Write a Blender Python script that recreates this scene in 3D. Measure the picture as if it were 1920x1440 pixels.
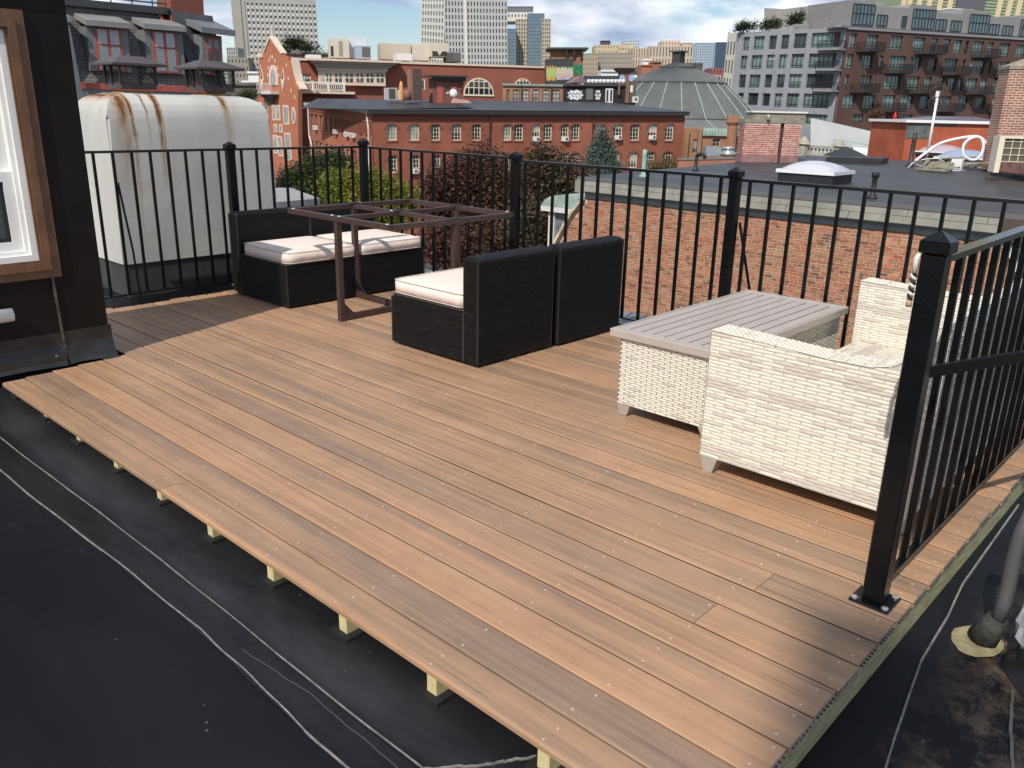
import bpy, bmesh, math, random
from mathutils import Vector, Matrix
R = math.radians
rnd = random.Random(7)
for o in list(bpy.data.objects): bpy.data.objects.remove(o)
SC = bpy.context.scene
COL = SC.collection

# ------------------------------------------------------------------ camera
FPX, ROLL, PITCH, YAW = 1563.2, 0.02269, 0.31829, 0.74231
CAM = Vector((-1.2195, 0.0, 1.4308))
_f = Vector((math.cos(YAW)*math.cos(PITCH), math.sin(YAW)*math.cos(PITCH), -math.sin(PITCH)))
_r = Vector((math.sin(YAW), -math.cos(YAW), 0)); _u = _r.cross(_f)
CR = _r*math.cos(ROLL) + _u*math.sin(ROLL)
CU = -_r*math.sin(ROLL) + _u*math.cos(ROLL)
CF = _f
cam = bpy.data.cameras.new('camera'); camo = bpy.data.objects.new('camera', cam); COL.objects.link(camo)
cam.sensor_fit = 'HORIZONTAL'; cam.sensor_width = 36; cam.lens = FPX/1920*36
cam.clip_start = 0.05; cam.clip_end = 6000
camo.matrix_world = Matrix(((CR.x, CU.x, -CF.x, CAM.x), (CR.y, CU.y, -CF.y, CAM.y), (CR.z, CU.z, -CF.z, CAM.z), (0, 0, 0, 1)))
SC.camera = camo

# ------------------------------------------------------------------ sky, sun, exposure
SUN_EL = R(47); TO_SUN = Vector((-0.958, -0.287, 0)).normalized()*math.cos(SUN_EL) + Vector((0, 0, math.sin(SUN_EL)))
W = bpy.data.worlds.new('World'); SC.world = W; W.use_nodes = True
def world():
    nt = W.node_tree; nt.nodes.clear(); N = nt.nodes.new; L = nt.links.new
    out = N('ShaderNodeOutputWorld'); bg = N('ShaderNodeBackground'); bg.inputs['Strength'].default_value = 0.105
    sky = N('ShaderNodeTexSky'); sky.sky_type = 'NISHITA'; sky.sun_disc = False
    sky.sun_elevation = SUN_EL; sky.sun_rotation = math.atan2(TO_SUN.x, TO_SUN.y)
    sky.air_density = 1.0; sky.dust_density = 0.25; sky.ozone_density = 3.0
    tc = N('ShaderNodeTexCoord'); mp = N('ShaderNodeMapping'); mp.inputs['Scale'].default_value = (1, 1, 3.0)
    mp.inputs['Location'].default_value = (0.63, 0.35, 0.1)
    L(tc.outputs['Generated'], mp.inputs['Vector'])
    n1 = N('ShaderNodeTexNoise'); n1.inputs['Scale'].default_value = 4.6; n1.inputs['Detail'].default_value = 9; n1.inputs['Roughness'].default_value = 0.58
    n1.inputs['Distortion'].default_value = 0.25
    n2 = N('ShaderNodeTexNoise'); n2.inputs['Scale'].default_value = 6.5; n2.inputs['Detail'].default_value = 7
    mp2 = N('ShaderNodeMapping'); mp2.inputs['Scale'].default_value = (1, 1, 2.6); mp2.inputs['Location'].default_value = (4.2, 1.3, 2.2)
    L(tc.outputs['Generated'], mp2.inputs['Vector']); L(mp.outputs[0], n1.inputs['Vector']); L(mp2.outputs[0], n2.inputs['Vector'])
    r1 = N('ShaderNodeValToRGB'); r1.color_ramp.elements[0].position = 0.45; r1.color_ramp.elements[1].position = 0.56
    r2 = N('ShaderNodeValToRGB'); r2.color_ramp.elements[0].position = 0.40; r2.color_ramp.elements[1].position = 0.60
    r2.color_ramp.elements[0].color = (3.6, 4.6, 6.6, 1); r2.color_ramp.elements[1].color = (10.6, 10.7, 11.0, 1)
    L(n1.outputs['Fac'], r1.inputs[0]); L(n2.outputs['Fac'], r2.inputs[0])
    mx = N('ShaderNodeMix'); mx.data_type = 'RGBA'
    L(r1.outputs[0], mx.inputs['Factor']); L(sky.outputs[0], mx.inputs['A']); L(r2.outputs[0], mx.inputs['B'])
    L(mx.outputs['Result'], bg.inputs['Color']); L(bg.outputs[0], out.inputs[0])
world()
sun = bpy.data.lights.new('sun', 'SUN'); sun.energy = 4.3; sun.angle = R(0.53); sun.color = (1.0, 0.94, 0.84)
suno = bpy.data.objects.new('sun', sun); COL.objects.link(suno)
suno.rotation_euler = TO_SUN.to_track_quat('Z', 'Y').to_euler()
vs = SC.view_settings; vs.view_transform = 'Standard'; vs.look = 'None'; vs.gamma = 1; vs.exposure = 0.0; vs.use_curve_mapping = False

# ------------------------------------------------------------------ helpers
def ray(p): return CR*(p[0]-960) - CU*(p[1]-720) + CF*FPX
def D(p, d): return CAM + ray(p)*(d/FPX)                     # point seen at a pixel, d metres deep
def AX(p, x): r_ = ray(p); return CAM + r_*((x-CAM.x)/r_.x)
def AY(p, y): r_ = ray(p); return CAM + r_*((y-CAM.y)/r_.y)
def AZ(p, z): r_ = ray(p); return CAM + r_*((z-CAM.z)/r_.z)
WM = {}
def tag(o, label=None, cat=None, group=None, kind=None):
    if label: o['label'] = label
    if cat: o['category'] = cat
    if group: o['group'] = group
    if kind: o['kind'] = kind
    return o
def thing(name, label, cat, loc=(0, 0, 0), rz=0, group=None, mat=None):
    o = bpy.data.objects.new(name, None); COL.objects.link(o); o.empty_display_size = 0.1
    m = mat if mat is not None else Matrix.Translation(Vector(loc)) @ Matrix.Rotation(rz, 4, 'Z')
    o.matrix_world = m; WM[o.name] = m
    return tag(o, label, cat, group)
class MB:
    def __init__(s): s.v = []; s.f = []; s.m = []; s.i = 0
    def add(s, vs_, fs):
        b = len(s.v); s.v += [tuple(x) for x in vs_]
        for f in fs: s.f.append([b+i for i in f]); s.m.append(s.i)
        return s
    def box(s, x0, x1, y0, y1, z0, z1):
        return s.add([(x0, y0, z0), (x1, y0, z0), (x1, y1, z0), (x0, y1, z0), (x0, y0, z1), (x1, y0, z1), (x1, y1, z1), (x0, y1, z1)],
                     [(0, 3, 2, 1), (4, 5, 6, 7), (0, 1, 5, 4), (1, 2, 6, 5), (2, 3, 7, 6), (3, 0, 4, 7)])
    def bbox(s, x0, x1, y0, y1, z0, z1, b):                  # box with chamfered edges
        vs_ = []; 
        for (xx, xi) in ((x0, x0+b), (x1, x1-b)):
            for (yy, yi) in ((y0, y0+b), (y1, y1-b)):
                for (zz, zi) in ((z0, z0+b), (z1, z1-b)):
                    vs_ += [(xx, yi, zi), (xi, yy, zi), (xi, yi, zz)]
        bm = bmesh.new()
        for p in vs_: bm.verts.new(p)
        bmesh.ops.convex_hull(bm, input=bm.verts)
        bmesh.ops.dissolve_limit(bm, angle_limit=0.01, verts=bm.verts, edges=bm.edges)
        bm.verts.index_update()
        s.add([v.co[:] for v in bm.verts], [[v.index for v in f.verts] for f in bm.faces]); bm.free(); return s
    def quad(s, a, b, c, d): return s.add([a, b, c, d], [(0, 1, 2, 3)])
    def poly(s, pts): return s.add(pts, [list(range(len(pts)))])
    def prism(s, pts, vec):                                   # polygon pts extruded by vec
        n = len(pts); v = Vector(vec); p2 = [Vector(p)+v for p in pts]
        return s.add(list(pts)+p2, [list(range(n))[::-1], list(range(n, 2*n))]+[(i, (i+1) % n, n+(i+1) % n, n+i) for i in range(n)])
    def bar(s, a, b, w, h=None, up=(0, 0, 1)):                # rectangular bar from a to b
        h = h or w; a = Vector(a); b = Vector(b); d = (b-a).normalized(); upv = Vector(up)
        if abs(d.dot(upv)) > 0.98: upv = Vector((1, 0, 0))
        sx = d.cross(upv).normalized(); sz = sx.cross(d)
        vs_ = []
        for p in (a, b):
            for (i, j) in ((-1, -1), (1, -1), (1, 1), (-1, 1)): vs_.append(p+sx*(i*w/2)+sz*(j*h/2))
        return s.add(vs_, [(0, 3, 2, 1), (4, 5, 6, 7), (0, 1, 5, 4), (1, 2, 6, 5), (2, 3, 7, 6), (3, 0, 4, 7)])
    def tube(s, pts, r, n=8, cap=True):
        pts = [Vector(p) for p in pts]; rs = r if isinstance(r, (list, tuple)) else [r]*len(pts); rings = []
        prev = None
        for k, p in enumerate(pts):
            d = (pts[min(k+1, len(pts)-1)]-pts[max(k-1, 0)]).normalized()
            ref = prev if prev is not None else (Vector((0, 0, 1)) if abs(d.z) < 0.9 else Vector((1, 0, 0)))
            x = (ref-d*ref.dot(d)).normalized(); y = d.cross(x); prev = x
            rings.append([p+(x*math.cos(2*math.pi*i/n)+y*math.sin(2*math.pi*i/n))*rs[k] for i in range(n)])
        vs_ = [q for g in rings for q in g]; fs = []
        for k in range(len(pts)-1):
            for i in range(n): fs.append((k*n+i, k*n+(i+1) % n, (k+1)*n+(i+1) % n, (k+1)*n+i))
        if cap: fs += [list(range(n))[::-1], list(range((len(pts)-1)*n, len(pts)*n))]
        return s.add(vs_, fs)
    def lathe(s, prof, c=(0, 0, 0), n=16, a0=0):
        c = Vector(c); vs_ = []; fs = []
        for (r_, z) in prof:
            for i in range(n): a = a0+2*math.pi*i/n; vs_.append((c.x+r_*math.cos(a), c.y+r_*math.sin(a), c.z+z))
        for k in range(len(prof)-1):
            for i in range(n): fs.append((k*n+i, k*n+(i+1) % n, (k+1)*n+(i+1) % n, (k+1)*n+i))
        fs += [list(range(n))[::-1], list(range((len(prof)-1)*n, len(prof)*n))]
        return s.add(vs_, fs)
    def build(s, name, mat, parent=None, smooth=False, world=False, kind=None, label=None):
        me = bpy.data.meshes.new(name); vs_ = s.v
        if world and parent is not None:
            im = WM[parent.name].inverted(); vs_ = [im @ Vector(p) for p in vs_]
        me.from_pydata([tuple(p) for p in vs_], [], s.f)
        mats = mat if isinstance(mat, (list, tuple)) else [mat]
        for m_ in mats: me.materials.append(m_)
        if len(mats) > 1: me.polygons.foreach_set('material_index', s.m)
        if smooth: me.polygons.foreach_set('use_smooth', [True]*len(me.polygons))
        o = bpy.data.objects.new(name, me); COL.objects.link(o)
        if parent is not None: o.parent = parent; WM[o.name] = WM[parent.name]
        else: WM[o.name] = Matrix.Identity(4)
        if kind: o['kind'] = kind
        if label: o['label'] = label
        return o
def B(*a): return MB().box(*a)

# ------------------------------------------------------------------ materials
MATS = {}
def mat(name, col, rough=0.6, metal=0.0, var=0.0, vscale=6.0, bump=0.0, bscale=40.0, col2=None, spec=0.5, stretch=None, rand=0.0, coat=0.0, detail=5):
    if name in MATS: return MATS[name]
    m = bpy.data.materials.new(name); m.use_nodes = True; nt = m.node_tree; N = nt.nodes.new; L = nt.links.new
    p = nt.nodes['Principled BSDF']; p.inputs['Base Color'].default_value = (*col, 1); p.inputs['Roughness'].default_value = rough
    p.inputs['Metallic'].default_value = metal; p.inputs['Specular IOR Level'].default_value = spec
    if coat: p.inputs['Coat Weight'].default_value = coat; p.inputs['Coat Roughness'].default_value = 0.15
    tc = N('ShaderNodeTexCoord'); src = tc.outputs['Object']
    if stretch:
        mp = N('ShaderNodeMapping'); mp.inputs['Scale'].default_value = stretch; L(src, mp.inputs['Vector']); src = mp.outputs[0]
    last = None
    if var or col2:
        n = N('ShaderNodeTexNoise'); n.inputs['Scale'].default_value = vscale; n.inputs['Detail'].default_value = detail; n.inputs['Roughness'].default_value = 0.62
        L(src, n.inputs['Vector'])
        rp = N('ShaderNodeValToRGB'); rp.color_ramp.elements[0].position = 0.3; rp.color_ramp.elements[1].position = 0.7
        c2 = col2 if col2 else tuple(min(1, c*(1+var)) for c in col); c1 = col if col2 else tuple(c*(1-var) for c in col)
        rp.color_ramp.elements[0].color = (*c1, 1); rp.color_ramp.elements[1].color = (*c2, 1)
        L(n.outputs['Fac'], rp.inputs[0]); last = rp.outputs[0]
    if rand:
        oi = N('ShaderNodeObjectInfo'); hs = N('ShaderNodeHueSaturation'); mr = N('ShaderNodeMapRange')
        mr.inputs['To Min'].default_value = 1-rand; mr.inputs['To Max'].default_value = 1+rand
        L(oi.outputs['Random'], mr.inputs['Value']); L(mr.outputs[0], hs.inputs['Value'])
        if last: L(last, hs.inputs['Color'])
        else: hs.inputs['Color'].default_value = (*col, 1)
        last = hs.outputs[0]
    if last: L(last, p.inputs['Base Color'])
    if bump:
        nb = N('ShaderNodeTexNoise'); nb.inputs['Scale'].default_value = bscale; nb.inputs['Detail'].default_value = 4; L(src, nb.inputs['Vector'])
        bp = N('ShaderNodeBump'); bp.inputs['Strength'].default_value = bump; bp.inputs['Distance'].default_value = 0.01
        L(nb.outputs['Fac'], bp.inputs['Height']); L(bp.outputs[0], p.inputs['Normal'])
    MATS[name] = m; return m
def mat_brick(name, c1, c2, mortar, bw=0.213, bh=0.0677, ms=0.008, var=0.25, big=0.35, dirt=0.0):
    """far brickwork: courses along the facade's own axes (object x+y, z)"""
    if name in MATS: return MATS[name]
    m = bpy.data.materials.new(name); m.use_nodes = True; nt = m.node_tree; N = nt.nodes.new; L = nt.links.new
    p = nt.nodes['Principled BSDF']; p.inputs['Roughness'].default_value = 0.85; p.inputs['Specular IOR Level'].default_value = 0.25
    tc = N('ShaderNodeTexCoord'); sx = N('ShaderNodeSeparateXYZ'); L(tc.outputs['Object'], sx.inputs[0])
    ad = N('ShaderNodeMath'); L(sx.outputs[0], ad.inputs[0]); L(sx.outputs[1], ad.inputs[1])
    cb = N('ShaderNodeCombineXYZ'); L(ad.outputs[0], cb.inputs[0]); L(sx.outputs[2], cb.inputs[1])
    b = N('ShaderNodeTexBrick'); b.inputs['Scale'].default_value = 1; b.inputs['Brick Width'].default_value = bw; b.inputs['Row Height'].default_value = bh
    b.inputs['Mortar Size'].default_value = ms; b.inputs['Color1'].default_value = (*c1, 1); b.inputs['Color2'].default_value = (*c2, 1); b.inputs['Mortar'].default_value = (*mortar, 1)
    L(cb.outputs[0], b.inputs['Vector'])
    n = N('ShaderNodeTexNoise'); n.inputs['Scale'].default_value = big; n.inputs['Detail'].default_value = 6; L(tc.outputs['Object'], n.inputs['Vector'])
    mr = N('ShaderNodeMapRange'); mr.inputs['From Min'].default_value = 0.3; mr.inputs['From Max'].default_value = 0.7
    mr.inputs['To Min'].default_value = 1-var; mr.inputs['To Max'].default_value = 1+var
    hs = N('ShaderNodeHueSaturation'); L(n.outputs['Fac'], mr.inputs[0]); L(mr.outputs[0], hs.inputs['Value']); L(b.outputs['Color'], hs.inputs['Color'])
    L(hs.outputs[0], p.inputs['Base Color'])
    bp = N('ShaderNodeBump'); bp.invert = True; bp.inputs['Strength'].default_value = 0.5; bp.inputs['Distance'].default_value = 0.01
    L(b.outputs['Fac'], bp.inputs['Height']); L(bp.outputs[0], p.inputs['Normal'])
    MATS[name] = m; return m
def mat_glass(name, col=(0.02, 0.03, 0.035), rough=0.06, var=0.5, vs_=0.6, spec=0.8):
    return mat(name, col, rough=rough, var=var, vscale=vs_, spec=spec, detail=2)
# ------------------------------------------------------------------ our own roof
def zr(x, y):
    z = -0.118 + 0.02*max(0, y-1.9)
    if y < 0.55: z -= 0.16*(0.55-y)
    return z
def m_epdm():
    m = mat('epdm', (0.016, 0.017, 0.02), rough=0.42, bump=0.10, bscale=2.2)
    nt = m.node_tree; N = nt.nodes.new; L = nt.links.new; p = nt.nodes['Principled BSDF']
    tc = N('ShaderNodeTexCoord')
    def noise(sc, det=6, stretch=None, rough=0.6):
        n = N('ShaderNodeTexNoise'); n.inputs['Scale'].default_value = sc; n.inputs['Detail'].default_value = det; n.inputs['Roughness'].default_value = rough
        if stretch:
            mp = N('ShaderNodeMapping'); mp.inputs['Scale'].default_value = stretch; L(tc.outputs['Object'], mp.inputs[0]); L(mp.outputs[0], n.inputs[0])
        else: L(tc.outputs['Object'], n.inputs[0])
        return n.outputs['Fac']
    def ramp(fac, a, b, c1, c2):
        r_ = N('ShaderNodeValToRGB'); r_.color_ramp.elements[0].position = a; r_.color_ramp.elements[1].position = b
        r_.color_ramp.elements[0].color = (*c1, 1); r_.color_ramp.elements[1].color = (*c2, 1); L(fac, r_.inputs[0]); return r_.outputs[0]
    base = ramp(noise(1.1, 7, (1.2, 0.5, 1), 0.5), 0.40, 0.72, (0.0055, 0.0062, 0.0085), (0.014, 0.0148, 0.0175))
    dust = ramp(noise(9, 8, (3.0, 0.4, 1), 0.7), 0.62, 0.85, (0, 0, 0), (0.7, 0.7, 0.7))
    mx = N('ShaderNodeMix'); mx.data_type = 'RGBA'; L(dust, mx.inputs['Factor']); L(base, mx.inputs['A']); mx.inputs['B'].default_value = (0.06, 0.058, 0.055, 1)
    vor = N('ShaderNodeTexVoronoi'); vor.inputs['Scale'].default_value = 16; L(tc.outputs['Object'], vor.inputs['Vector'])
    sp = ramp(vor.outputs['Distance'], 0.05, 0.09, (1, 1, 1), (0, 0, 0)); msk = ramp(noise(2.2), 0.5, 0.62, (0, 0, 0), (0.7, 0.7, 0.7))
    mu = N('ShaderNodeMath'); mu.operation = 'MULTIPLY'; L(sp, mu.inputs[0]); L(msk, mu.inputs[1])
    mx2 = N('ShaderNodeMix'); mx2.data_type = 'RGBA'; L(mu.outputs[0], mx2.inputs['Factor']); L(mx.outputs['Result'], mx2.inputs['A']); mx2.inputs['B'].default_value = (0.2, 0.18, 0.15, 1)
    sx0 = N('ShaderNodeSeparateXYZ'); L(tc.outputs['Object'], sx0.inputs[0])
    # grey dust trodden into the strip along the deck edge
    mb1 = N('ShaderNodeMapRange'); mb1.inputs['From Min'].default_value = -0.17; mb1.inputs['From Max'].default_value = -0.11; L(sx0.outputs[0], mb1.inputs[0])
    mb2 = N('ShaderNodeMapRange'); mb2.inputs['From Min'].default_value = 0.12; mb2.inputs['From Max'].default_value = -0.04; L(sx0.outputs[0], mb2.inputs[0])
    dn = ramp(noise(2.4, 8, (1.6, 0.45, 1), 0.66), 0.32, 0.70, (0, 0, 0), (0.85, 0.85, 0.85))
    q1 = N('ShaderNodeMath'); q1.operation = 'MULTIPLY'; L(mb1.outputs[0], q1.inputs[0]); L(mb2.outputs[0], q1.inputs[1])
    q2 = N('ShaderNodeMath'); q2.operation = 'MULTIPLY'; L(q1.outputs[0], q2.inputs[0]); L(dn, q2.inputs[1])
    mxd = N('ShaderNodeMix'); mxd.data_type = 'RGBA'; L(q2.outputs[0], mxd.inputs['Factor']); L(mx2.outputs['Result'], mxd.inputs['A']); mxd.inputs['B'].default_value = (0.05, 0.0515, 0.056, 1); mx2 = mxd
    # rusty silt washed over the low side, away from the deck
    sx = N('ShaderNodeSeparateXYZ'); L(tc.outputs['Object'], sx.inputs[0])
    mr = N('ShaderNodeMapRange'); mr.inputs['From Min'].default_value = 0.5; mr.inputs['From Max'].default_value = 0.28; L(sx.outputs[1], mr.inputs[0])
    silt = ramp(noise(9, 10, None, 0.78), 0.46, 0.66, (0, 0, 0), (1, 1, 1)); mu2 = N('ShaderNodeMath'); mu2.operation = 'MULTIPLY'; L(silt, mu2.inputs[0]); L(mr.outputs[0], mu2.inputs[1])
    mx3 = N('ShaderNodeMix'); mx3.data_type = 'RGBA'; L(mu2.outputs[0], mx3.inputs['Factor']); L(mx2.outputs['Result'], mx3.inputs['A']); mx3.inputs['B'].default_value = (0.24, 0.155, 0.10, 1)
    L(mx3.outputs['Result'], p.inputs['Base Color'])
    rr = ramp(noise(2.5), 0.3, 0.7, (0.42, 0.42, 0.42), (0.65, 0.65, 0.65)); L(rr, p.inputs['Roughness'])
    return m
EPDM = m_epdm(); EPDM.node_tree.nodes['Principled BSDF'].inputs['Specular IOR Level'].default_value = 0.2
def roof():
    b = MB(); nx, ny = 60, 90; x0, x1, y0, y1 = -5.0, 3.75, -4.0, 7.9; rr = random.Random(3)
    for j in range(ny+1):
        for i in range(nx+1):
            x = x0+(x1-x0)*i/nx; y = y0+(y1-y0)*j/ny
            b.v.append((x, y, zr(x, y)+rr.uniform(-1, 1)*0.0006))
    for j in range(ny):
        for i in range(nx):
            k = j*(nx+1)+i; b.f.append([k, k+1, k+nx+2, k+nx+1]); b.m.append(0)
    o = b.build('flat_roof', EPDM, smooth=True, kind='structure')
    seam = mat('seam_edge', (0.20, 0.195, 0.17), rough=0.7, var=0.45, vscale=30)
    sheet = mat('membrane_lap', (0.011, 0.011, 0.012), rough=0.4, spec=0.3, var=0.5, vscale=5, stretch=(3, .6, 1), bump=0.5, bscale=5)
    def path(pts, n=60, amp=0.003):
        out = []; rr2 = random.Random(len(pts)*7+int(abs(pts[0][0])*100)); ph = rr2.uniform(0, 6)
        for k in range(n+1):
            t = k/n*(len(pts)-1); i = min(int(t), len(pts)-2); f_ = t-i
            x = pts[i][0]*(1-f_)+pts[i+1][0]*f_; y = pts[i][1]*(1-f_)+pts[i+1][1]*f_
            x += amp*math.sin(ph+k*0.55)+amp*0.6*math.sin(k*1.3)
            out.append((x, y))
        return out
    def strip(name, pts, w, mt, h=0.004, amp=0.003):
        b = MB(); pp = path(pts, amp=amp)
        for k in range(len(pp)-1):
            (xa, ya), (xb, yb) = pp[k], pp[k+1]; d = Vector((xb-xa, yb-ya, 0)).normalized(); nn = Vector((-d.y, d.x, 0))*w/2
            za, zb = zr(xa, ya)+h, zr(xb, yb)+h
            p = [Vector((xa, ya, za))-nn, Vector((xb, yb, zb))-nn, Vector((xb, yb, zb))+nn, Vector((xa, ya, za))+nn]
            b.prism(p, (0, 0, -h-0.01))
        return b.build(name, mt, o)
    strip('membrane_lap', [(-0.25, 6.0), (-0.24, 3.9), (-0.19, 2.3), (-0.21, 1.4), (-0.2, -1.5)], 0.115, sheet, 0.003)
    strip('seam', [(-0.315, 6.0), (-0.30, 3.82), (-0.237, 2.175), (-0.265, 1.42), (-0.25, -1.5)], 0.0042, seam, 0.005)
    strip('seam', [(-0.2, 6.0), (-0.182, 4.2), (-0.14, 2.66), (-0.136, 1.29), (-0.13, -1.5)], 0.0030, seam, 0.0045, 0.0015)
    strip('seam', [(-0.2, 2.0), (-0.172, 1.7), (-0.18, 1.2), (-0.17, 0.0)], 0.0022, mat('seam_dull2', (0.07, 0.072, 0.075), rough=0.6), 0.0045, 0.0015)
    strip('seam', [(-0.136, 1.26), (-0.02, 1.16), (0.03, 1.13), (0.1, 1.08)], 0.0038, seam, 0.006, 0.003)
    strip('seam', [(0.3, 0.37), (0.80, 0.46), (1.2, 0.52), (1.5, 0.535), (1.75, 0.56), (2.6, 0.58)], 0.0055, seam, 0.006, 0.002)
    strip('seam', [(0.6, 0.12), (0.95, 0.205), (1.13, 0.255), (1.3, 0.29)], 0.008, seam, 0.006, 0.003)
    return o
ROOF = roof()
MB().box(-5, 3.74, -4, 7.89, -14, -0.35).build('building_below', mat('below', (0.1, 0.08, 0.07)), kind='structure')
# parapet caps beyond the rails
capm = mat('slate_cap', (0.17, 0.175, 0.19), rough=0.55, var=0.3, vscale=9, bump=0.2)
cap = thing('roof_edge_cap', 'grey slate edge strip along the roof just outside the far rail', 'roof edge', (3.72, 0, -0.1))
for k in range(10):
    y = -0.6+k*0.82
    B(3.66, 4.10, y, y+0.812, -0.10, -0.055).build('slate', capm, cap, world=True)
B(3.62, 3.66, -0.8, 7.6, -0.11, -0.02).build('drip_edge', mat('drip', (0.3, 0.31, 0.33), rough=0.4, metal=0.6), cap, world=True)

# ------------------------------------------------------------------ deck
PB = 0.1445
def m_deck():
    m = bpy.data.materials.new('composite_board'); m.use_nodes = True; nt = m.node_tree; N = nt.nodes.new; L = nt.links.new; p = nt.nodes['Principled BSDF']
    p.inputs['Roughness'].default_value = 0.48; p.inputs['Specular IOR Level'].default_value = 0.4
    tc = N('ShaderNodeTexCoord'); oi = N('ShaderNodeObjectInfo')
    off = N('ShaderNodeVectorMath'); off.operation = 'SCALE'; L(oi.outputs['Random'], off.inputs['Scale']); off.inputs[0].default_value = (31, 57, 11)
    ad = N('ShaderNodeVectorMath'); L(tc.outputs['Object'], ad.inputs[0]); L(off.outputs[0], ad.inputs[1])
    def streak(sx, sy, det, rough=0.6, dist=0.0):
        mp = N('ShaderNodeMapping'); mp.inputs['Scale'].default_value = (sx, sy, 1); L(ad.outputs[0], mp.inputs[0])
        n = N('ShaderNodeTexNoise'); n.inputs['Scale'].default_value = 1; n.inputs['Detail'].default_value = det; n.inputs['Roughness'].default_value = rough; n.inputs['Distortion'].default_value = dist
        L(mp.outputs[0], n.inputs[0]); return n.outputs['Fac']
    def ramp(fac, pts):
        r_ = N('ShaderNodeValToRGB'); e = r_.color_ramp.elements
        while len(e) < len(pts): e.new(0.5)
        for k, (ps, c) in enumerate(pts): e[k].position = ps; e[k].color = (*c, 1)
        L(fac, r_.inputs[0]); return r_.outputs[0]
    A = ramp(streak(48, 1.1, 6, 0.65), [(0.26, (0.29, 0.165, 0.096)), (0.5, (0.425, 0.248, 0.142)), (0.74, (0.48, 0.285, 0.168))])
    G = ramp(streak(55, 1.3, 6, 0.65), [(0.3, (0.205, 0.14, 0.098)), (0.7, (0.34, 0.228, 0.152))])
    # how grey each board is
    f1 = N('ShaderNodeMath'); f1.operation = 'MULTIPLY_ADD'; L(oi.outputs['Random'], f1.inputs[0]); f1.inputs[1].default_value = 0.34; f1.inputs[2].default_value = -0.20
    f2 = N('ShaderNodeMath'); L(streak(14, 0.5, 5, 0.6, 0.3), f2.inputs[0]); L(f1.outputs[0], f2.inputs[1])
    fr = ramp(f2.outputs[0], [(0.40, (0, 0, 0)), (0.66, (1, 1, 1))])
    mx = N('ShaderNodeMix'); mx.data_type = 'RGBA'; L(fr, mx.inputs['Factor']); L(A, mx.inputs['A']); L(G, mx.inputs['B'])
    dk = ramp(streak(85, 1.5, 6, 0.7), [(0.585, (0, 0, 0)), (0.72, (0.75, 0.75, 0.75))])
    mx2 = N('ShaderNodeMix'); mx2.data_type = 'RGBA'; L(dk, mx2.inputs['Factor']); L(mx.outputs['Result'], mx2.inputs['A']); mx2.inputs['B'].default_value = (0.12, 0.08, 0.058, 1)
    # foot dirt and pale scuffs that ignore the board ends
    nd = N('ShaderNodeTexNoise'); nd.inputs['Scale'].default_value = 2.3; nd.inputs['Detail'].default_value = 9; nd.inputs['Roughness'].default_value = 0.7; L(tc.outputs['Object'], nd.inputs[0])
    md = N('ShaderNodeMapRange'); md.inputs['From Min'].default_value = 0.3; md.inputs['From Max'].default_value = 0.7; md.inputs['To Min'].default_value = 0.86; md.inputs['To Max'].default_value = 1.12; L(nd.outputs['Fac'], md.inputs[0])
    hs = N('ShaderNodeHueSaturation'); L(md.outputs[0], hs.inputs['Value']); L(mx2.outputs['Result'], hs.inputs['Color'])
    vo = N('ShaderNodeTexVoronoi'); vo.inputs['Scale'].default_value = 9; L(tc.outputs['Object'], vo.inputs['Vector'])
    sp = ramp(vo.outputs['Distance'], [(0.018, (0.8, 0.8, 0.8)), (0.03, (0, 0, 0))]); mx3 = N('ShaderNodeMix'); mx3.data_type = 'RGBA'; L(sp, mx3.inputs['Factor']); L(hs.outputs[0], mx3.inputs['A']); mx3.inputs['B'].default_value = (0.5, 0.42, 0.32, 1)
    L(mx3.outputs['Result'], p.inputs['Base Color'])
    fine = streak(320, 6, 3); bp = N('ShaderNodeBump'); bp.inputs['Strength'].default_value = 0.28; bp.inputs['Distance'].default_value = 0.002
    L(fine, bp.inputs['Height']); L(bp.outputs[0], p.inputs['Normal'])
    rg = ramp(fr, [(0, (0.5, 0.5, 0.5)), (1, (0.4, 0.4, 0.4))]); L(rg, p.inputs['Roughness'])
    return m
DECKM = m_deck()
lumber = mat('treated_lumber', (0.50, 0.43, 0.21), rough=0.75, var=0.3, vscale=7, stretch=(1, 6, 6), col2=(0.64, 0.55, 0.30))
endm = mat('board_core', (0.30, 0.26, 0.21), rough=0.8, var=0.3, vscale=40)
deck = thing('roof_deck', 'brown composite roof deck on low wooden joists', 'deck', (0, 0.6, 0))
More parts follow.
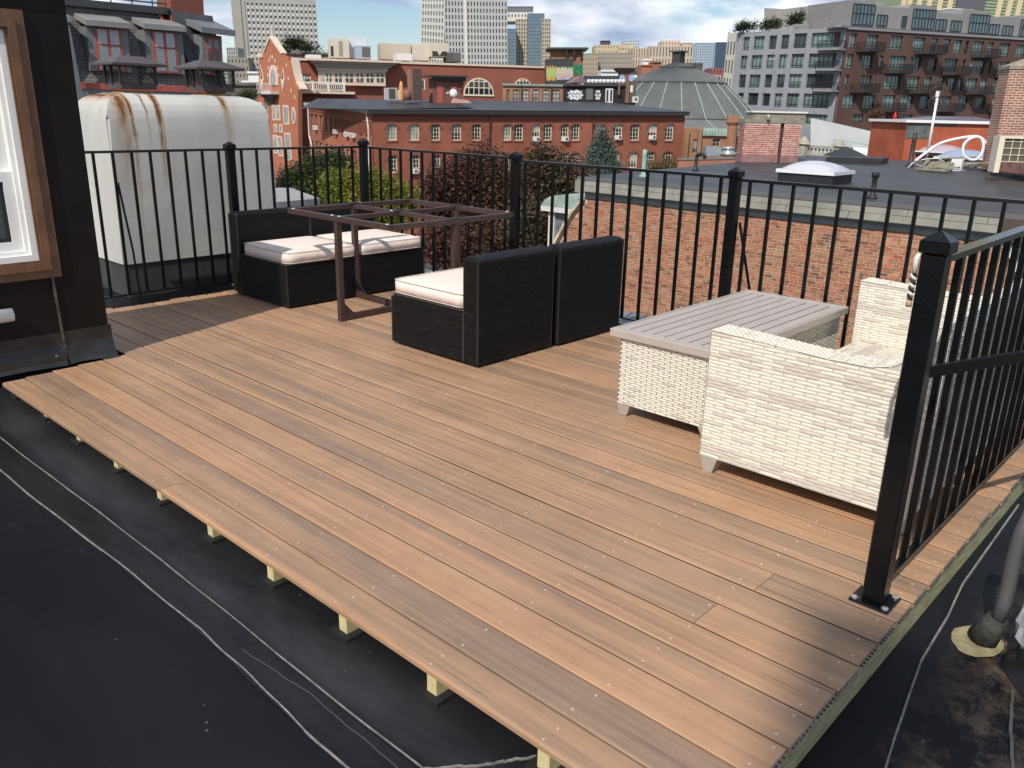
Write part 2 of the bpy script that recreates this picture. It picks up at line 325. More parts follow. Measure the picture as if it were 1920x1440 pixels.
def board(x, y0, y1, w=0.1397, t=0.0245, dz=0.0):
    b = MB(); c = 0.0075; u = 0.007                        # grooved edges under a thin rounded lip
    lft = [(x+u, -t), (x+u, -0.0048), (x, -0.0042), (x, -0.0030), (x+0.0028, -0.0010), (x+0.0075, 0)]
    if x < 0.05: lft = [(x+0.004, -t), (x, -t+0.005), (x, -c*0.9), (x+c*0.35, -c*0.28), (x+c*1.1, 0)]
    prof = lft+[(x+w-0.0075, 0), (x+w-0.0028, -0.0010), (x+w, -0.0030), (x+w, -0.0042), (x+w-u, -0.0048), (x+w-u, -t)]
    n = len(prof); seg = max(2, int((y1-y0)/0.8)); vs_ = []; fs = []
    for k in range(seg+1):
        yy = y0+(y1-y0)*k/seg; wob = 0.0006*math.sin(x*40+k*1.7)
        vs_ += [(px+wob, yy, pz+dz) for px, pz in prof]
    for k in range(seg):
        for i in range(n): fs.append((k*n+i, k*n+(i+1) % n, (k+1)*n+(i+1) % n, (k+1)*n+i))
    b.add(vs_, fs); b.i = 1; b.add(vs_[:n], [list(range(n))]); b.i = 0; b.add(vs_[-n:], [list(range(n))[::-1]])
    return b.build('deck_board', [DECKM, endm], deck, world=True)
joints = {0: 2.985, 5: 1.03, 7: 0.985, 13: 3.9, 19: 4.6}
rb = random.Random(11)
for i in range(24):
    x = i*PB + (0.030 if i == 0 else 0.0030); w = 0.1116 if i == 0 else 0.1385
    ya = 0.597+rb.uniform(-0.004, 0.004); yb = (4.80+0.022*i if i < 5 else 6.12+rb.uniform(-0.02, 0.02))
    j = joints.get(i); dz = rb.uniform(-0.0008, 0.0008)
    if j: board(x, ya, j-0.0011, w, dz=dz); board(x, j+0.0011, yb, w, dz=dz+0.0004)
    else: board(x, ya, yb, w, dz=dz)
JY = [0.633+0.4065*k for k in range(14)]
scr = MB(); sm = mat('screw_head', (0.62, 0.5, 0.38), rough=0.35, metal=0.3)
for i in range(24):
    for k, y in enumerate(JY):
        if i < 5 and y > 4.75: continue
        for s_ in ((0.046, 0.094) if i == 0 else (0.026, 0.114)):
            cx = i*PB+s_+rb.uniform(-0.006, 0.006); cy = y+rb.uniform(-0.012, 0.012)
            scr.prism([(cx+0.0042*math.cos(a*math.pi/3), cy+0.0042*math.sin(a*math.pi/3), 0.0014) for a in range(6)], (0, 0, -0.003))
scr.build('deck_screw', sm, deck, world=True, kind='stuff')
padm = mat('rubber_pad', (0.012, 0.012, 0.013), rough=0.7)
for k, y in enumerate(JY):
    if y > 6.1: continue
    xs = 0.058 if y < 4.75 else 0.76
    zb = zr(0.1, y)
    o = MB().box(xs, 3.40, y-0.019, y+0.019, zb+0.012, -0.026).build('joist', lumber, deck, world=True)
    if y < 4.75: B(xs-0.02, xs+0.14, y-0.045, y+0.045, zb-0.002, zb+0.0118).build('rubber_pad', padm, deck, world=True)
B(0.078, 3.46, 0.601, 0.6135, -0.118, -0.0265).build('rim_joist', mat('rim_lumber', (0.33, 0.31, 0.17), rough=0.75, var=0.35, vscale=8, stretch=(1.2, 8, 8)), deck, world=True)
B(3.40, 3.438, 0.62, 6.1, -0.118, -0.0265).build('rim_joist', lumber, deck, world=True)
hol = MB()
for i in range(24):
    for k in range(6):
        cx = i*PB+0.022+k*0.0195
        hol.prism([(cx+0.0028*math.cos(a*math.pi/3), 0.5915, -0.0125+0.0028*math.sin(a*math.pi/3)) for a in range(6)], (0, 0.012, 0))
hol.build('end_groove', mat('groove', (0.03, 0.025, 0.02)), deck, world=True, kind='stuff')

# ------------------------------------------------------------------ penthouse wall with window
clad = mat('dark_cladding', (0.0095, 0.0075, 0.007), rough=0.45, var=0.35, vscale=2.5, bump=0.35, bscale=2.2, spec=0.2)
pent = thing('roof_penthouse', 'dark brown metal clad roof penthouse with a white window', 'penthouse', (-0.6, 5.1, -0.1))
def penthouse():
    b = MB(); YW = 4.93
    # wall face with the window opening
    x0, x1, z0, z1 = -3.0, 0.655, -0.1, 2.03; hx1, hz0, hz1, hx0 = 0.345, 0.595, 1.76, -0.75
    for (a, b_, c, d) in ((x0, hx0, z0, z1), (hx1, x1, z0, z1), (hx0, hx1, z0, hz0), (hx0, hx1, hz1, z1)):
        b.box(a, b_, YW, YW+0.14, c, d)
    b.box(x0, x1, YW+0.14, YW+0.42, z0, z1-0.002)
    b.build('cladding', clad, pent, world=True)
    b = MB(); b.prism([(-3.05, YW-0.05, 2.032), (0.70, YW-0.05, 2.032), (0.70, YW+0.5, 2.032), (-3.05, YW+0.5, 2.032)], (0, 0, 0.05)); b.build('roof', clad, pent, world=True)
    # seam and kick-out flashing at the foot
    MB().bar((0.392, YW-0.006, 0.50), (0.402, YW-0.012, 0.02), 0.012, 0.012).build('seam', mat('worn_edge', (0.11, 0.10, 0.09), rough=0.4, metal=0.5, var=0.5, vscale=30), pent, world=True)
    fl = MB()
    def sheet(xa, xb, n, flare, seed):
        rr = random.Random(seed); rows = [(0.19, 0.002), (0.12, 0.004), (0.07, 0.016), (0.03, flare*0.6), (0.005, flare)]
        for k in range(n):
            pass
        vs_ = []; fs = []
        for (z, yo) in rows:
            for k in range(n+1):
                x = xa+(xb-xa)*k/n; vs_.append((x, YW-0.003-yo*(0.7+0.6*math.sin(x*9+seed)**2)-rr.uniform(0, 0.002), z+rr.uniform(-0.006, 0.006)*(1 if z < 0.15 else 0)))
        for j in range(len(rows)-1):
            for k in range(n): a = j*(n+1)+k; fs.append((a, a+1, a+n+2, a+n+1))
        fl.add(vs_, fs)
    sheet(-3.0, 0.398, 16, 0.035, 1); sheet(0.406, 0.668, 5, 0.05, 2)
    fl.build('base_flashing', mat('flashing', (0.02, 0.0195, 0.02), rough=0.33, var=0.5, vscale=6, bump=0.3, bscale=5), pent, world=True)
    # brown stepped casing
    cm = mat('brown_casing', (0.15, 0.072, 0.036), rough=0.55, var=0.3, vscale=9, stretch=(2, 2, 1), bump=0.15)
    cas = MB(); o_ = [(0.0, 0.022), (0.045, 0.034), (0.085, 0.022)]
    X1, Z0, Z1, X0 = 0.437, 0.502, 1.85, -0.84
    for (a, t_), (a2, _) in zip(o_, o_[1:]+[(0.098, 0)]):
        cas.box(X1-a2, X1-a, YW-t_, YW+0.02, Z0+a, Z1-a); cas.box(X0+a, X0+a2, YW-t_, YW+0.02, Z0+a, Z1-a)
        cas.box(X0+a2, X1-a2, YW-t_, YW+0.02, Z0+a, Z0+a2); cas.box(X0+a2, X1-a2, YW-t_, YW+0.02, Z1-a2, Z1-a)
    cas.build('window_casing', cm, pent, world=True)
    wm = mat('white_vinyl', (0.78, 0.78, 0.76), rough=0.35, var=0.06, vscale=5)
    w = MB(); X1, Z0, Z1, X0 = 0.339, 0.600, 1.752, -0.742
    def ring(x0, x1, z0, z1, t, ya, yb):
        w.box(x1-t, x1, ya, yb, z0, z1); w.box(x0, x0+t, ya, yb, z0, z1); w.box(x0+t, x1-t, ya, yb, z0, z0+t); w.box(x0+t, x1-t, ya, yb, z1-t, z1)
    ring(X0, X1, Z0, Z1, 0.032, YW-0.012, YW+0.10); ring(X0+0.032, X1-0.032, Z0+0.032, Z1-0.032, 0.02, YW+0.012, YW+0.10)
    wo = w.build('window', wm, pent, world=True)
    w = MB(); ring(X0+0.052, X1-0.052, Z0+0.052, 1.065, 0.05, YW+0.03, YW+0.062); w.build('sash', wm, wo, world=True)
    w = MB(); ring(X0+0.052, X1-0.052, 1.04, Z1-0.052, 0.045, YW+0.063, YW+0.095); w.build('sash', wm, wo, world=True)
    w = MB(); ring(X0+0.104, X1-0.104, 0.706, 1.013, 0.016, YW+0.04, YW+0.05); w.build('gasket', mat('gasket', (0.012, 0.012, 0.013)), wo, world=True)
    gm = mat_glass('room_glass', (0.06, 0.075, 0.07), rough=0.03, var=0.5, vs_=1.4)
    B(X0+0.10, X1-0.10, YW+0.046, YW+0.052, 0.70, 1.02).build('pane', gm, wo, world=True)
    B(X0+0.095, X1-0.095, YW+0.078, YW+0.084, 1.08, Z1-0.095).build('pane', gm, wo, world=True)
    # white vent stub and a bolt
    MB().lathe([(0.036, -0.7), (0.036, 0.0), (0.030, 0.0), (0.030, -0.1)], n=20).build('vent_pipe', wm, pent, True).matrix_local = WM[pent.name].inverted() @ Matrix.Translation((0.155, YW-0.05, 0.335)) @ Matrix.Rotation(R(90), 4, 'Y')
    MB().lathe([(0.006, 0), (0.010, 0.001), (0.010, 0.006), (0.004, 0.009)], n=10).build('bolt', mat('bolt', (0.2, 0.18, 0.14), metal=0.7, rough=0.4), pent).matrix_local = WM[pent.name].inverted() @ Matrix.Translation((0.345, YW-0.03, 0.062)) @ Matrix.Rotation(R(90), 4, 'X')
penthouse()

# ------------------------------------------------------------------ railings
iron = mat('black_iron', (0.0035, 0.004, 0.005), rough=0.25, var=0.3, vscale=12, bump=0.12, bscale=60, spec=0.32)
railm = mat('rail_paint', (0.006, 0.0065, 0.008), rough=0.2, bump=0.08, bscale=50, spec=0.7)
galv = mat('galvanised_bolt', (0.6, 0.6, 0.6), rough=0.35, metal=0.8)
def post(root, x, y, h=1.06, plate=True, w=0.06):
    o = MB().bbox(x-w/2, x+w/2, y-w/2, y+w/2, 0.009, h, 0.004).build('post', iron, root, world=True)
    c = MB(); e = w/2+0.008
    c.bbox(x-e, x+e, y-e, y+e, h+0.0005, h+0.034, 0.004)
    c.add([(x-e, y-e, h+0.034), (x+e, y-e, h+0.034), (x+e, y+e, h+0.034), (x-e, y+e, h+0.034), (x, y, h+0.062)], [(0, 1, 4), (1, 2, 4), (2, 3, 4), (3, 0, 4)])
    c.build('post_cap', iron, o, world=True)
    if plate:
        p = MB().bbox(x-0.06, x+0.06, y-0.061, y+0.061, 0.0012, 0.0088, 0.003).build('base_plate', iron, root, world=True)
        for sx in (-1, 1):
            for sy in (-1, 1):
                MB().lathe([(0.0105, 0.0), (0.0105, 0.005), (0.006, 0.0075)], (x+sx*0.045, y+sy*0.046, 0.0092), 10).build('bolt', galv, p, world=True)
def run(root, a, b, n, zt=1.07, zb=0.06, pw=0.0175, rt=0.032, rh=0.018):
    a = Vector(a); b = Vector(b)
    MB().bar(a+Vector((0, 0, zt)), b+Vector((0, 0, zt)), rt, rh).build('top_rail', railm, root, world=True)
    MB().bar(a+Vector((0, 0, zb)), b+Vector((0, 0, zb)), 0.026, 0.010).build('bottom_rail', iron, root, world=True)
    for k in range(n):
        p = a+(b-a)*((k+0.5)/n)
        MB().bar((p.x, p.y, zb+0.0045), (p.x, p.y, zt-0.005), pw).build('picket', iron, root, world=True)
rl = thing('metal_railing', 'black iron railing in front of the white chimney, ending at the dark penthouse', 'railing', (1.6, 6.22, 0), group='black iron railings round the deck')
post(rl, 2.234, 6.22, 1.085); run(rl, (0.86, 6.22, 0), (2.204, 6.22, 0), 10, 1.085); run(rl, (2.264, 6.22, 0), (3.47, 6.22, 0), 9, 1.085)
b = MB(); b.tube([(1.36, 6.10, -0.02), (1.355, 6.13, 0.4), (1.325, 6.17, 0.86), (1.33, 6.18, 0.87)], 0.0085, 8); b.build('brace', iron, rl, world=True)
rf = thing('metal_railing', 'long black iron railing along the far edge before the brick end wall', 'railing', (3.5, 3.4, 0), group='black iron railings round the deck')
post(rf, 3.5, 6.18, 1.10); post(rf, 3.5, 4.34, 1.075); post(rf, 3.5, 2.53, 1.07)
run(rf, (3.5, 6.15, 0), (3.5, 4.37, 0), 13, 1.085); run(rf, (3.5, 4.31, 0), (3.5, 2.56, 0), 13, 1.068); run(rf, (3.5, 2.50, 0), (3.5, 0.72, 0), 13, 1.056)
for y in (4.30, 2.49):
    MB().tube([(3.53, y, 0.80), (3.70, y-0.16, -0.10)], 0.009, 8).build('brace', iron, rf, world=True)
rr_ = thing('metal_railing', 'black iron railing beside the white wicker loveseat, with bolted corner post', 'railing', (2.4, 0.689, 0), group='black iron railings round the deck')
post(rr_, 1.228, 0.689, 1.085, w=0.0635)
run(rr_, (1.26, 0.689, 0), (3.5, 0.689, 0), 17, 1.065, 0.05, 0.020, 0.040, 0.018)
MB().bar((1.255, 0.664, 0.748), (2.1, 0.365, 0.735), 0.016, 0.034).build('mid_bar', iron, rr_, world=True)
# twisted cord hanging on the corner post
cordm = mat('cord_white', (0.62, 0.6, 0.55), rough=0.7); cordb = mat('cord_black', (0.015, 0.015, 0.017), rough=0.6)
cord = thing('twisted_cord', 'short black and white twisted cord hanging on the near corner post', 'cord', (1.19, 0.71, 1.05))
for ph, mm in ((0, cordm), (math.pi, cordb)):
    MB().tube([(1.187+0.005*math.cos(ph+k*0.9), 0.727+0.005*math.sin(ph+k*0.9), 1.03-0.0032*k) for k in range(24)], 0.0046, 6).build('strand', mm, cord, world=True)
MB().tube([(1.198, 0.724, 1.085), (1.19, 0.728, 1.07), (1.187, 0.727, 1.03)], [0.005, 0.008, 0.007], 8).build('strap_end', cordm, cord, True, world=True)
MB().tube([(1.187, 0.727, 0.956), (1.187, 0.727, 0.945), (1.187, 0.727, 0.936)], [0.005, 0.009, 0.008], 8).build('end_knob', mat('cord_tan', (0.4, 0.25, 0.14)), cord, True, world=True)
# ------------------------------------------------------------------ black wicker seats
def m_weave(name, c1, c2, sx=0.030, sz=0.0075, bump=0.9, rough=0.32):
    m = mat_brick(name, c1, c2, tuple(c*0.25 for c in c1), sx, sz, sz*0.16, 0.25, 4)
    nt = m.node_tree; p = nt.nodes['Principled BSDF']; p.inputs['Roughness'].default_value = rough; p.inputs['Specular IOR Level'].default_value = 0.5
    for n in nt.nodes:
        if n.type == 'TEX_BRICK': n.inputs['Mortar Smooth'].default_value = 1.0; n.inputs['Mortar Size'].default_value = sz*0.45
        if n.type == 'BUMP': n.inputs['Strength'].default_value = bump; n.inputs['Distance'].default_value = 0.004
    return m
BW = m_weave('black_wicker', (0.0115, 0.0105, 0.0105), (0.020, 0.018, 0.0175))
pale = mat('cushion_cloth', (0.76, 0.655, 0.585), rough=0.85, var=0.06, vscale=14, bump=0.12, bscale=60, spec=0.2)
pipe_m = mat('cushion_piping', (0.66, 0.56, 0.49), rough=0.85)
edge_m = mat('wicker_edge', (0.03, 0.027, 0.026), rough=0.3)
def weave(mb, o, eu, ew, nrm, lu, lw, pu, pw, inside=None, gap=0.08, rise=0.0024, seed=0, p_taupe=0.28):
    """woven strands over the patch o + s*eu + t*ew; rows alternate by half a strand"""
    o = Vector(o); eu = Vector(eu); ew = Vector(ew); nrm = Vector(nrm); rr = random.Random(seed)
    rows = int(lw/pw); ph = rr.uniform(0, 6)
    for j in range(rows):
        t0 = j*pw; tone = 0.5+0.5*math.sin(ph+j*0.62)+0.35*math.sin(ph*2+j*0.23)
        band = p_taupe*(0.35+1.4*max(0, tone-0.35))
        n = int(lu/pu)+2
        for i in range(n):
            s0 = (i-(0.5 if j % 2 else 0))*pu; s1 = s0+pu*(1-gap); s0 = max(s0, 0); s1 = min(s1, lu)
            if s1-s0 < 0.006: continue
            if inside and not (inside(s0, t0) and inside(s1, t0) and inside(s0, t0+pw) and inside(s1, t0+pw)): continue
            mb.i = 1 if rr.random() < (0.62 if tone > 0.95 else 0.10)*p_taupe/0.3 else 0
            ta, tb = t0+pw*0.05, t0+pw*0.95; tm, tn = t0+pw*0.24, t0+pw*0.76; hgt = rise*rr.uniform(0.85, 1.15); vs_ = []
            for f_, k in ((0, 0.05), (0.12, 0.8), (0.5, 1.0), (0.88, 0.8), (1, 0.05)):
                s_ = s0+(s1-s0)*f_
                vs_ += [o+eu*s_+ew*ta, o+eu*s_+ew*tm+nrm*(hgt*k), o+eu*s_+ew*tn+nrm*(hgt*k), o+eu*s_+ew*tb]
            fs = []
            for k in range(4): a = k*4; fs += [(a+i, a+4+i, a+5+i, a+1+i) for i in range(3)]
            mb.add(vs_, fs)
    mb.i = 0
BSTR = [mat('black_strand', (0.0075, 0.0072, 0.0078), rough=0.4, spec=0.22, var=0.3, vscale=25), mat('brown_strand', (0.014, 0.012, 0.011), rough=0.4, spec=0.22, var=0.3, vscale=25)]
def cushion(w, d, h, seed):
    """rounded, slightly puffed box: x 0..w, y 0..d"""
    rr = random.Random(seed); n, k = 14, 14; b = MB(); lv = [(0, 0.03), (0.15, 0.004), (0.5, 0.0), (0.85, 0.004), (1, 0.03)]
    vs_ = []; fs = []; ring = []
    per = [(i/n, 0) for i in range(n)]+[(1, i/n) for i in range(n)]+[(1-i/n, 1) for i in range(n)]+[(0, 1-i/n) for i in range(n)]
    P = len(per); cr = 0.06
    def sq(u, v, ins):
        x = ins+(w-2*ins)*u; y = ins+(d-2*ins)*v
        dx = max(0, cr-min(x, w-x)); dy = max(0, cr-min(y, d-y))
        if dx > 0 and dy > 0:
            L_ = math.hypot(dx, dy)
            if L_ > cr: sx = 1 if x < w/2 else -1; sy = 1 if y < d/2 else -1; x += sx*(dx-dx*cr/L_); y += sy*(dy-dy*cr/L_)
        return x, y
    for (t, ins) in lv:
        for (u, v) in per:
            x, y = sq(u, v, ins); wr = 0.0025*math.sin(u*57+v*49+seed)*math.sin(t*3.1)
            vs_.append((x+wr, y+wr, h*t+rr.uniform(-0.001, 0.001)))
    for j in range(len(lv)-1):
        for i in range(P): fs.append((j*P+i, j*P+(i+1) % P, (j+1)*P+(i+1) % P, (j+1)*P+i))
    base = (len(lv)-1)*P; prev = list(range(base, base+P))
    for ins, up in ((0.07, 0.010), (0.15, 0.017), (0.25, 0.02)):
        st = len(vs_)
        for (u, v) in per:
            x, y = sq(u, v, ins); vs_.append((x, y, h+up+rr.uniform(-0.0012, 0.0012)))
        for i in range(P): fs.append((prev[i], prev[(i+1) % P], st+(i+1) % P, st+i))
        prev = list(range(st, st+P))
    fs.append(prev); fs.append(list(range(P))[::-1]); b.add(vs_, fs)
    pip = MB()
    for zz, ins in ((h*0.97, 0.006), (h*0.05, 0.006)):
        pip.tube([(*sq(u, v, ins), zz) for (u, v) in per]+[(*sq(*per[0], ins), zz)], 0.0035, 5, False)
    return b, pip
def seat_module(label, x, y, rz, w=0.66, d=0.755, seed=1, hs=0.33):
    """front at local y=0 facing -y, back at y=d"""
    t = thing('patio_sofa', label, 'patio sofa', (x, y, 0), rz, 'black wicker seat modules with pale cushions')
    hb = 0.635; bt = 0.115
    o = MB().bbox(0, w, 0.004, d-bt-0.004, 0.014, hs-0.02, 0.006).build('base', BW, t)
    for xx in (0.002, w-0.002):
        MB().bar((xx, 0.002, 0.016), (xx, 0.002, hs-0.022), 0.009).build('corner_braid', edge_m, o); MB().bar((xx, d-bt-0.006, 0.016), (xx, d-bt-0.006, hs-0.022), 0.008).build('corner_braid', edge_m, o)
    for xx in (0.04, w-0.04):
        for yy in (0.05, d-0.05): MB().lathe([(0.018, 0.0), (0.018, 0.0138)], (xx, yy, 0), 10).build('foot', edge_m, t)
    MB().bbox(0.004, w-0.004, 0.006, d-bt-0.006, hs-0.0195, hs-0.004, 0.006).build('seat_rim', mat('rim_wicker', (0.03, 0.024, 0.021), rough=0.3, bump=0.6, bscale=120), t)
    b = MB().bbox(0, w, d-bt, d, 0.012, hb, 0.012).build('backrest', BW, t)
    for xx in (0.001, w-0.001):
        for yy in (d-0.001, d-bt+0.001): MB().bar((xx, yy, 0.02), (xx, yy, hb-0.012), 0.007).build('corner_braid', edge_m, b)
    bs = BSTR; ww = MB(); K = dict(gap=0.16, rise=0.0026, p_taupe=0.3, seed=seed)
    db = d-bt-0.004
    weave(ww, (0.004, 0.003, 0.016), (1, 0, 0), (0, 0, 1), (0, -1, 0), w-0.008, hs-0.04, 0.030, 0.0092, **K)
    for xx, nx in ((-0.001, -1), (w+0.001, 1)): weave(ww, (xx, 0.006, 0.016), (0, 1, 0), (0, 0, 1), (nx, 0, 0), db-0.01, hs-0.04, 0.030, 0.0092, **K)
    ww.build('wicker_weave', bs, o, True, kind='stuff')
    ww = MB()
    for xx, nx in ((-0.001, -1), (w+0.001, 1)): weave(ww, (xx, d-bt+0.005, 0.016), (0, 1, 0), (0, 0, 1), (nx, 0, 0), bt-0.01, hb-0.03, 0.030, 0.0092, **K)
    weave(ww, (0.006, d+0.001, 0.016), (1, 0, 0), (0, 0, 1), (0, 1, 0), w-0.012, hb-0.03, 0.030, 0.0092, **K)
    weave(ww, (0.006, d-bt-0.001, hs), (1, 0, 0), (0, 0, 1), (0, -1, 0), w-0.012, hb-hs-0.012, 0.030, 0.0092, **K)
    weave(ww, (0.008, d-bt+0.008, hb+0.001), (1, 0, 0), (0, 1, 0), (0, 0, 1), w-0.016, bt-0.016, 0.022, 0.0125, gap=0.2, rise=0.0026, seed=seed+5)
    ww.build('wicker_weave', bs, b, True, kind='stuff')
    c, pp = cushion(w-0.02, d-bt-0.012, 0.083, seed); 
    for M_ in (c, pp): M_.v = [(p[0]+0.01, p[1]-0.012, p[2]+hs-0.003) for p in M_.v]
    cu = c.build('seat_cushion', pale, t, True); pp.build('piping', pipe_m, cu, True)
    MB().lathe([(0.006, 0), (0.004, 0.003)], n=8).build('bolt', galv, t).matrix_local = Matrix.Translation((0, 0.03, 0.12)) @ Matrix.Rotation(R(-90), 4, 'Y')
    return t
# right-hand pair turned with their backs to us: local front (-y) must point to +Y of the deck
seat_module('black wicker seat with its tall back to us, nearest the open deck', 2.035+0.66, 4.03, math.pi, 0.655, 0.765, 1)
seat_module('black wicker seat with its back to us, next to the brick wall side', 2.735+0.66, 3.985, math.pi, 0.655, 0.735, 2)
seat_module('black wicker seat with pale cushion, left one under the white chimney', 2.068, 5.256, 0, 0.648, 0.765, 3)
seat_module('black wicker seat with pale cushion, behind the bare table frame', 2.725, 5.256, 0, 0.66, 0.765, 4)

# ------------------------------------------------------------------ brown table frame without a top
tf = thing('table_frame', 'brown metal patio table frame without its glass top', 'table', (2.694, 4.708, 0), R(-0.3))
brn = mat('brown_rattan_tube', (0.06, 0.034, 0.029), rough=0.35, var=0.35, vscale=60, bump=0.8, bscale=110)
clip = mat('clip', (0.02, 0.02, 0.022), rough=0.4); dot = mat('pad_dot', (0.7, 0.7, 0.72), rough=0.4)
def table_frame():
    hx, hy, z = 0.557, 0.568, 0.708; w = 0.036; hh = 0.034
    for (a, b_) in (((-hx, -hy, z), (-hx, hy, z)), ((hx, -hy, z), (hx, hy, z)), ((-hx+w/2+.001, -hy, z), (hx-w/2-.001, -hy, z)), ((-hx+w/2+.001, hy, z), (hx-w/2-.001, hy, z))):
        MB().bar(a, b_, w, hh).build('top_rail', brn, tf)
    MB().bar((-hx+w/2+.001, 0.02, z-.003), (hx-w/2-.001, 0.02, z-.003), 0.032, 0.028).build('cross_rail', brn, tf)
    for s in (-1, 1): MB().bar((0, s*(hy-w/2-.001), z-.003), (0, 0.02+s*0.018, z-.003), 0.032, 0.028).build('cross_rail', brn, tf)
    for (x, y) in ((-hx, 0), (hx, 0), (0, -hy), (0, hy)):
        MB().bar((x*0.99, y*0.99, 0.003), (x*0.99, y*0.99, z-hh/2-.001), 0.038).build('leg', brn, tf)
        q = Vector((x, y, 0))*0.96; qn = Vector((x, y, 0)).normalized()
        MB().bar(qn*0.03+Vector((0, 0, 0.024)), Vector((x, y, 0.024))*0.0+q+Vector((0, 0, 0.024)), 0.036).build('foot_bar', brn, tf)
        side = Vector((-qn.y, qn.x, 0))
        P0 = q*0.995; MB().prism([P0-side*0.012+Vector((0, 0, 0.042)), P0-side*0.012-qn*0.085+Vector((0, 0, 0.042)), P0-side*0.012+Vector((0, 0, 0.125))], side*0.024).build('gusset', brn, tf)
        MB().bar((x*0.93, y*0.93, z+0.010), (x*1.0, y*1.0, z+0.010), 0.05, 0.02).build('bracket', clip, tf) if False else None
    for (x, y) in ((-hx, .05), (-hx, -.03), (hx, 0.05), (0, hy), (.06, hy), (0.0, -hy), (-.05, -hy), (0, .02), (-.07, .02), (-hx, hy-.05), (-hx, -hy+.03), (hx, -hy+.05)):
        MB().lathe([(0.011, 0), (0.011, 0.003), (0.006, 0.0045)], (x, y, z+hh/2), 8).build('pad', dot, tf)
    for (x, y, a, b_) in ((0, hy, .05, .02), (hx, 0.02, .02, .05), (0, 0.02, .05, .02), (-0.02, -hy, .05, .02)):
        B(x-a, x+a, y-b_, y+b_, z+0.0172, z+0.0215).build('clip_plate', clip, tf)
table_frame()

# ------------------------------------------------------------------ white wicker set
cream = mat('cream_strand', (0.70, 0.66, 0.56), rough=0.4, var=0.06, vscale=30, spec=0.35)
taupe = mat('taupe_strand', (0.55, 0.495, 0.43), rough=0.4, var=0.08, vscale=30, spec=0.35)
core = mat('wicker_core', (0.56, 0.51, 0.43), rough=0.8)
alu = mat('taupe_aluminium', (0.42, 0.37, 0.33), rough=0.42, var=0.05, vscale=8)
def tfoot(root, x, y, h, sx, sy, w=0.075):
    MB().add([(x, y, h), (x+sx*w, y, h), (x+sx*w, y+sy*w, h), (x, y+sy*w, h), (x+sx*0.012, y+sy*0.012, 0.001), (x+sx*w*0.66, y+sy*0.012, 0.001), (x+sx*w*0.66, y+sy*w*0.66, 0.001), (x+sx*0.012, y+sy*w*0.66, 0.001)],
             [(0, 1, 2, 3), (4, 7, 6, 5), (0, 4, 5, 1), (1, 5, 6, 2), (2, 6, 7, 3), (3, 7, 4, 0)]).build('foot', alu, root)
def slat_table():
    x0, x1, y0, y1 = 1.985, 3.36, 1.69, 2.305
    t = thing('storage_table', 'low cream wicker storage table with taupe slatted lid', 'table', (x0, y0, 0))
    bx0, bx1, by0, by1 = 0.022, x1-x0-0.022, 0.03, y1-y0-0.055; zt = 0.395; zb = 0.062
    b = MB().box(bx0+.006, bx1-.006, by0+.006, by1-.006, zb, zt).build('box', core, t)
    w = MB()
    weave(w, (bx0, by0, zb), (0, 1, 0), (0, 0, 1), (-1, 0, 0), by1-by0, zt-zb, 0.062, 0.0118, seed=3, p_taupe=0.10, rise=0.0022)
    weave(w, (bx0, by0, zb), (1, 0, 0), (0, 0, 1), (0, -1, 0), bx1-bx0, zt-zb, 0.062, 0.0118, seed=4, p_taupe=0.10, rise=0.0022)
    weave(w, (bx0, by1, zb), (1, 0, 0), (0, 0, 1), (0, 1, 0), bx1-bx0, zt-zb, 0.062, 0.0118, seed=5, p_taupe=0.10, rise=0.0022)
    w.build('wicker_weave', [cream, taupe], b, True, kind='stuff')
    L_, Wd = x1-x0, y1-y0; za, zc = 0.397, 0.436; f_ = 0.055
    fr = MB(); fr.bbox(0, f_, 0, Wd, za, zc, 0.003); fr.bbox(L_-f_, L_, 0, Wd, za, zc, 0.003); fr.box(f_, L_-f_, 0.0, 0.012, za, zc-.001); fr.box(f_, L_-f_, Wd-0.012, Wd, za, zc-.001)
    fr.build('lid_frame', alu, t)
    B(f_, L_-f_, 0.013, Wd-0.013, za, za+0.014).build('lid_panel', mat('lid_gap', (0.02, 0.019, 0.018), rough=0.8), t)
    n = 9; ph = (Wd-0.026)/n
    for k in range(n):
        MB().bbox(f_+.0006, L_-f_-.0006, 0.013+k*ph+0.0048, 0.013+(k+1)*ph-0.0048, za+0.0145, zc-.0006, 0.002).build('slat', alu, t)
    for (x, y, sx, sy) in ((bx0, by1, 1, -1), (bx0, by0, 1, 1), (bx1, by0, -1, 1), (bx1, by1, -1, -1)): tfoot(t, x, y, zb-.0005, sx, sy)
slat_table()
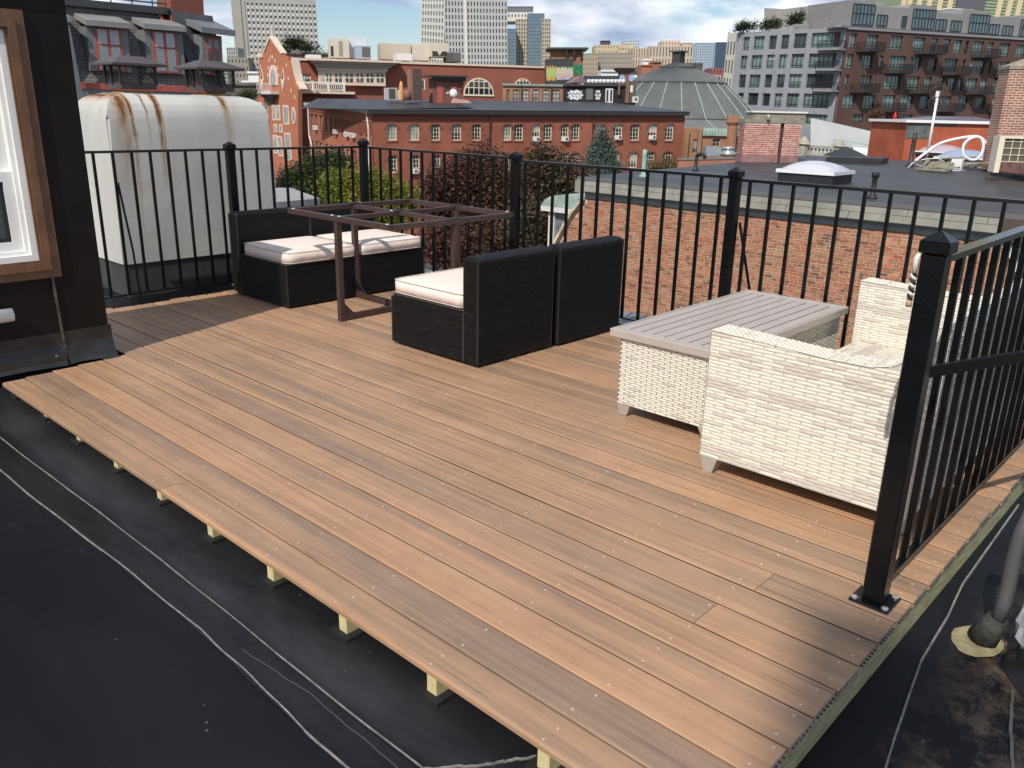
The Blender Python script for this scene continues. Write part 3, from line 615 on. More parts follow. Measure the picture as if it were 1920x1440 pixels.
def loveseat():
    X0, X1, Y0, Y1 = 1.70, 3.37, 0.765, 1.60
    t = thing('wicker_loveseat', 'cream and taupe wicker loveseat without cushions', 'loveseat', (X0, Y0, 0)); Wd = X1-X0; Dp = Y1-Y0; zb = 0.072
    prof = [(Dp, 0.0), (Dp+0.004, 0.611), (Dp-0.26, 0.602), (Dp-0.48, 0.594), (Dp-0.63, 0.597), (Dp-0.70, 0.615), (Dp-0.755, 0.652), (Dp-0.80, 0.70), (Dp-0.848, 0.748), (Dp-0.885, 0.752)]
    pr = [(p[0], p[1]) for p in prof]
    def top(y):
        for (a, za), (b_, zb_) in zip(pr[1:], pr[2:]):
            if b_ <= y <= a: return za+(zb_-za)*(a-y)/(a-b_)
        return pr[1][1] if y > pr[1][0] else pr[-1][1]
    def back(z): return -0.045*max(0, (z-0.1)/0.65)          # rear edge leans back
    th = 0.135
    for nm, xa, xb, so in (('arm', 0.0, th, -1), ('arm', Wd-th, Wd, -1)):
        outline = [(Dp, zb)]+pr[1:]+[(back(0.7), 0.7), (0.0, 0.1), (0, zb)]
        a = MB().prism([(xa+.005, y, z) for y, z in outline], (xb-xa-.01, 0, 0)).build(nm, core, t)
        w = MB()
        for face, xx, nx in (('o', xa+.005, -1), ('i', xb-.005, 1)):
            if face == 'i' and xa > 0.5: continue
            def ins(s, u_): yy = Dp+0.004-s; zz = zb+u_; return zz < top(yy)+0.004 and yy > back(zz)-0.006
            weave(w, (xx, Dp+0.004, zb), (0, -1, 0), (0, 0, 1), (nx, 0, 0), Dp+0.05, 0.70, 0.092, 0.0143, ins, seed=int(xx*100)+1, p_taupe=0.34)
        # woven top following the sweep of the arm
        pts = [(p[0], p[1]) for p in pr[1:]]
        for (ya, za), (yb_, zb_) in zip(pts, pts[1:]):
            d = Vector((0, yb_-ya, zb_-za)); L_ = d.length; d.normalize(); nn = Vector((0, d.z, -d.y)); nn = nn if nn.z > 0 else -nn
            weave(w, (xa, ya, za), (1, 0, 0), d, nn, xb-xa, L_, 0.028, 0.0125, seed=int(ya*90), rise=0.003, p_taupe=0.25, gap=0.25)
        weave(w, (xa, Dp+0.004, zb), (1, 0, 0), (0, 0, 1), (0, 1, 0), xb-xa, 0.535, 0.06, 0.0143, seed=8)
        w.build('wicker_weave', [cream, taupe], a, True, kind='stuff')
    # back
    o2 = [(0.0, zb), (0.0, 0.1), (back(0.75), 0.745), (0.085, 0.745), (0.125, 0.66), (0.16, 0.30), (0.16, zb)]
    bk = MB().prism([(th, y, z) for y, z in o2], (Wd-2*th, 0, 0)).build('backrest', core, t)
    w = MB()
    ln = Vector((0, -0.045, 0.65)); L_ = ln.length; ln.normalize()
    weave(w, (0, -0.002, 0.1), (1, 0, 0), ln, (0, -1, 0.0), Wd, L_, 0.092, 0.0143, seed=21, p_taupe=0.34)
    weave(w, (0, -0.002, zb), (1, 0, 0), (0, 0, 1), (0, -1, 0), Wd, 0.029, 0.092, 0.0143, seed=22)
    weave(w, (th, back(0.75), 0.747), (1, 0, 0), (0, 1, 0), (0, 0, 1), Wd-2*th, 0.13, 0.04, 0.0143, seed=23, p_taupe=0.15)
    d = Vector((0, 0.04, -0.085)); weave(w, (th, 0.085, 0.746), (1, 0, 0), d.normalized(), (0, 0.9, 0.4), Wd-2*th, d.length, 0.092, 0.0143, seed=24)
    d = Vector((0, 0.035, -0.36)); weave(w, (th, 0.126, 0.66), (1, 0, 0), d.normalized(), (0, 1, 0.1), Wd-2*th, d.length, 0.092, 0.0143, seed=25)
    w.build('wicker_weave', [cream, taupe], bk, True, kind='stuff')
    zs = 0.285
    st = MB().box(th, Wd-th, 0.165, Dp-0.02, zb+.001, zs).build('seat', core, t)
    w = MB(); weave(w, (th, 0.165, zs+.001), (1, 0, 0), (0, 1, 0), (0, 0, 1), Wd-2*th, Dp-0.19, 0.030, 0.016, seed=31, p_taupe=0.5, gap=0.3)
    weave(w, (th, Dp-0.019, zb), (1, 0, 0), (0, 0, 1), (0, 1, 0), Wd-2*th, zs-zb, 0.092, 0.0143, seed=32, p_taupe=0.3)
    w.build('wicker_weave', [cream, taupe], st, True, kind='stuff')
    for (x, y, sx, sy) in ((0.004, Dp, 1, -1), (0.004, 0.004, 1, 1), (Wd-.004, Dp, -1, -1), (Wd-.004, 0.004, -1, 1)): tfoot(t, x, y, zb-.0005, sx, sy, 0.078)
loveseat()

# ------------------------------------------------------------------ white stucco chimney with two caps
def m_stucco():
    m = mat('stucco', (0.62, 0.61, 0.57), rough=0.9, bump=0.35, bscale=9, spec=0.2)
    nt = m.node_tree; N = nt.nodes.new; L = nt.links.new; p = nt.nodes['Principled BSDF']; tc = N('ShaderNodeTexCoord'); sx = N('ShaderNodeSeparateXYZ'); L(tc.outputs['Object'], sx.inputs[0])
    def noise(sc, st, d=6):
        mp = N('ShaderNodeMapping'); mp.inputs['Scale'].default_value = st; L(tc.outputs['Object'], mp.inputs[0])
        n = N('ShaderNodeTexNoise'); n.inputs['Scale'].default_value = sc; n.inputs['Detail'].default_value = d; L(mp.outputs[0], n.inputs[0]); return n.outputs['Fac']
    def ramp(fac, pts):
        r_ = N('ShaderNodeValToRGB'); e = r_.color_ramp.elements
        while len(e) < len(pts): e.new(0.5)
        for k, (ps, c) in enumerate(pts): e[k].position = ps; e[k].color = (*c, 1)
        L(fac, r_.inputs[0]); return r_.outputs[0]
    def mth(op, a, b):
        n = N('ShaderNodeMath'); n.operation = op
        for k, q in enumerate((a, b)):
            if isinstance(q, (int, float)): n.inputs[k].default_value = q
            else: L(q, n.inputs[k])
        return n.outputs[0]
    base = ramp(noise(1.6, (1, 1, 0.5), 8), [(0.3, (0.42, 0.42, 0.40)), (0.7, (0.62, 0.61, 0.575))])
    wob = mth('MULTIPLY', mth('SUBTRACT', noise(3, (1, 1, 1.2), 4), 0.5), 0.10)
    X = mth('ADD', sx.outputs[0], wob)
    tot = None
    # rust runs below the two caps: (x, half width, z where it ends, z where it starts)
    for (x, hw, ze, zs, k) in ((0.13, 0.10, 0.75, 1.6, 0.8), (0.19, 0.03, 0.5, 1.5, 0.75), (0.41, 0.036, 0.8, 1.55, 1.1), (0.435, 0.014, 0.3, 1.3, 0.6), (0.31, 0.022, 1.12, 1.45, 0.7), (0.97, 0.045, 0.95, 1.7, 0.9), (1.0, 0.02, 0.6, 1.4, 0.35), (0.2, 0.025, 0.0, 0.9, 0.3)):
        a = mth('SUBTRACT', 1.0, mth('MINIMUM', mth('DIVIDE', mth('ABSOLUTE', mth('SUBTRACT', X, x), 0), hw), 1.0))
        zf = N('ShaderNodeMapRange'); zf.inputs['From Min'].default_value = ze; zf.inputs['From Max'].default_value = zs; L(sx.outputs[2], zf.inputs[0])
        q = mth('MULTIPLY', mth('MULTIPLY', a, zf.outputs[0]), k); tot = q if tot is None else mth('MAXIMUM', tot, q)
    zt = N('ShaderNodeMapRange'); zt.inputs['From Min'].default_value = 1.36; zt.inputs['From Max'].default_value = 1.5; L(sx.outputs[2], zt.inputs[0])
    topn = mth('MULTIPLY', mth('MULTIPLY', zt.outputs[0], ramp(noise(4, (1, 1, 1)), [(0.5, (0, 0, 0)), (0.7, (1, 1, 1))])), 0.35)
    tot = mth('MAXIMUM', tot, topn)
    tot = mth('MULTIPLY', tot, ramp(noise(14, (1, 1, 0.4), 7), [(0.25, (0.5, 0.5, 0.5)), (0.6, (1.3, 1.3, 1.3))]))
    rust = ramp(tot, [(0.0, (0.46, 0.33, 0.18)), (0.45, (0.30, 0.16, 0.06)), (0.85, (0.15, 0.065, 0.025))])
    fac = ramp(tot, [(0.08, (0, 0, 0)), (0.75, (1, 1, 1))])
    mx = N('ShaderNodeMix'); mx.data_type = 'RGBA'; L(fac, mx.inputs['Factor']); L(base, mx.inputs['A']); L(rust, mx.inputs['B'])
    L(mx.outputs['Result'], p.inputs['Base Color'])
    return m
def chimney():
    x0, x1, y0, y1 = 1.43, 2.80, 6.50, 7.16
    t = thing('stucco_chimney', 'wide white stucco chimney stained with rust behind the railing', 'chimney', (x0, y0, -0.1)); Wd = x1-x0; Dp = y1-y0
    st = m_stucco(); bm = bmesh.new()
    ring = [(0, 0), (Wd, 0), (Wd, Dp), (0, Dp)]
    lv = [(0.33, 0.0), (0.9, 0.004), (1.40, 0.010), (1.46, 0.022), (1.51, 0.045), (1.545, 0.08), (1.57, 0.13), (1.585, 0.20)]
    rows = [[bm.verts.new((x+(i if x == 0 else -i), y+(i if y == 0 else -i), z)) for x, y in ring] for z, i in lv]
    for a, b_ in zip(rows, rows[1:]):
        for k in range(4): bm.faces.new((a[k], a[(k+1) % 4], b_[(k+1) % 4], b_[k]))
    bm.faces.new(rows[-1]); bm.faces.new(rows[0][::-1])
    bmesh.ops.bevel(bm, geom=[e for e in bm.edges if abs(e.verts[0].co.z-e.verts[1].co.z) > 0.2], offset=0.02, segments=3, affect='EDGES')
    bmesh.ops.subdivide_edges(bm, edges=bm.edges, cuts=3, use_grid_fill=True)
    bmesh.ops.recalc_face_normals(bm, faces=bm.faces)
    me = bpy.data.meshes.new('shaft'); bm.to_mesh(me); bm.free(); me.materials.append(st)
    for p in me.polygons: p.use_smooth = True
    me.set_sharp_from_angle(angle=R(26))
    o = bpy.data.objects.new('shaft', me); COL.objects.link(o); o.parent = t
    MB().bbox(0.012, Wd-0.012, 0.012, Dp-0.012, -0.02, 0.332, 0.01).build('painted_base', mat('dark_paint', (0.055, 0.05, 0.05), rough=0.55, var=0.3, vscale=4), t)
    # crack lines and mortar pads
    capm_ = mat('rusty_cap', (0.062, 0.046, 0.044), rough=0.4, var=0.35, vscale=8); dark = mat('cap_mesh', (0.02, 0.018, 0.018), rough=0.5)
    clay = mat('clay_flue', (0.38, 0.22, 0.08), rough=0.8, var=0.4, vscale=9)
    for cx, lab in ((0.36, 'rusty brown metal chimney cap with mesh sides, nearer the penthouse'), (1.02, 'rusty brown metal chimney cap with mesh sides, nearer the corner post')):
        MB().lathe([(0.17, 0.0), (0.155, 0.05), (0.15, 0.052)], (cx, 0.33, 1.55), 4, R(45)).build('flue', clay, t)
        c = thing('chimney_cap', lab, 'chimney cap', (x0+cx, y0+0.33, 1.512), group='two chimney caps on the white chimney')
        w = 0.135; z0, z1 = 0.004, 0.17
        B(-w, w, -w, w, z0, z0+0.045).build('collar', capm_, c)
        m_ = MB()
        for (a, b_) in (((-w, -w), (w, -w)), ((w, -w), (w, w)), ((w, w), (-w, w)), ((-w, w), (-w, -w))):
            A_ = Vector((*a, 0)); B_ = Vector((*b_, 0)); n = 11
            for k in range(n):
                for sg in (0, 1):
                    p = A_+(B_-A_)*((k+sg)/n); q = A_+(B_-A_)*((k+1-sg)/n)
                    for zz in range(4):
                        za = z0+0.045+zz*0.03; m_.bar((p.x, p.y, za+(0.03 if zz % 2 else 0)), (q.x, q.y, za+(0 if zz % 2 else 0.03)), 0.0024)
        for (x, y) in ((-w, -w), (w, -w), (w, w), (-w, w), (0.02, -w), (-w, 0.02)):
            m_.bar((x, y, z0+.03), (x, y, z1), 0.018)
        m_.build('mesh', dark, c)
        e = 0.21; f_ = 0.20; h = MB(); g = 0.075
        h.add([(-e, -f_, z1), (e, -f_, z1), (e, f_, z1), (-e, f_, z1), (-e, -f_, z1+0.016), (e, -f_, z1+0.016), (e, f_, z1+0.016), (-e, f_, z1+0.016), (-e+g*1.6, -0.045, z1+0.072), (e-g*1.6, -0.045, z1+0.072), (e-g*1.6, 0.045, z1+0.072), (-e+g*1.6, 0.045, z1+0.072)],
              [(0, 3, 2, 1), (0, 1, 5, 4), (1, 2, 6, 5), (2, 3, 7, 6), (3, 0, 4, 7), (4, 5, 9, 8), (5, 6, 10, 9), (6, 7, 11, 10), (7, 4, 8, 11), (8, 9, 10, 11)])
        h.build('hood', capm_, c)
chimney()

# ------------------------------------------------------------------ vent pipe and wrapped pipe at the lower right
def vents():
    p = AZ((1828, 1205), -0.14); z = zr(p.x, p.y); d0 = (p-CAM).dot(CF)
    t = thing('vent_pipe', 'grey pipe leaning out of a dirty rubber boot on the black roof', 'pipe', (p.x, p.y, z))
    rr = random.Random(2); n = 18; vs_ = []; fs = []
    for (r_, zz) in ((0.075, 0.003), (0.066, 0.012), (0.05, 0.017)):
        for i in range(n): a = 2*math.pi*i/n; k = r_*(1+rr.uniform(-.08, .08)); vs_.append((k*math.cos(a)*1.25, k*math.sin(a), zz))
    for j in range(2):
        for i in range(n): fs.append((j*n+i, j*n+(i+1) % n, (j+1)*n+(i+1) % n, (j+1)*n+i))
    fs.append(list(range(2*n, 3*n))); MB().add(vs_, fs).build('sealant', mat('sealant', (0.27, 0.235, 0.13), rough=0.8, var=0.35, vscale=18, bump=.3), t)
    P_ = [D(q, d0-o) for q, o in (((1842, 1196), 0.02), ((1858, 1178), 0.05), ((1872, 1158), 0.07))]
    MB().tube(P_, [0.045, 0.038, 0.030], 14).build('boot', mat('boot', (0.035, 0.033, 0.03), rough=0.75, var=0.6, vscale=30, bump=.6, bscale=60), t, True, world=True)
    P_ = [D(q, d0-o) for q, o in (((1870, 1162), 0.075), ((1884, 1128), 0.09), ((1893, 1090), 0.10), ((1902, 1045), 0.12), ((1915, 1000), 0.14), ((1940, 950), 0.16))]
    MB().tube(P_, 0.021, 12).build('pipe', mat('grey_pvc', (0.075, 0.075, 0.08), rough=0.5), t, True, world=True)
    q = AZ((1962, 1262), -0.15); t2 = thing('wrapped_vent', 'vent wrapped in crumpled white plastic at the right edge', 'vent', (q.x, q.y, zr(q.x, q.y)))
    b = MB(); rr = random.Random(4); n = 26; prof = [(0.082, 0.10), (0.098, 0.115), (0.10, 0.16), (0.092, 0.24), (0.085, 0.36), (0.08, 0.6)]; vs_ = []; fs = []
    for (r_, zz) in prof:
        for i in range(n): a = 2*math.pi*i/n; k = r_*(1+rr.uniform(-0.08, 0.08)); vs_.append((k*math.cos(a), k*math.sin(a), zz+rr.uniform(-0.012, 0.012)))
    for j in range(len(prof)-1):
        for i in range(n): fs.append((j*n+i, j*n+(i+1) % n, (j+1)*n+(i+1) % n, (j+1)*n+i))
    b.add(vs_, fs); b.build('plastic_wrap', mat('plastic_wrap', (0.62, 0.62, 0.64), rough=0.25, var=0.25, vscale=10, bump=0.6, bscale=14), t2)
    MB().lathe([(0.17, 0.0), (0.13, 0.012), (0.09, 0.05), (0.08, 0.2)], (0, 0, 0), 20).build('boot', mat('boot_black', (0.012, 0.012, 0.013), rough=0.35, var=0.4, vscale=8), t2, True)
vents()
# ------------------------------------------------------------------ brick neighbour with the flat roof
brick_tones = [mat('brick_salmon', (0.45, 0.20, 0.125), 0.85, var=0.25, vscale=14, rand=0.22, spec=0.2), mat('brick_tan', (0.40, 0.24, 0.145), 0.85, var=0.25, vscale=14, rand=0.2, spec=0.2),
               mat('brick_dark', (0.21, 0.115, 0.085), 0.85, var=0.3, vscale=14, rand=0.25, spec=0.2), mat('brick_red', (0.42, 0.14, 0.09), 0.85, var=0.25, vscale=14, rand=0.2, spec=0.2),
               mat('brick_brown', (0.34, 0.16, 0.098), 0.85, var=0.3, vscale=14, rand=0.2, spec=0.2)]
lime = mat('lime_mortar', (0.64, 0.45, 0.325), 0.9, var=0.15, vscale=3, spec=0.1)
SL = 0.018
def rz_(x): return -0.27+SL*(x-17)
nb = thing('brick_row_house', 'flat roofed brick house whose bare end wall faces the deck', 'house', (17, 9, -14))
def lay_bricks(root, faces, cap_n, near, mort, tones, wts, bl=0.203, bh=0.057, pl=0.213, ph=0.0677, seed=1, name='brick'):
    """faces: (origin, dir, up, normal, length, height, inside(s,t), phase); nearest cap_n become single bricks, the rest one mesh"""
    rr = random.Random(seed); allb = []
    for (o, eu, ew, nn, lu, lw, inside) in faces:
        o = Vector(o); eu = Vector(eu); ew = Vector(ew); nn = Vector(nn)
        for j in range(int(lw/ph)):
            s = -rr.uniform(0, 1)*pl if j % 2 else -pl*rr.uniform(0.3, 0.6); hdr = (j % 6 == 5)
            while s < lu:
                L_ = (0.098 if (hdr or rr.random() < 0.12) else bl); a = max(0, s+0.005); b_ = min(lu, s+L_+0.005)
                if b_-a > 0.03 and (inside is None or (inside(a, j*ph) and inside(b_, j*ph) and inside(a, j*ph+bh) and inside(b_, j*ph+bh))):
                    allb.append((o+eu*a+ew*(j*ph+0.005), eu*(b_-a), ew*bh, nn*(0.007+rr.uniform(-0.003, 0.004))))
                s += L_+0.01
    allb.sort(key=lambda q: (near-(q[0])).length)
    def bx(mb, q):
        o, a, c, n = q; k = 0.1
        p = [o, o+a, o+a+c, o+c]; ce = o+a*0.5+c*0.5; q2 = [ce+(v-ce)*(1-0.0)+n for v in p]
        mb.add(p+q2, [(4, 5, 6, 7), (0, 1, 5, 4), (1, 2, 6, 5), (2, 3, 7, 6), (3, 0, 4, 7)])
    for q in allb[:cap_n]:
        m_ = MB(); q2 = (Vector((0, 0, 0)), q[1], q[2], q[3]); bx(m_, q2)
        me = bpy.data.meshes.new(name); me.from_pydata([tuple(v) for v in m_.v], [], m_.f); me.materials.append(rr.choices(tones, wts)[0])
        ob = bpy.data.objects.new(name, me); COL.objects.link(ob); ob.parent = root
        ob.matrix_local = WM[root.name].inverted() @ Matrix.Translation(q[0])
    m_ = MB()
    for q in allb[cap_n:]:
        m_.i = rr.choices(range(len(tones)), wts)[0]; bx(m_, q)
    if m_.v: m_.build('brickwork', tones, root, world=True, kind='stuff')
    return len(allb)
def neighbour():
    XW = 17.0; yl, yr = 14.2, 3.9; zt = -0.62; zb = -10
    def edge_l(z): return 14.17 if z > -0.82 else (14.17+0.75*(-0.82-z)**0.8 if z > -2.6 else 14.17+0.75*1.78**0.8)
    def edge_r(z): return 3.95 if z > -0.79 else 3.95-0.61*(-0.79-z)
    body = MB()
    zs = [zt-0.2, -1.2, -1.6, -2.0, -2.4, -2.6, -14]
    for a, b_ in zip(zs, zs[1:]):
        la, lb, ra, rb_ = edge_l(a), edge_l(b_), max(edge_r(a), 0.5), max(edge_r(b_), 0.5)
        body.add([(XW+.02, la, a), (XW+.02, ra, a), (XW+.02, rb_, b_), (XW+.02, lb, b_), (XW+9, la, a), (XW+9, ra, a), (XW+9, rb_, b_), (XW+9, lb, b_)], [(0, 1, 2, 3), (0, 3, 7, 4), (1, 5, 6, 2)])
    body.build('end_wall', lime, nb, world=True)
    def ins(s, t_): z = -4.6+t_; y = 15.6-s; return z < -0.80 and edge_r(z) < y < edge_l(z)
    near = Vector((17, 5.0, -1.0))
    lay_bricks(nb, [((XW+.02, 15.6, -4.6), (0, -1, 0), (0, 0, 1), (-1, 0, 0), 13.0, 3.8, ins)], 300, near, lime, brick_tones, [5, 3.5, 1.2, 1.2, 4], bl=0.198, bh=0.0535, seed=2)
    # grey panelled parapet band, flashing under it
    pan = mat('slate_panel', (0.25, 0.24, 0.205), rough=0.6, var=0.2, vscale=2.5, spec=0.3); fl_ = mat('lead_flashing', (0.23, 0.245, 0.235), rough=0.5, var=0.2, vscale=3)
    for row, (za, zb_) in enumerate(((-0.62, -0.478), (-0.47, -0.325))):
        y = 14.16
        rr = random.Random(row)
        while y > 4.15:
            y2 = max(y-rr.uniform(1.1, 1.7), 4.1)
            MB().prism([(XW-0.14+0.03*row, y, za), (XW-0.14+0.03*row, y2+0.012, za), (XW-0.11+0.03*row, y2+0.012, zb_), (XW-0.11+0.03*row, y, zb_)], (0.10, 0, 0)).build('slate', pan, nb, world=True); y = y2
    B(XW-0.16, XW, 4.0, 14.22, -0.655, -0.625).build('drip_rail', mat('drip_dark', (0.02, 0.02, 0.02)), nb, world=True)
    B(XW-0.02, XW+.1, 4.0, 14.18, -0.81, -0.66).build('flashing', fl_, nb, world=True)
    cc = mat('copper_brown', (0.12, 0.085, 0.07), rough=0.45, metal=0.3)
    B(XW-0.17, XW+0.3, 3.45, 4.06, -0.66, -0.33).build('gutter_end', cc, nb, world=True)
    B(XW-0.17, XW+0.3, 14.22, 14.42, -0.66, -0.33).build('gutter_end', pan, nb, world=True)
    # raking edges of the mansard
    wt = mat('white_trim', (0.7, 0.69, 0.66), rough=0.5); wo_ = mat('bare_rake', (0.5, 0.42, 0.3), rough=0.7, var=0.4, vscale=3)
    rk = MB(); pl = [(XW-0.05, edge_l(z)+0.03, z) for z in (-0.82, -1.2, -1.6, -2.0, -2.4, -2.6)]
    for a, b_ in zip(pl, pl[1:]): rk.bar(a, b_, 0.16, 0.07)
    rk.build('rake_board', wo_, nb, world=True)
    MB().bar((XW-0.05, 3.93, -0.80), (XW-0.05, 2.2, -3.6), 0.16, 0.07).build('rake_board', wt, nb, world=True)
    MB().prism([(XW, 3.9, -0.8), (XW, 1.6, -4.6), (XW, 1.2, -4.6), (XW, 3.3, -0.8)], (9, 0, 0)).build('mansard_slates', mat_brick('mansard_slate', (0.10, 0.105, 0.11), (0.13, 0.135, 0.14), (0.03, 0.03, 0.03), 0.3, 0.2, 0.012), nb, world=True)
    # roof sheet
    rfm = mat('neighbour_roofing', (0.042, 0.043, 0.048), rough=0.5, var=0.4, vscale=0.9, bump=0.1, bscale=4)
    r_ = MB(); n = 26
    vs_ = []; fs = []
    for i in range(n+1):
        for j in range(n+1):
            x = XW-0.1+(14.2)*i/n; y = 3.5+(10.9+ (0.0))*j/n; vs_.append((x, y, rz_(x)+random.Random(i*40+j).uniform(-.006, .006)))
    for i in range(n):
        for j in range(n): a = i*(n+1)+j; fs.append((a, a+1, a+n+2, a+n+1))
    r_.add(vs_, fs); r_.build('roof', rfm, nb, True, world=True)
    B(XW-0.10, XW-0.06, 3.5, 14.4, -0.33, -0.245).build('roof_edge', mat('roof_edge_grey', (0.13, 0.13, 0.135), rough=0.5), nb, world=True)
    B(XW+.1, XW+13.9, 3.6, 14.2, -1.2, -0.36).build('roof_structure', lime, nb, world=True)
    # green-roofed dormer on the far slope
    dm = thing('copper_dormer', 'small dormer with a pale green copper roof left of the brick end wall', 'dormer', (17.6, 15.2, -3))
    wm = mat('dormer_white', (0.6, 0.6, 0.57), rough=0.6); gr = mat('verdigris', (0.28, 0.37, 0.32), rough=0.7, var=0.25, vscale=4)
    p = AX((1060, 430), 17.7); yc = p.y
    B(17.5, 18.7, yc-0.62, yc+0.36, -3.4, -1.33).build('cheek', mat('dormer_slate', (0.14, 0.15, 0.17), rough=0.5, var=0.3, vscale=5), dm, world=True)
    B(17.42, 17.5, yc+0.2, yc+0.42, -3.4, -1.33).build('corner_board', wm, dm, world=True)
    B(17.3, 18.8, yc-0.75, yc+0.62, -1.33, -1.19).build('cornice', wm, dm, world=True)
    h = MB(); pr_ = [(-0.75, 0), (0.62, 0), (0.50, 0.16), (0.25, 0.30), (-0.1, 0.36), (-0.75, 0.30)]
    h.prism([(17.3, yc+a, -1.188+b_) for a, b_ in pr_], (1.5, 0, 0)); h.build('roof', gr, dm, world=True)
neighbour()
def on_roof(px):
    """point of the neighbour's roof under a pixel"""
    n = Vector((-SL, 0, 1)); p0 = Vector((17, 9, -0.27)); d = ray(px); return CAM+d*((p0-CAM).dot(n)/d.dot(n))
def roof_things():
    blk = mat('black_curb', (0.018, 0.019, 0.022), rough=0.5, var=0.3, vscale=3); wh = mat('white_frame', (0.75, 0.75, 0.76), rough=0.4)
    # skylight
    t = thing('skylight', 'domed skylight in a white frame on a black curb, on the neighbouring roof', 'skylight', (20.4, 9.35, rz_(20.4)))
    hx, hy = 0.62, 0.72; B(-hx, hx, -hy, hy, -0.05, 0.24).build('curb', blk, t)
    B(-hx-.05, hx+.05, -hy-.05, hy+.05, 0.243, 0.33).build('frame', wh, t)
    n = 10; vs_ = []; fs = []
    for i in range(n+1):
        for j in range(n+1):
            u, v = 2*i/n-1, 2*j/n-1; vs_.append((u*hx, v*hy, 0.332+0.22*(1-u*u)**0.6*(1-v*v)**0.6))
    for i in range(n):
        for j in range(n): a = i*(n+1)+j; fs.append((a, a+n+1, a+n+2, a+1))
    MB().add(vs_, fs).build('dome', mat('acrylic', (0.52, 0.52, 0.58), rough=0.12, spec=0.7), t, True)
    def pipe(lbl, px, h, r, m_, flare=True, elbow=None):
        p = on_roof(px); t = thing('roof_vent', lbl, 'vent', p)
        b = MB().lathe([(r*2.2, 0), (r*1.9, 0.03), (r*1.15, 0.09), (r, 0.1), (r, h*0.78)]+([(r*1.05, h*0.79), (r*1.5, h*0.82), (r*1.5, h*0.98), (r*1.3, h)] if flare else [(r, h)]), n=14)
        b.build('stack', m_, t, True)
        if elbow: MB().tube([(0, 0, h-.02), (0, -.05, h+.05), (0, -0.16, h+.07), (0, -0.26, h+.05), (0, -.28, h-.06)], r*1.05, 10).build('elbow', m_, t, True)
    cast = mat('cast_iron', (0.018, 0.018, 0.02), rough=0.55, var=0.3, vscale=8)
    pipe('short black vent stack with a flared top at the roof edge', (1635, 372), 0.56, 0.055, cast)
    pipe('black gooseneck vent left of the bushy post cap, with its elbow to the right', (1304, 320), 0.42, 0.05, cast, False, True)
    pipe('pale green copper vent pipe before the dormitory windows', (1206, 332), 0.72, 0.06, mat('vent_green', (0.24, 0.36, 0.31), rough=0.6, var=0.2, vscale=5), False)
    pipe('tall dark stack beside the white cable loops', (1706, 312), 1.05, 0.07, mat('stack_dark', (0.04, 0.038, 0.038), rough=0.5, metal=0.3), False)
    a = on_roof((1548, 305)); b_ = on_roof((1652, 309)); t = thing('roof_hatch', 'long low black box on the neighbouring roof behind the skylight', 'hatch', a)
    MB().prism([a, b_, b_+Vector((1.2, 0.2, 0.02)), a+Vector((1.2, 0.2, 0.02))], (0, 0, 0.19)).build('curb', blk, t, world=True)
    c = (a+b_)/2+Vector((1.5, 0.9, 0.16)); MB().lathe([(0.75, 0), (0.7, 0.05), (0.05, 0.33)], c, 4, R(20)).build('lid', mat('hatch_lid', (0.03, 0.032, 0.036), rough=0.5), t, world=True)
    # brick chimney pair with stucco crown
    p0 = on_roof((1390, 304)); d0 = (p0-CAM).dot(CF)
    A_ = D((1390, 304), d0); u = Vector((CR.x, CR.y, 0)).normalized(); v = Vector((-u.y, u.x, 0))
    M_ = Matrix(((u.x, v.x, 0, A_.x), (u.y, v.y, 0, A_.y), (0, 0, 1, A_.z), (0, 0, 0, 1))); k = d0/FPX
    t = thing('brick_chimney', 'twin shaft brick chimney with grey crown and white slab on the neighbouring roof', 'chimney', mat=M_)
    redb = [mat('chim_red', (0.36, 0.115, 0.08), 0.85, var=0.25, vscale=10, rand=0.2), mat('chim_red2', (0.30, 0.10, 0.085), 0.85, var=0.3, vscale=10, rand=0.25), mat('chim_pink', (0.42, 0.2, 0.16), 0.85, var=0.2, vscale=10)]
    mor = mat('pale_mortar', (0.74, 0.62, 0.55), 0.9, var=0.2, vscale=5)
    base = mat('chim_base', (0.26, 0.15, 0.14), 0.8, var=0.25, vscale=5)
    sh = [(0, 66*k), (73*k, 104*k)]; hb, ht = 13*k, 71*k; dp = 0.75
    faces = []
    for (x0, x1) in sh:
        B(x0, x1, 0.0, dp, -0.1, ht).build('shaft', mor, t)
        B(x0-.015, x1+.015, -0.015, dp+.015, -0.1, hb).build('base', base, t)
        for (o, eu, nn, L_) in (((x0, 0, hb), (1, 0, 0), (0, -1, 0), x1-x0), ((x0, dp, hb), (0, -1, 0), (-1, 0, 0), dp)):
            faces.append((M_ @ Vector(o), M_.to_3x3() @ Vector(eu), Vector((0, 0, 1)), M_.to_3x3() @ Vector(nn), L_, ht-hb, None))
    lay_bricks(t, faces, 300, CAM, mor, redb, [4, 3, 1], bl=0.196, bh=0.046, seed=9)
    B(66*k-.01, 73*k+.01, 0.1, dp-.02, -0.1, ht-.02).build('web', mat('web_dark', (0.05, 0.04, 0.04)), t)  # dark slab set back in the gap between the two shafts
    gs = mat('stucco_grey', (0.25, 0.225, 0.17), 0.9, var=0.3, vscale=6)
    B(-.03, 110*k, -0.03, dp+.03, ht+.001, ht+6*k).build('ledge', gs, t); B(12*k, 110*k, 0.0, dp, ht+6*k, ht+18*k).build('crown', gs, t)
    B(10*k, 112*k, -0.05, dp+.05, ht+18*k, ht+21*k).build('slab', mat('slab_white', (0.7, 0.68, 0.66)), t)
    MB().lathe([(0.05, 0), (0.06, 0.1), (0.03, 0.16)], (40*k, -0.1, ht+6*k), 10).build('flue_cap', galv, t)
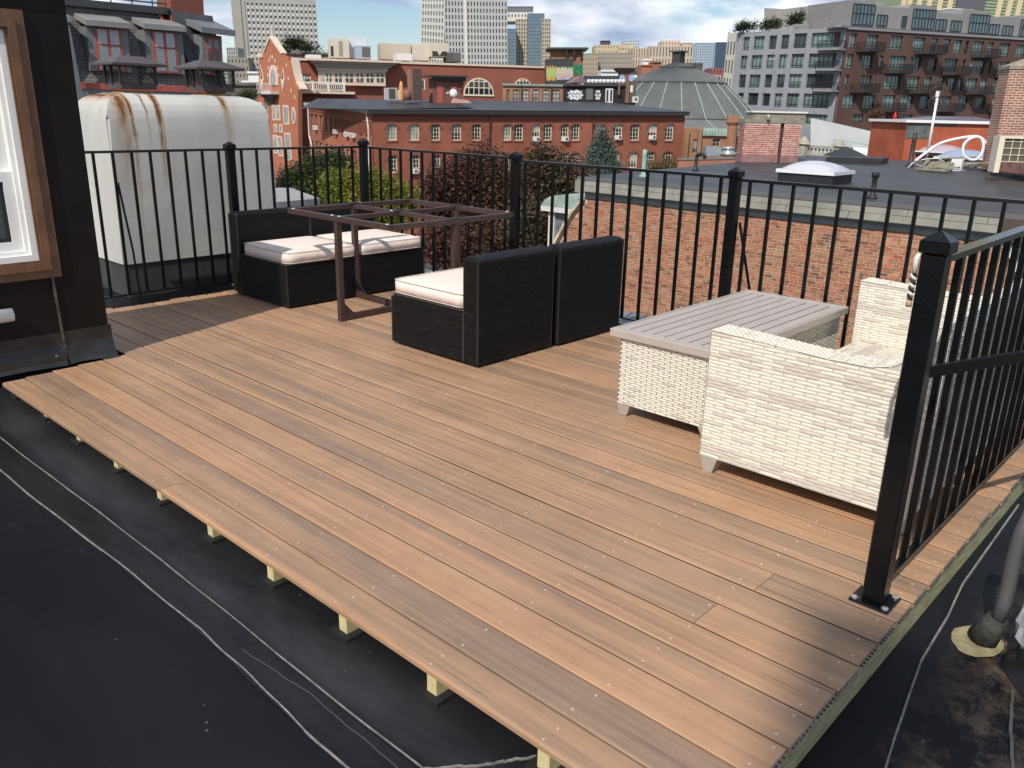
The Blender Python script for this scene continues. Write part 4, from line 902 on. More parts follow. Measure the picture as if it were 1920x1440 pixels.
    # painted brick shed
    d1 = 33; A_ = D((1690, 305), d1); B_ = D((1868, 312), d1); u = (B_-A_); u.z = 0; L_ = u.length; u.normalize(); v = Vector((-u.y, u.x, 0)); k = d1/FPX
    M_ = Matrix(((u.x, v.x, 0, A_.x), (u.y, v.y, 0, A_.y), (0, 0, 1, A_.z), (0, 0, 0, 1)))
    t = thing('painted_brick_shed', 'orange painted brick rooftop shed with a white roof edge', 'shed', mat=M_)
    ob = mat_brick('orange_brick', (0.44, 0.10, 0.045), (0.38, 0.085, 0.042), (0.42, 0.16, 0.10), 0.213, 0.075, 0.008, 0.2, 1.2)
    B(0, L_, 0, 3.5, -0.6, 72*k).build('wall', ob, t)
    B(-0.02, 42*k, -0.02, -0.001, 44*k, 72*k).build('patch', mat('grey_patch', (0.11, 0.125, 0.115), 0.7, var=0.4, vscale=5), t)
    B(0, 90*k, -0.015, -0.001, 66*k, 72*k).build('flashing', mat('patch_dark', (0.08, 0.085, 0.08), 0.6), t)
    B(-.12, L_+.02, -0.12, 3.6, 72*k, 77*k).build('roof_edge', mat('edge_white', (0.8, 0.8, 0.8), 0.4), t)
    MB().prism([(0.8, 0.3, 77*k), (L_, 0.3, 77*k), (L_-1, 0.3, 77*k+.16), (2.2, 0.3, 77*k+.14)], (0, 3, 0)).build('roof', mat('shed_roof', (0.12, 0.11, 0.15), 0.4), t)
    # tall brick chimney at the right edge of the picture
    d2 = 25; A_ = D((1868, 262), d2); u = Vector((CR.x, CR.y, 0)).normalized(); u = Matrix.Rotation(R(-12), 3, 'Z') @ u; v = Vector((-u.y, u.x, 0)); k = d2/FPX
    M_ = Matrix(((u.x, v.x, 0, A_.x), (u.y, v.y, 0, A_.y), (0, 0, 1, A_.z), (0, 0, 0, 1)))
    t = thing('brick_chimney', 'tall pale jointed brick chimney at the right edge of the picture', 'chimney', mat=M_)
    tb = mat_brick('pale_joint_brick', (0.34, 0.15, 0.10), (0.24, 0.11, 0.08), (0.58, 0.46, 0.38), 0.205, 0.072, 0.011, 0.25, 2)
    B(0, 1.6, 0, 0.9, -0.9, 124*k).build('shaft', tb, t)
    B(-.03, 1.65, -.03, .95, 124*k, 130*k).build('corbel', gs, t)
    MB().add([(-.03, -.03, 130*k), (1.65, -.03, 130*k), (1.65, .95, 130*k), (-.03, .95, 130*k), (0.5, .3, 144*k), (1.4, .3, 144*k), (1.4, .7, 144*k), (.5, .7, 144*k)], [(0, 1, 5, 4), (1, 2, 6, 5), (2, 3, 7, 6), (3, 0, 4, 7), (4, 5, 6, 7)]).build('cap', gs, t)
    # beige frame, low painted wall
    d3 = 22; A_ = D((1866, 305), d3); k = d3/FPX
    M_ = Matrix(((u.x, v.x, 0, A_.x), (u.y, v.y, 0, A_.y), (0, 0, 1, A_.z), (0, 0, 0, 1)))
    t = thing('air_conditioner', 'cream framed air conditioner with a gridded grille at the right edge', 'air conditioner', mat=M_)
    fm = mat('cream_frame', (0.72, 0.64, 0.50), 0.5)
    B(0, 0.13, 0, 0.5, -0.25, 48*k).build('frame', fm, t); B(0.13, 1.3, 0, 0.5, 44*k, 48*k).build('frame', fm, t)
    B(0.13, 1.3, 0.06, 0.5, 2*k, 44*k).build('grille', mat('grille_dark', (0.10, 0.09, 0.055), 0.6), t)
    g = MB()
    for i in range(6): g.box(0.13+i*.2, 0.145+i*.2, 0.04, 0.06, 2*k, 44*k)
    for i in range(4): g.box(0.13, 1.3, 0.035, 0.0595, (2+i*12)*k, (2+i*12)*k+.015)
    g.build('grille_bar', fm, t, kind='stuff')
    p = on_roof((1862, 330)); t = thing('low_parapet', 'low flaking red and grey parapet wall by the cream air conditioner', 'parapet', p)
    MB().prism([on_roof((1858, 326)), on_roof((1990, 346)), on_roof((1990, 346))+Vector((.4, .1, 0)), on_roof((1858, 326))+Vector((.4, .1, 0))], (0, 0, 0.46)).build('wall', mat('flaking', (0.10, 0.09, 0.09), 0.85, col2=(0.42, 0.17, 0.12), vscale=5), t, world=True)
    MB().prism([on_roof((1856, 329)), on_roof((1990, 349)), on_roof((1990, 346)), on_roof((1858, 326))], (0, 0, 0.12)).build('curb', blk, t, world=True)
    # white mast with a dark fan, looped white conduit, timber and rags
    p = on_roof((1737, 300)); t = thing('roof_mast', 'white mast with a dark looped antenna on top', 'mast', p); k = (p-CAM).dot(CF)/FPX
    MB().tube([(0, 0, 0), (0.02, 0, 112*k)], 0.045, 10).build('pole', wh, t, True)
    for dz in (100, 117):
        MB().tube([(0.0+14*k*math.cos(a*math.pi/8)*u.x, 14*k*math.cos(a*math.pi/8)*u.y, dz*k+13*k*math.sin(a*math.pi/8)) for a in range(17)], 0.02, 6, False).build('loop', mat('antenna_dark', (0.03, 0.025, 0.03), 0.4), t, True)
    B(-.05, .07, -.05, .05, 112*k, 122*k).build('box', wh, t)
    t = thing('white_conduit', 'loop of thick white conduit lying over the rooftop clutter', 'conduit', on_roof((1760, 318)))
    dd = (on_roof((1760, 318))-CAM).dot(CF)
    pts = [(1716, 302), (1742, 282), (1765, 268), (1800, 259), (1832, 256), (1843, 266), (1842, 285), (1832, 298), (1818, 299), (1806, 288), (1808, 270), (1822, 259), (1838, 258), (1851, 272), (1862, 292)]
    P_ = [D(q, dd-0.3+0.06*math.sin(i)) for i, q in enumerate(pts)]
    sm_ = []
    for i in range(len(P_)-1):
        for f_ in (0, .25, .5, .75):
            p0 = P_[max(i-1, 0)]; p1 = P_[i]; p2 = P_[i+1]; p3 = P_[min(i+2, len(P_)-1)]
            sm_.append(0.5*((2*p1)+(p2-p0)*f_+(2*p0-5*p1+4*p2-p3)*f_**2+(3*p1-p0-3*p2+p3)*f_**3))
    MB().tube(sm_+[P_[-1]], 0.045, 8).build('hose', wh, t, True, world=True)
    t = thing('cable', 'thin white cable trailing across the neighbouring roof', 'cable', on_roof((1750, 320)))
    pts = [(1702, 315), (1712, 305), (1735, 298), (1760, 297), (1772, 305)]; MB().tube([D(q, dd-.2) for q in pts], 0.016, 6).build('lead', wh, t, True, world=True)
    pts = [(1712, 305), (1722, 312), (1752, 317), (1790, 322), (1812, 321)]; MB().tube([on_roof(q)+Vector((0, 0, .03)) for q in pts], 0.013, 6).build('lead', wh, t, True, world=True)
    wd = mat('old_timber', (0.26, 0.235, 0.16), 0.85, var=0.45, vscale=4, bump=0.4, bscale=9)
    t = thing('scrap_pile', 'heap of weathered boards and tarp under the white conduit', 'scrap', on_roof((1790, 318)))
    rr = random.Random(8)
    for i in range(9):
        a = on_roof((1722+i*13+rr.uniform(-6, 6), 316+rr.uniform(-6, 5))); c = a+Vector((rr.uniform(-.3, .9), rr.uniform(-1.5, -.7), 0))
        z = 0.08+0.05*(i % 4); MB().bar(a+Vector((0, 0, z)), c+Vector((0, 0, z+rr.uniform(-.02, .1))), 0.22, 0.05).build('board', wd, t, world=True)
    b = MB(); n = 12; vs_ = []; fs = []; o = on_roof((1730, 316)); o2 = on_roof((1785, 322))
    for i in range(n+1):
        for j in range(5): q = o+(o2-o)*(i/n)+Vector((j*0.2, 0.05*j, 0)); vs_.append((q.x, q.y, q.z+0.05+rr.uniform(0, .16)*(1 if 0 < j < 4 else 0.2)+0.12*math.sin(j/4*math.pi)))
    for i in range(n):
        for j in range(4): a = i*5+j; fs.append((a, a+5, a+6, a+1))
    b.add(vs_, fs).build('tarp', mat('tarp', (0.22, 0.2, 0.14), 0.7, var=0.5, vscale=6), t, True, world=True)
    t = thing('junction_box', 'white electrical box among the boards on the neighbouring roof', 'box', on_roof((1793, 316)))
    q = on_roof((1793, 319)); B(q.x-.1, q.x+.1, q.y-.16, q.y+.16, q.z+.03, q.z+.33).build('case', wh, t, world=True)
    for nm, px, m2 in (('clouded grey domed skylight behind the white mast', (1765, 292), mat('acrylic2', (0.42, 0.36, 0.4), rough=0.2)), ('blue tinted domed skylight inside the white conduit loop', (1808, 304), mat('acrylic3', (0.28, 0.34, 0.46), rough=0.15))):
        q = on_roof(px); t = thing('skylight', nm, 'skylight', q)
        B(-.6, .6, -.85, .85, 0, .12).build('curb', blk, t); B(-.62, .62, -.87, .87, .121, .17).build('frame', wh, t)
        vs_ = []; fs = []; n = 8
        for i in range(n+1):
            for j in range(n+1): u_, v_ = 2*i/n-1, 2*j/n-1; vs_.append((u_*.58, v_*.83, .171+.26*(1-u_*u_)**.6*(1-v_*v_)**.6))
        for i in range(n):
            for j in range(n): a = i*(n+1)+j; fs.append((a, a+n+1, a+n+2, a+1))
        MB().add(vs_, fs).build('dome', m2, t, True)
roof_things()
# ------------------------------------------------------------------ trees
def m_leaf(name, cols, trans=0.25):
    m = bpy.data.materials.new(name); m.use_nodes = True; nt = m.node_tree; N = nt.nodes.new; L = nt.links.new; p = nt.nodes['Principled BSDF']
    g = N('ShaderNodeNewGeometry'); r_ = N('ShaderNodeValToRGB'); e = r_.color_ramp.elements
    while len(e) < len(cols): e.new(0.5)
    for k, c in enumerate(cols): e[k].position = k/(len(cols)-1); e[k].color = (*c, 1)
    tc = N('ShaderNodeTexCoord'); n = N('ShaderNodeTexNoise'); n.inputs['Scale'].default_value = 0.55; n.inputs['Detail'].default_value = 3; L(tc.outputs['Object'], n.inputs[0])
    ma = N('ShaderNodeMath'); ma.operation = 'MULTIPLY_ADD'; L(n.outputs['Fac'], ma.inputs[0]); ma.inputs[1].default_value = 1.7; ma.inputs[2].default_value = -0.5
    mb_ = N('ShaderNodeMath'); mb_.operation = 'MULTIPLY_ADD'; L(g.outputs['Random Per Island'], mb_.inputs[0]); mb_.inputs[1].default_value = 0.36; L(ma.outputs[0], mb_.inputs[2])
    L(mb_.outputs[0], r_.inputs[0]); L(r_.outputs[0], p.inputs['Base Color'])
    p.inputs['Roughness'].default_value = 0.55; p.inputs['Specular IOR Level'].default_value = 0.3
    tr = N('ShaderNodeBsdfTranslucent'); L(r_.outputs[0], tr.inputs['Color']); mx = N('ShaderNodeMixShader'); mx.inputs[0].default_value = trans
    L(p.outputs[0], mx.inputs[1]); L(tr.outputs[0], mx.inputs[2]); L(mx.outputs[0], nt.nodes['Material Output'].inputs[0])
    return m
bark = mat('bark', (0.07, 0.05, 0.04), 0.9, var=0.4, vscale=4, bump=0.5, bscale=9)
def tree(name, label, cat, base, blobs, n, leaf, size, seed, trunk=True, droop=0.0, group=None):
    """crown of leaf-sized quads scattered through uneven blobs (centre, radii) given in world space"""
    rr = random.Random(seed); base = Vector(base); t = thing(name, label, cat, base, group=group)
    if trunk:
        b = MB(); top = max(blobs, key=lambda q: q[0][2])[0]
        b.tube([base, base+(Vector(top)-base)*0.35+Vector((rr.uniform(-.3, .3), rr.uniform(-.3, .3), 0)), Vector(top)], [0.22, 0.15, 0.03], 8)
        for (c, rd) in blobs:
            st = base+(Vector(top)-base)*rr.uniform(0.2, 0.5); md = (st+Vector(c))/2+Vector((0, 0, 0.3)); b.tube([st, md, Vector(c)], [0.09, 0.05, 0.015], 6)
            for k in range(5):
                d_ = Vector((rr.gauss(0, 1), rr.gauss(0, 1), rr.gauss(0.3, 0.8))).normalized(); e = Vector(c)+Vector((d_.x*rd[0], d_.y*rd[1], d_.z*rd[2]))*0.95
                b.tube([Vector(c), (Vector(c)+e)/2+Vector((0, 0, .1)), e], [0.03, 0.018, 0.005], 5)
        b.build('trunk', bark, t, True, world=True)
    w = [rd[0]*rd[1]*rd[2] for _, rd in blobs]; m_ = MB(); k = 0
    while k < n:
        c, rd = rr.choices(blobs, w)[0]; d_ = Vector((rr.gauss(0, 1), rr.gauss(0, 1), rr.gauss(0, 1))).normalized()
        # clumps: a twig end with several leaves round it
        rad = rr.random()**0.42; lump = 0.82+0.22*math.sin(d_.x*5+seed)*math.sin(d_.y*6+1)*math.sin(d_.z*5+2)+0.1*rr.random()
        q = Vector(c)+Vector((d_.x*rd[0], d_.y*rd[1], d_.z*rd[2]))*rad*lump
        for i in range(rr.randint(4, 8)):
            pp = q+Vector((rr.gauss(0, 1), rr.gauss(0, 1), rr.gauss(0, 0.8)))*size*1.4
            a = Vector((rr.gauss(0, 1), rr.gauss(0, 1), rr.gauss(0, .6)-droop)).normalized(); nn = Vector((rr.gauss(0, 1), rr.gauss(0, 1), rr.gauss(.7, .8))).normalized()
            s_ = a.cross(nn); 
            if s_.length < 0.1: continue
            s_.normalize(); l_ = size*rr.uniform(.7, 1.4); wd = l_*rr.uniform(.3, .5)
            m_.add([pp-a*l_/2, pp+s_*wd/2, pp+a*l_/2, pp-s_*wd/2], [(0, 1, 2, 3)]); k += 1
    m_.build('crown', leaf, t, world=True)
    return t
def blobs_px(lst, d, dz=1.0):
    """(pixel x, pixel y, radius px, depth offset) -> world blobs"""
    out = []
    for (x, y, rx, ry, dd) in lst:
        c = D((x, y), d+dd); k = (d+dd)/FPX; out.append((c, (rx*k, rx*k, ry*k)))
    return out
def trees():
    plum = m_leaf('plum_leaf', [(0.018, 0.016, 0.012), (0.075, 0.028, 0.023), (0.115, 0.045, 0.034), (0.06, 0.055, 0.025), (0.20, 0.07, 0.045)])
    dull = m_leaf('dull_leaf', [(0.02, 0.025, 0.012), (0.07, 0.04, 0.027), (0.11, 0.06, 0.04), (0.075, 0.08, 0.035), (0.17, 0.075, 0.045)])
    yel = m_leaf('yellow_leaf', [(0.05, 0.075, 0.015), (0.12, 0.15, 0.02), (0.24, 0.24, 0.035), (0.3, 0.25, 0.04)], 0.35)
    grn = m_leaf('green_leaf', [(0.012, 0.025, 0.010), (0.03, 0.05, 0.018), (0.055, 0.075, 0.022), (0.09, 0.10, 0.03)])
    spr = m_leaf('spruce_leaf', [(0.02, 0.038, 0.03), (0.055, 0.085, 0.07), (0.10, 0.135, 0.115), (0.15, 0.18, 0.15)], 0.1)
    dry = m_leaf('dry_leaf', [(0.05, 0.045, 0.02), (0.12, 0.10, 0.035), (0.17, 0.12, 0.04)], 0.3)
    bl = blobs_px([(890, 330, 70, 45, 0), (860, 390, 70, 60, 1), (930, 380, 70, 70, 0), (905, 300, 40, 30, 0), (850, 460, 75, 50, 0), (940, 460, 60, 50, -1), (820, 350, 35, 38, 0)], 30)
    tree('plum_tree', 'dark purple leaved tree behind the far railing, left of its middle post', 'tree', (bl[3][0].x, bl[3][0].y, -13), bl, 42000, plum, 0.15, 1)
    bl = blobs_px([(1020, 330, 55, 48, 0), (1060, 350, 50, 55, 0), (1010, 400, 55, 55, 0), (1035, 450, 60, 50, 1), (1015, 300, 30, 30, 0), (985, 430, 35, 60, -1)], 27)
    tree('autumn_tree', 'brown and olive leaved tree beside the brick end wall', 'tree', (bl[4][0].x, bl[4][0].y, -13), bl, 30000, dull, 0.14, 2)
    bl = blobs_px([(640, 350, 45, 38, 0), (690, 355, 45, 42, 0), (735, 365, 38, 40, 0), (660, 390, 60, 40, 0), (730, 400, 45, 45, 0), (770, 380, 30, 40, 1)], 38)
    tree('yellow_shrub', 'yellow green leaved tree below the dormitory, seen over the bare table frame', 'tree', (bl[1][0].x, bl[1][0].y, -13), bl, 26000, yel, 0.15, 3)
    bl = blobs_px([(555, 345, 35, 40, 0), (595, 325, 40, 38, 0), (630, 310, 35, 30, 0), (580, 370, 55, 35, 0), (535, 360, 25, 30, 0)], 44)
    tree('green_tree', 'dark green tree right of the white chimney', 'tree', (bl[1][0].x, bl[1][0].y, -13), bl, 22000, grn, 0.16, 4)
    # blue spruce: whorls of drooping boughs
    d = 62; k = d/FPX; top = D((1131, 236), d); rr = random.Random(6)
    bl = [(top-Vector((0, 0, 0.55)), (0.22, 0.22, 0.6))]
    for i in range(1, 9):
        f_ = i/8; rad = (3+38*f_)*k; z = top.z-f_*88*k
        for a in range(4+i):
            an = a*2*math.pi/(4+i)+i*0.7; q = rad*rr.uniform(.55, .8); bl.append((Vector((top.x+q*math.cos(an), top.y+q*math.sin(an), z-q*0.15)), (rad*.42+.12, rad*.42+.12, 0.30)))
    tree('blue_spruce', 'blue green conifer standing before the dormitory', 'conifer', (top.x, top.y, -13), bl, 26000, spr, 0.15, 5, droop=0.5)
    bl = blobs_px([(1225, 312, 22, 16, 0), (1255, 308, 22, 14, 0), (1240, 325, 40, 18, 0), (1272, 318, 18, 12, 0)], 66)
    tree('thin_shrub', 'thin olive shrub in front of the dormitory corner', 'shrub', (bl[0][0].x, bl[0][0].y, -13), bl, 2600, dry, 0.2, 6)
    bl = blobs_px([(1692, 285, 10, 22, 0), (1688, 268, 7, 14, 0), (1702, 295, 14, 10, 0)], 38)
    tree('dry_shrub', 'small rusty shrub at the corner of the orange shed', 'shrub', (bl[0][0].x, bl[0][0].y, bl[0][0].z-1.4), bl, 1200, dry, 0.09, 7, trunk=False)
# ------------------------------------------------------------------ far buildings
BL = random.Random(77); BM = [mat('blind_pale', (.42, .41, .37), .5), mat('blind_cool', (.26, .29, .29), .4), mat('blind_dim', (.14, .145, .14), .4)]
class Fac:
    """a facade plane through two anchor points; local x along it, y away from us, z up"""
    def __init__(s, name, label, cat, pL, dL, pR, dR, group=None, root=None):
        A = D(pL, dL); Bp = D(pR, dR); s.A = A; u = Bp-A; s.L = u.length; u.normalize(); v = Vector((-u.y, u.x, 0)).normalized(); w = u.cross(v)
        s.M = Matrix(((u.x, v.x, w.x, A.x), (u.y, v.y, w.y, A.y), (u.z, v.z, w.z, A.z), (0, 0, 0, 1))); s.I = s.M.inverted()
        s.u, s.v, s.w = u, v, w
        s.root = root if root is not None else thing(name, label, cat, mat=s.M, group=group); s.k = (dL+dR)/2/FPX; s.own = root is None
    def p(s, px, off=0.0):
        d = ray(px); o = s.A+s.v*off; t = (o-CAM).dot(s.v)/d.dot(s.v); q = s.I @ (CAM+d*t); return q.x, q.z
    def r(s, x0, x1, y0, y1):
        a = s.p((x0, (y0+y1)/2)); b_ = s.p((x1, (y0+y1)/2)); c = s.p(((x0+x1)/2, y0)); d = s.p(((x0+x1)/2, y1)); return a[0], b_[0], d[1], c[1]
    def out(s, mb):                                            # mesh in this facade's axes -> the root's axes
        if not s.own:
            T = WM[s.root.name].inverted() @ s.M; mb.v = [tuple(T @ Vector(q)) for q in mb.v]
        return mb
    def mk(s, mb, name, m, parent=None, kind=None, smooth=False, label=None): return s.out(mb).build(name, m, parent or s.root, smooth, kind=kind, label=label)
    def wall(s, x0, x1, z0, z1, holes, m, name='wall', rev=0.2, back=None, arch=()):
        xs = sorted({x0, x1, *[h[0] for h in holes], *[h[1] for h in holes]}); zs = sorted({z0, z1, *[h[2] for h in holes], *[h[3] for h in holes]})
        xs = [x for x in xs if x0-1e-6 <= x <= x1+1e-6]; zs = [z for z in zs if z0-1e-6 <= z <= z1+1e-6]
        b = MB()
        for j in range(len(zs)-1):
            run_ = None
            for i in range(len(xs)-1):
                cx, cz = (xs[i]+xs[i+1])/2, (zs[j]+zs[j+1])/2
                if any(h[0] < cx < h[1] and h[2] < cz < h[3] for h in holes):
                    if run_ is not None: b.quad((run_, 0, zs[j]), (xs[i], 0, zs[j]), (xs[i], 0, zs[j+1]), (run_, 0, zs[j+1])); run_ = None
                elif run_ is None: run_ = xs[i]
            if run_ is not None: b.quad((run_, 0, zs[j]), (xs[-1], 0, zs[j]), (xs[-1], 0, zs[j+1]), (run_, 0, zs[j+1]))
        for h in holes:
            a, c, d, e = h[:4]
            b.quad((a, 0, d), (a, 0, e), (a, rev, e), (a, rev, d)); b.quad((c, 0, d), (c, rev, d), (c, rev, e), (c, 0, e)); b.quad((a, 0, d), (a, rev, d), (c, rev, d), (c, 0, d)); b.quad((a, 0, e), (c, 0, e), (c, rev, e), (a, rev, e))
            if len(h) > 4 and h[4]:                            # segmental arch: two brick spandrels
                rs = h[4]; n = 6; mid = (a+c)/2; hw = (c-a)/2
                for sg in (-1, 1):
                    pts = [(mid+sg*hw, 0.001, e), (mid+sg*hw, 0.001, e-rs)]
                    for q in range(1, n+1): t = q/n; x = hw*(1-t); pts.append((mid+sg*x, 0.001, e-rs+rs*math.sqrt(max(0, 1-(x/hw)**2))))
                    b.poly(pts if sg < 0 else pts[::-1])
        if back: b.box(x0, x1, rev+0.02, back, z0, z1)
        return s.mk(b, name, m)
    def window(s, h, fm, gm, cols=2, rows=2, fw=0.06, mw=0.035, rev=0.16, sill=None, gname='pane', split=None, name='window'):
        a, c, d, e = h[:4]; f_ = MB(); y0, y1 = rev-0.07, rev-0.005
        for (p, q, r_, t) in ((a+.002, a+fw, d+.002, e-.002), (c-fw, c-.002, d+.002, e-.002), (a+fw, c-fw, d+.002, d+fw), (a+fw, c-fw, e-fw, e-.002)): f_.box(p, q, y0, y1, r_, t)
        for i in range(1, cols): x = a+(c-a)*i/cols; f_.box(x-mw/2, x+mw/2, y0+.01, y1-.001, d+fw, e-fw)
        zs = [d+(e-d)*i/rows for i in range(1, rows)] if split is None else [d+(e-d)*q for q in split]
        for z in zs: f_.box(a+fw, c-fw, y0+.012, y1-.002, z-mw/2, z+mw/2)
        o = s.mk(f_, name, fm)
        s.mk(MB().quad((a, rev-.02, d), (c, rev-.02, d), (c, rev-.02, e), (a, rev-.02, e)), gname, gm, o)
        if BL.random() < .38:
            zz = e-fw-(e-d)*BL.choice((.2, .3, .42, .46, .6)); s.mk(MB().quad((a+fw, rev-.024, zz), (c-fw, rev-.024, zz), (c-fw, rev-.024, e-fw), (a+fw, rev-.024, e-fw)), 'blind', BM[BL.randrange(3)], o)
        if sill: s.mk(MB().box(a-.08, c+.08, -.07, rev-.08, d-.16, d-.003), 'sill', sill, o)
        return o
def block(name, label, cat, x0, x1, y0, y1, d, m, cols, rows, depth=20, dR=None, glass=None, bottom=None, ww=0.5, wh=0.55, group=None, ytop_off=0, wrange=None, spand=None, y1r=None):
    """a plain far block: glazing set behind a lattice of piers and spandrels, all real depth"""
    F = Fac(name, label, cat, (x0, y0), d, (x1, y1r if y1r is not None else y0), dR or d, group)
    z0 = F.p(((x0+x1)/2, y1))[1]; L_ = F.L; ins = 0.35
    F.mk(MB().box(0.05, L_-.05, ins, depth, min(z0, -5)-2, -0.05), 'core', glass if cols else m)
    F.mk(MB().box(0, L_, 0.001, depth+.1, -0.35, 0.0), 'roof_edge', m)
    if cols:
        ca = wrange or (0.0, L_); 
        pw = (ca[1]-ca[0])/cols; b = MB()
        for i in range(cols+1): x = ca[0]+pw*i; b.box(max(0, x-pw*(1-ww)/2), min(L_, x+pw*(1-ww)/2), 0, ins+.01, z0, -.35)
        if ca[0] > 0.5: b.box(0, ca[0], 0, ins, z0, -.35)
        if ca[1] < L_-.5: b.box(ca[1], L_, 0, ins, z0, -.35)
        F.mk(b, 'pier', m, kind='stuff')
        b = MB(); ph = -z0/rows
        for j in range(rows+1): z = z0+ph*j; b.box(ca[0], ca[1], 0.06, ins+.008, z-ph*(1-wh)/2, min(z+ph*(1-wh)/2, -.36))
        F.mk(b, 'spandrel', spand or m, kind='stuff')
        for xx in (0.0, L_): F.mk(MB().box(xx-.02, xx+.02, 0.0, depth, z0-2, -.36), 'side_wall', m)
    return F
brickred = mat_brick('dorm_brick', (0.32, 0.105, 0.062), (0.26, 0.082, 0.052), (0.33, 0.14, 0.095), 0.213, 0.0677, 0.007, 0.26, 0.22)
brickor = mat_brick('wing_brick', (0.37, 0.125, 0.07), (0.31, 0.10, 0.06), (0.37, 0.16, 0.105), 0.213, 0.0677, 0.007, 0.25, 0.25)
trimb = mat('brick_trim', (0.24, 0.078, 0.05), 0.85, var=0.2, vscale=3)
slateroof = mat('dark_membrane', (0.045, 0.047, 0.055), 0.5, var=0.35, vscale=0.4)
cframe = mat('cream_window', (0.72, 0.66, 0.50), 0.5); gl = mat_glass('dark_glass'); gl2 = mat('curtain_glass', (0.30, 0.31, 0.29), 0.25, var=0.5, vscale=1.2)
white = mat('ac_white', (0.75, 0.75, 0.73), 0.5, var=0.05)
def ac_unit(F, cx, z, i, lab):
    t = thing('air_conditioner', lab, 'air conditioner', mat=F.M @ Matrix.Translation((cx, 0, z)), group='window air conditioners on the dormitory')
    B(-.36, .36, -.42, .1, 0, .48).build('case', white, t); B(-.05, .28, -.43, -.421, .08, .40).build('grille', mat('ac_grille', (0.12, 0.12, 0.13), 0.6), t)
def dorm():
    F = Fac('brick_dormitory', 'long red brick dormitory with arched windows and a zigzag frieze', 'building', (697, 204), 86, (1285, 208.5), 101)
    holes = []; spec = []
    row1 = [(726, 744), (767, 786), (808, 825), (847, 865), (885, 902), (943, 959), (964, 981), (998, 1013), (1019, 1035), (1051.5, 1066.5), (1071.5, 1087), (1117, 1134), (1150, 1167), (1182, 1199), (1215, 1232), (1247, 1263)]
    for i, (a, c) in enumerate(row1): h = F.r(a, c, 232.5, 263.5); holes.append((*h, 0.32)); spec.append((i, 1))
    row2 = [(727, 745), (769, 787), (809, 826), (849, 866), (887, 904), (943, 960), (965, 981), (998, 1014), (1018, 1034), (1051, 1066), (1070, 1086), (1112, 1128), (1145, 1162), (1179, 1195), (1211.5, 1227), (1243, 1259)]
    for i, (a, c) in enumerate(row2): 
        f_ = (a-727)/520; h = F.r(a, c, 291-7*f_, 324-11*f_); holes.append((*h, 0.32)); spec.append((i, 2))
    zb = F.p((990, 420))[1]; zc = F.p((990, 227))[1]
    F.wall(0, F.L, -14.5, -0.5, holes, brickred, rev=0.22, back=14)
    for h, (i, rw) in zip(holes, spec):
        curt = (rw, i) in ((1, 0), (1, 1), (1, 5))
        F.window(h, cframe, gl2 if curt else gl, 3, 4, 0.09, 0.04, 0.22, trimb)
    # arch hoods
    for h in holes:
        b = MB(); a, c, d, e = h[:4]; mid = (a+c)/2; hw = (c-a)/2; n = 8
        for q in range(n):
            t0, t1 = math.pi*q/n, math.pi*(q+1)/n
            P_ = lambda t, rr: (mid-(hw+rr)*math.cos(t), -0.05, e-0.32+(0.32+rr)*math.sin(t))
            b.prism([P_(t0, .02), P_(t0, .2), P_(t1, .2), P_(t1, .02)], (0, .06, 0))
        b.box(a-.32, a-.02, -.05, .01, e-.52, e-.34); b.box(c+.02, c+.32, -.05, .01, e-.52, e-.34)
        F.mk(b, 'arch_hood', trimb)
    zf1, zf0 = F.p((990, 217))[1], F.p((990, 226.5))[1]; b = MB(); n = 92; ph = F.L/n
    for i in range(n):
        x = ph*i; zm = (zf0+zf1)/2; hh = (zf1-zf0)*0.42
        for (pa, pb) in (((x, zm-hh), (x+ph/2, zm+hh)), ((x+ph/2, zm+hh), (x+ph, zm-hh))):
            b.bar((pa[0], -.035, pa[1]), (pb[0], -.035, pb[1]), 0.12, 0.07, (0, 1, 0))
        b.box(x+ph*.36, x+ph*.64, -.06, .01, zm-hh*.5, zm+.02)
    F.mk(b, 'zigzag_frieze', trimb, kind='stuff')
    for (ya, yb, pr_) in ((211, 213.5, .14), (214.5, 216, .09), (227.5, 228.6, .05)):
        F.mk(MB().box(0, F.L, -pr_, .02, F.p((990, yb))[1], F.p((990, ya))[1]), 'brick_course', trimb)
    # roof: fascia and a low pitch rising away
    F.mk(MB().box(-.5, F.L+.3, -.5, 0, -.5, -.06), 'gutter', mat('gutter_dark', (0.03, 0.032, 0.036), 0.4))
    F.mk(MB().add([(-.6, -.55, -.05), (F.L+.35, -.55, -.05), (F.L-2.5, 15, 1.0), (-2.5, 15, 1.0), (F.L+.35, 15, -.06), (-4.5, 15, -.06)], [(0, 1, 2, 3), (1, 4, 2), (0, 3, 5)]), 'roof', slateroof)
    dp = mat('downpipe', (0.05, 0.035, 0.032), 0.5)
    for x in (918, 1112): q = F.p((x, 215))[0]; F.mk(MB().tube([(q, -.1, -.55), (q, -.2, -1.4), (q, -.1, -1.9), (q, -.1, -14)], .09, 8), 'downpipe', dp)
    # left wing
    G = Fac('x', '', '', (577, 191), 104, (697, 204), 86, root=F.root); holes = []
    xs = [585, 593, 602, 612, 621, 631, 642, 652, 664, 676, 688]
    for i, x in enumerate(xs):
        f_ = i/10; holes.append((*G.r(x-2.0-.7*f_, x+1.9+.9*f_, 213.5+16*f_, 240+19*f_), .3))
    for i, x in enumerate(xs):
        f_ = i/10; holes.append((*G.r(x+1-2.0-.7*f_, x+1+1.9+.9*f_, 262+24.5*f_, 289+27*f_), .3))
    G.wall(0, G.L, -15, -.4, holes, brickor, name='wing_wall', rev=0.22)
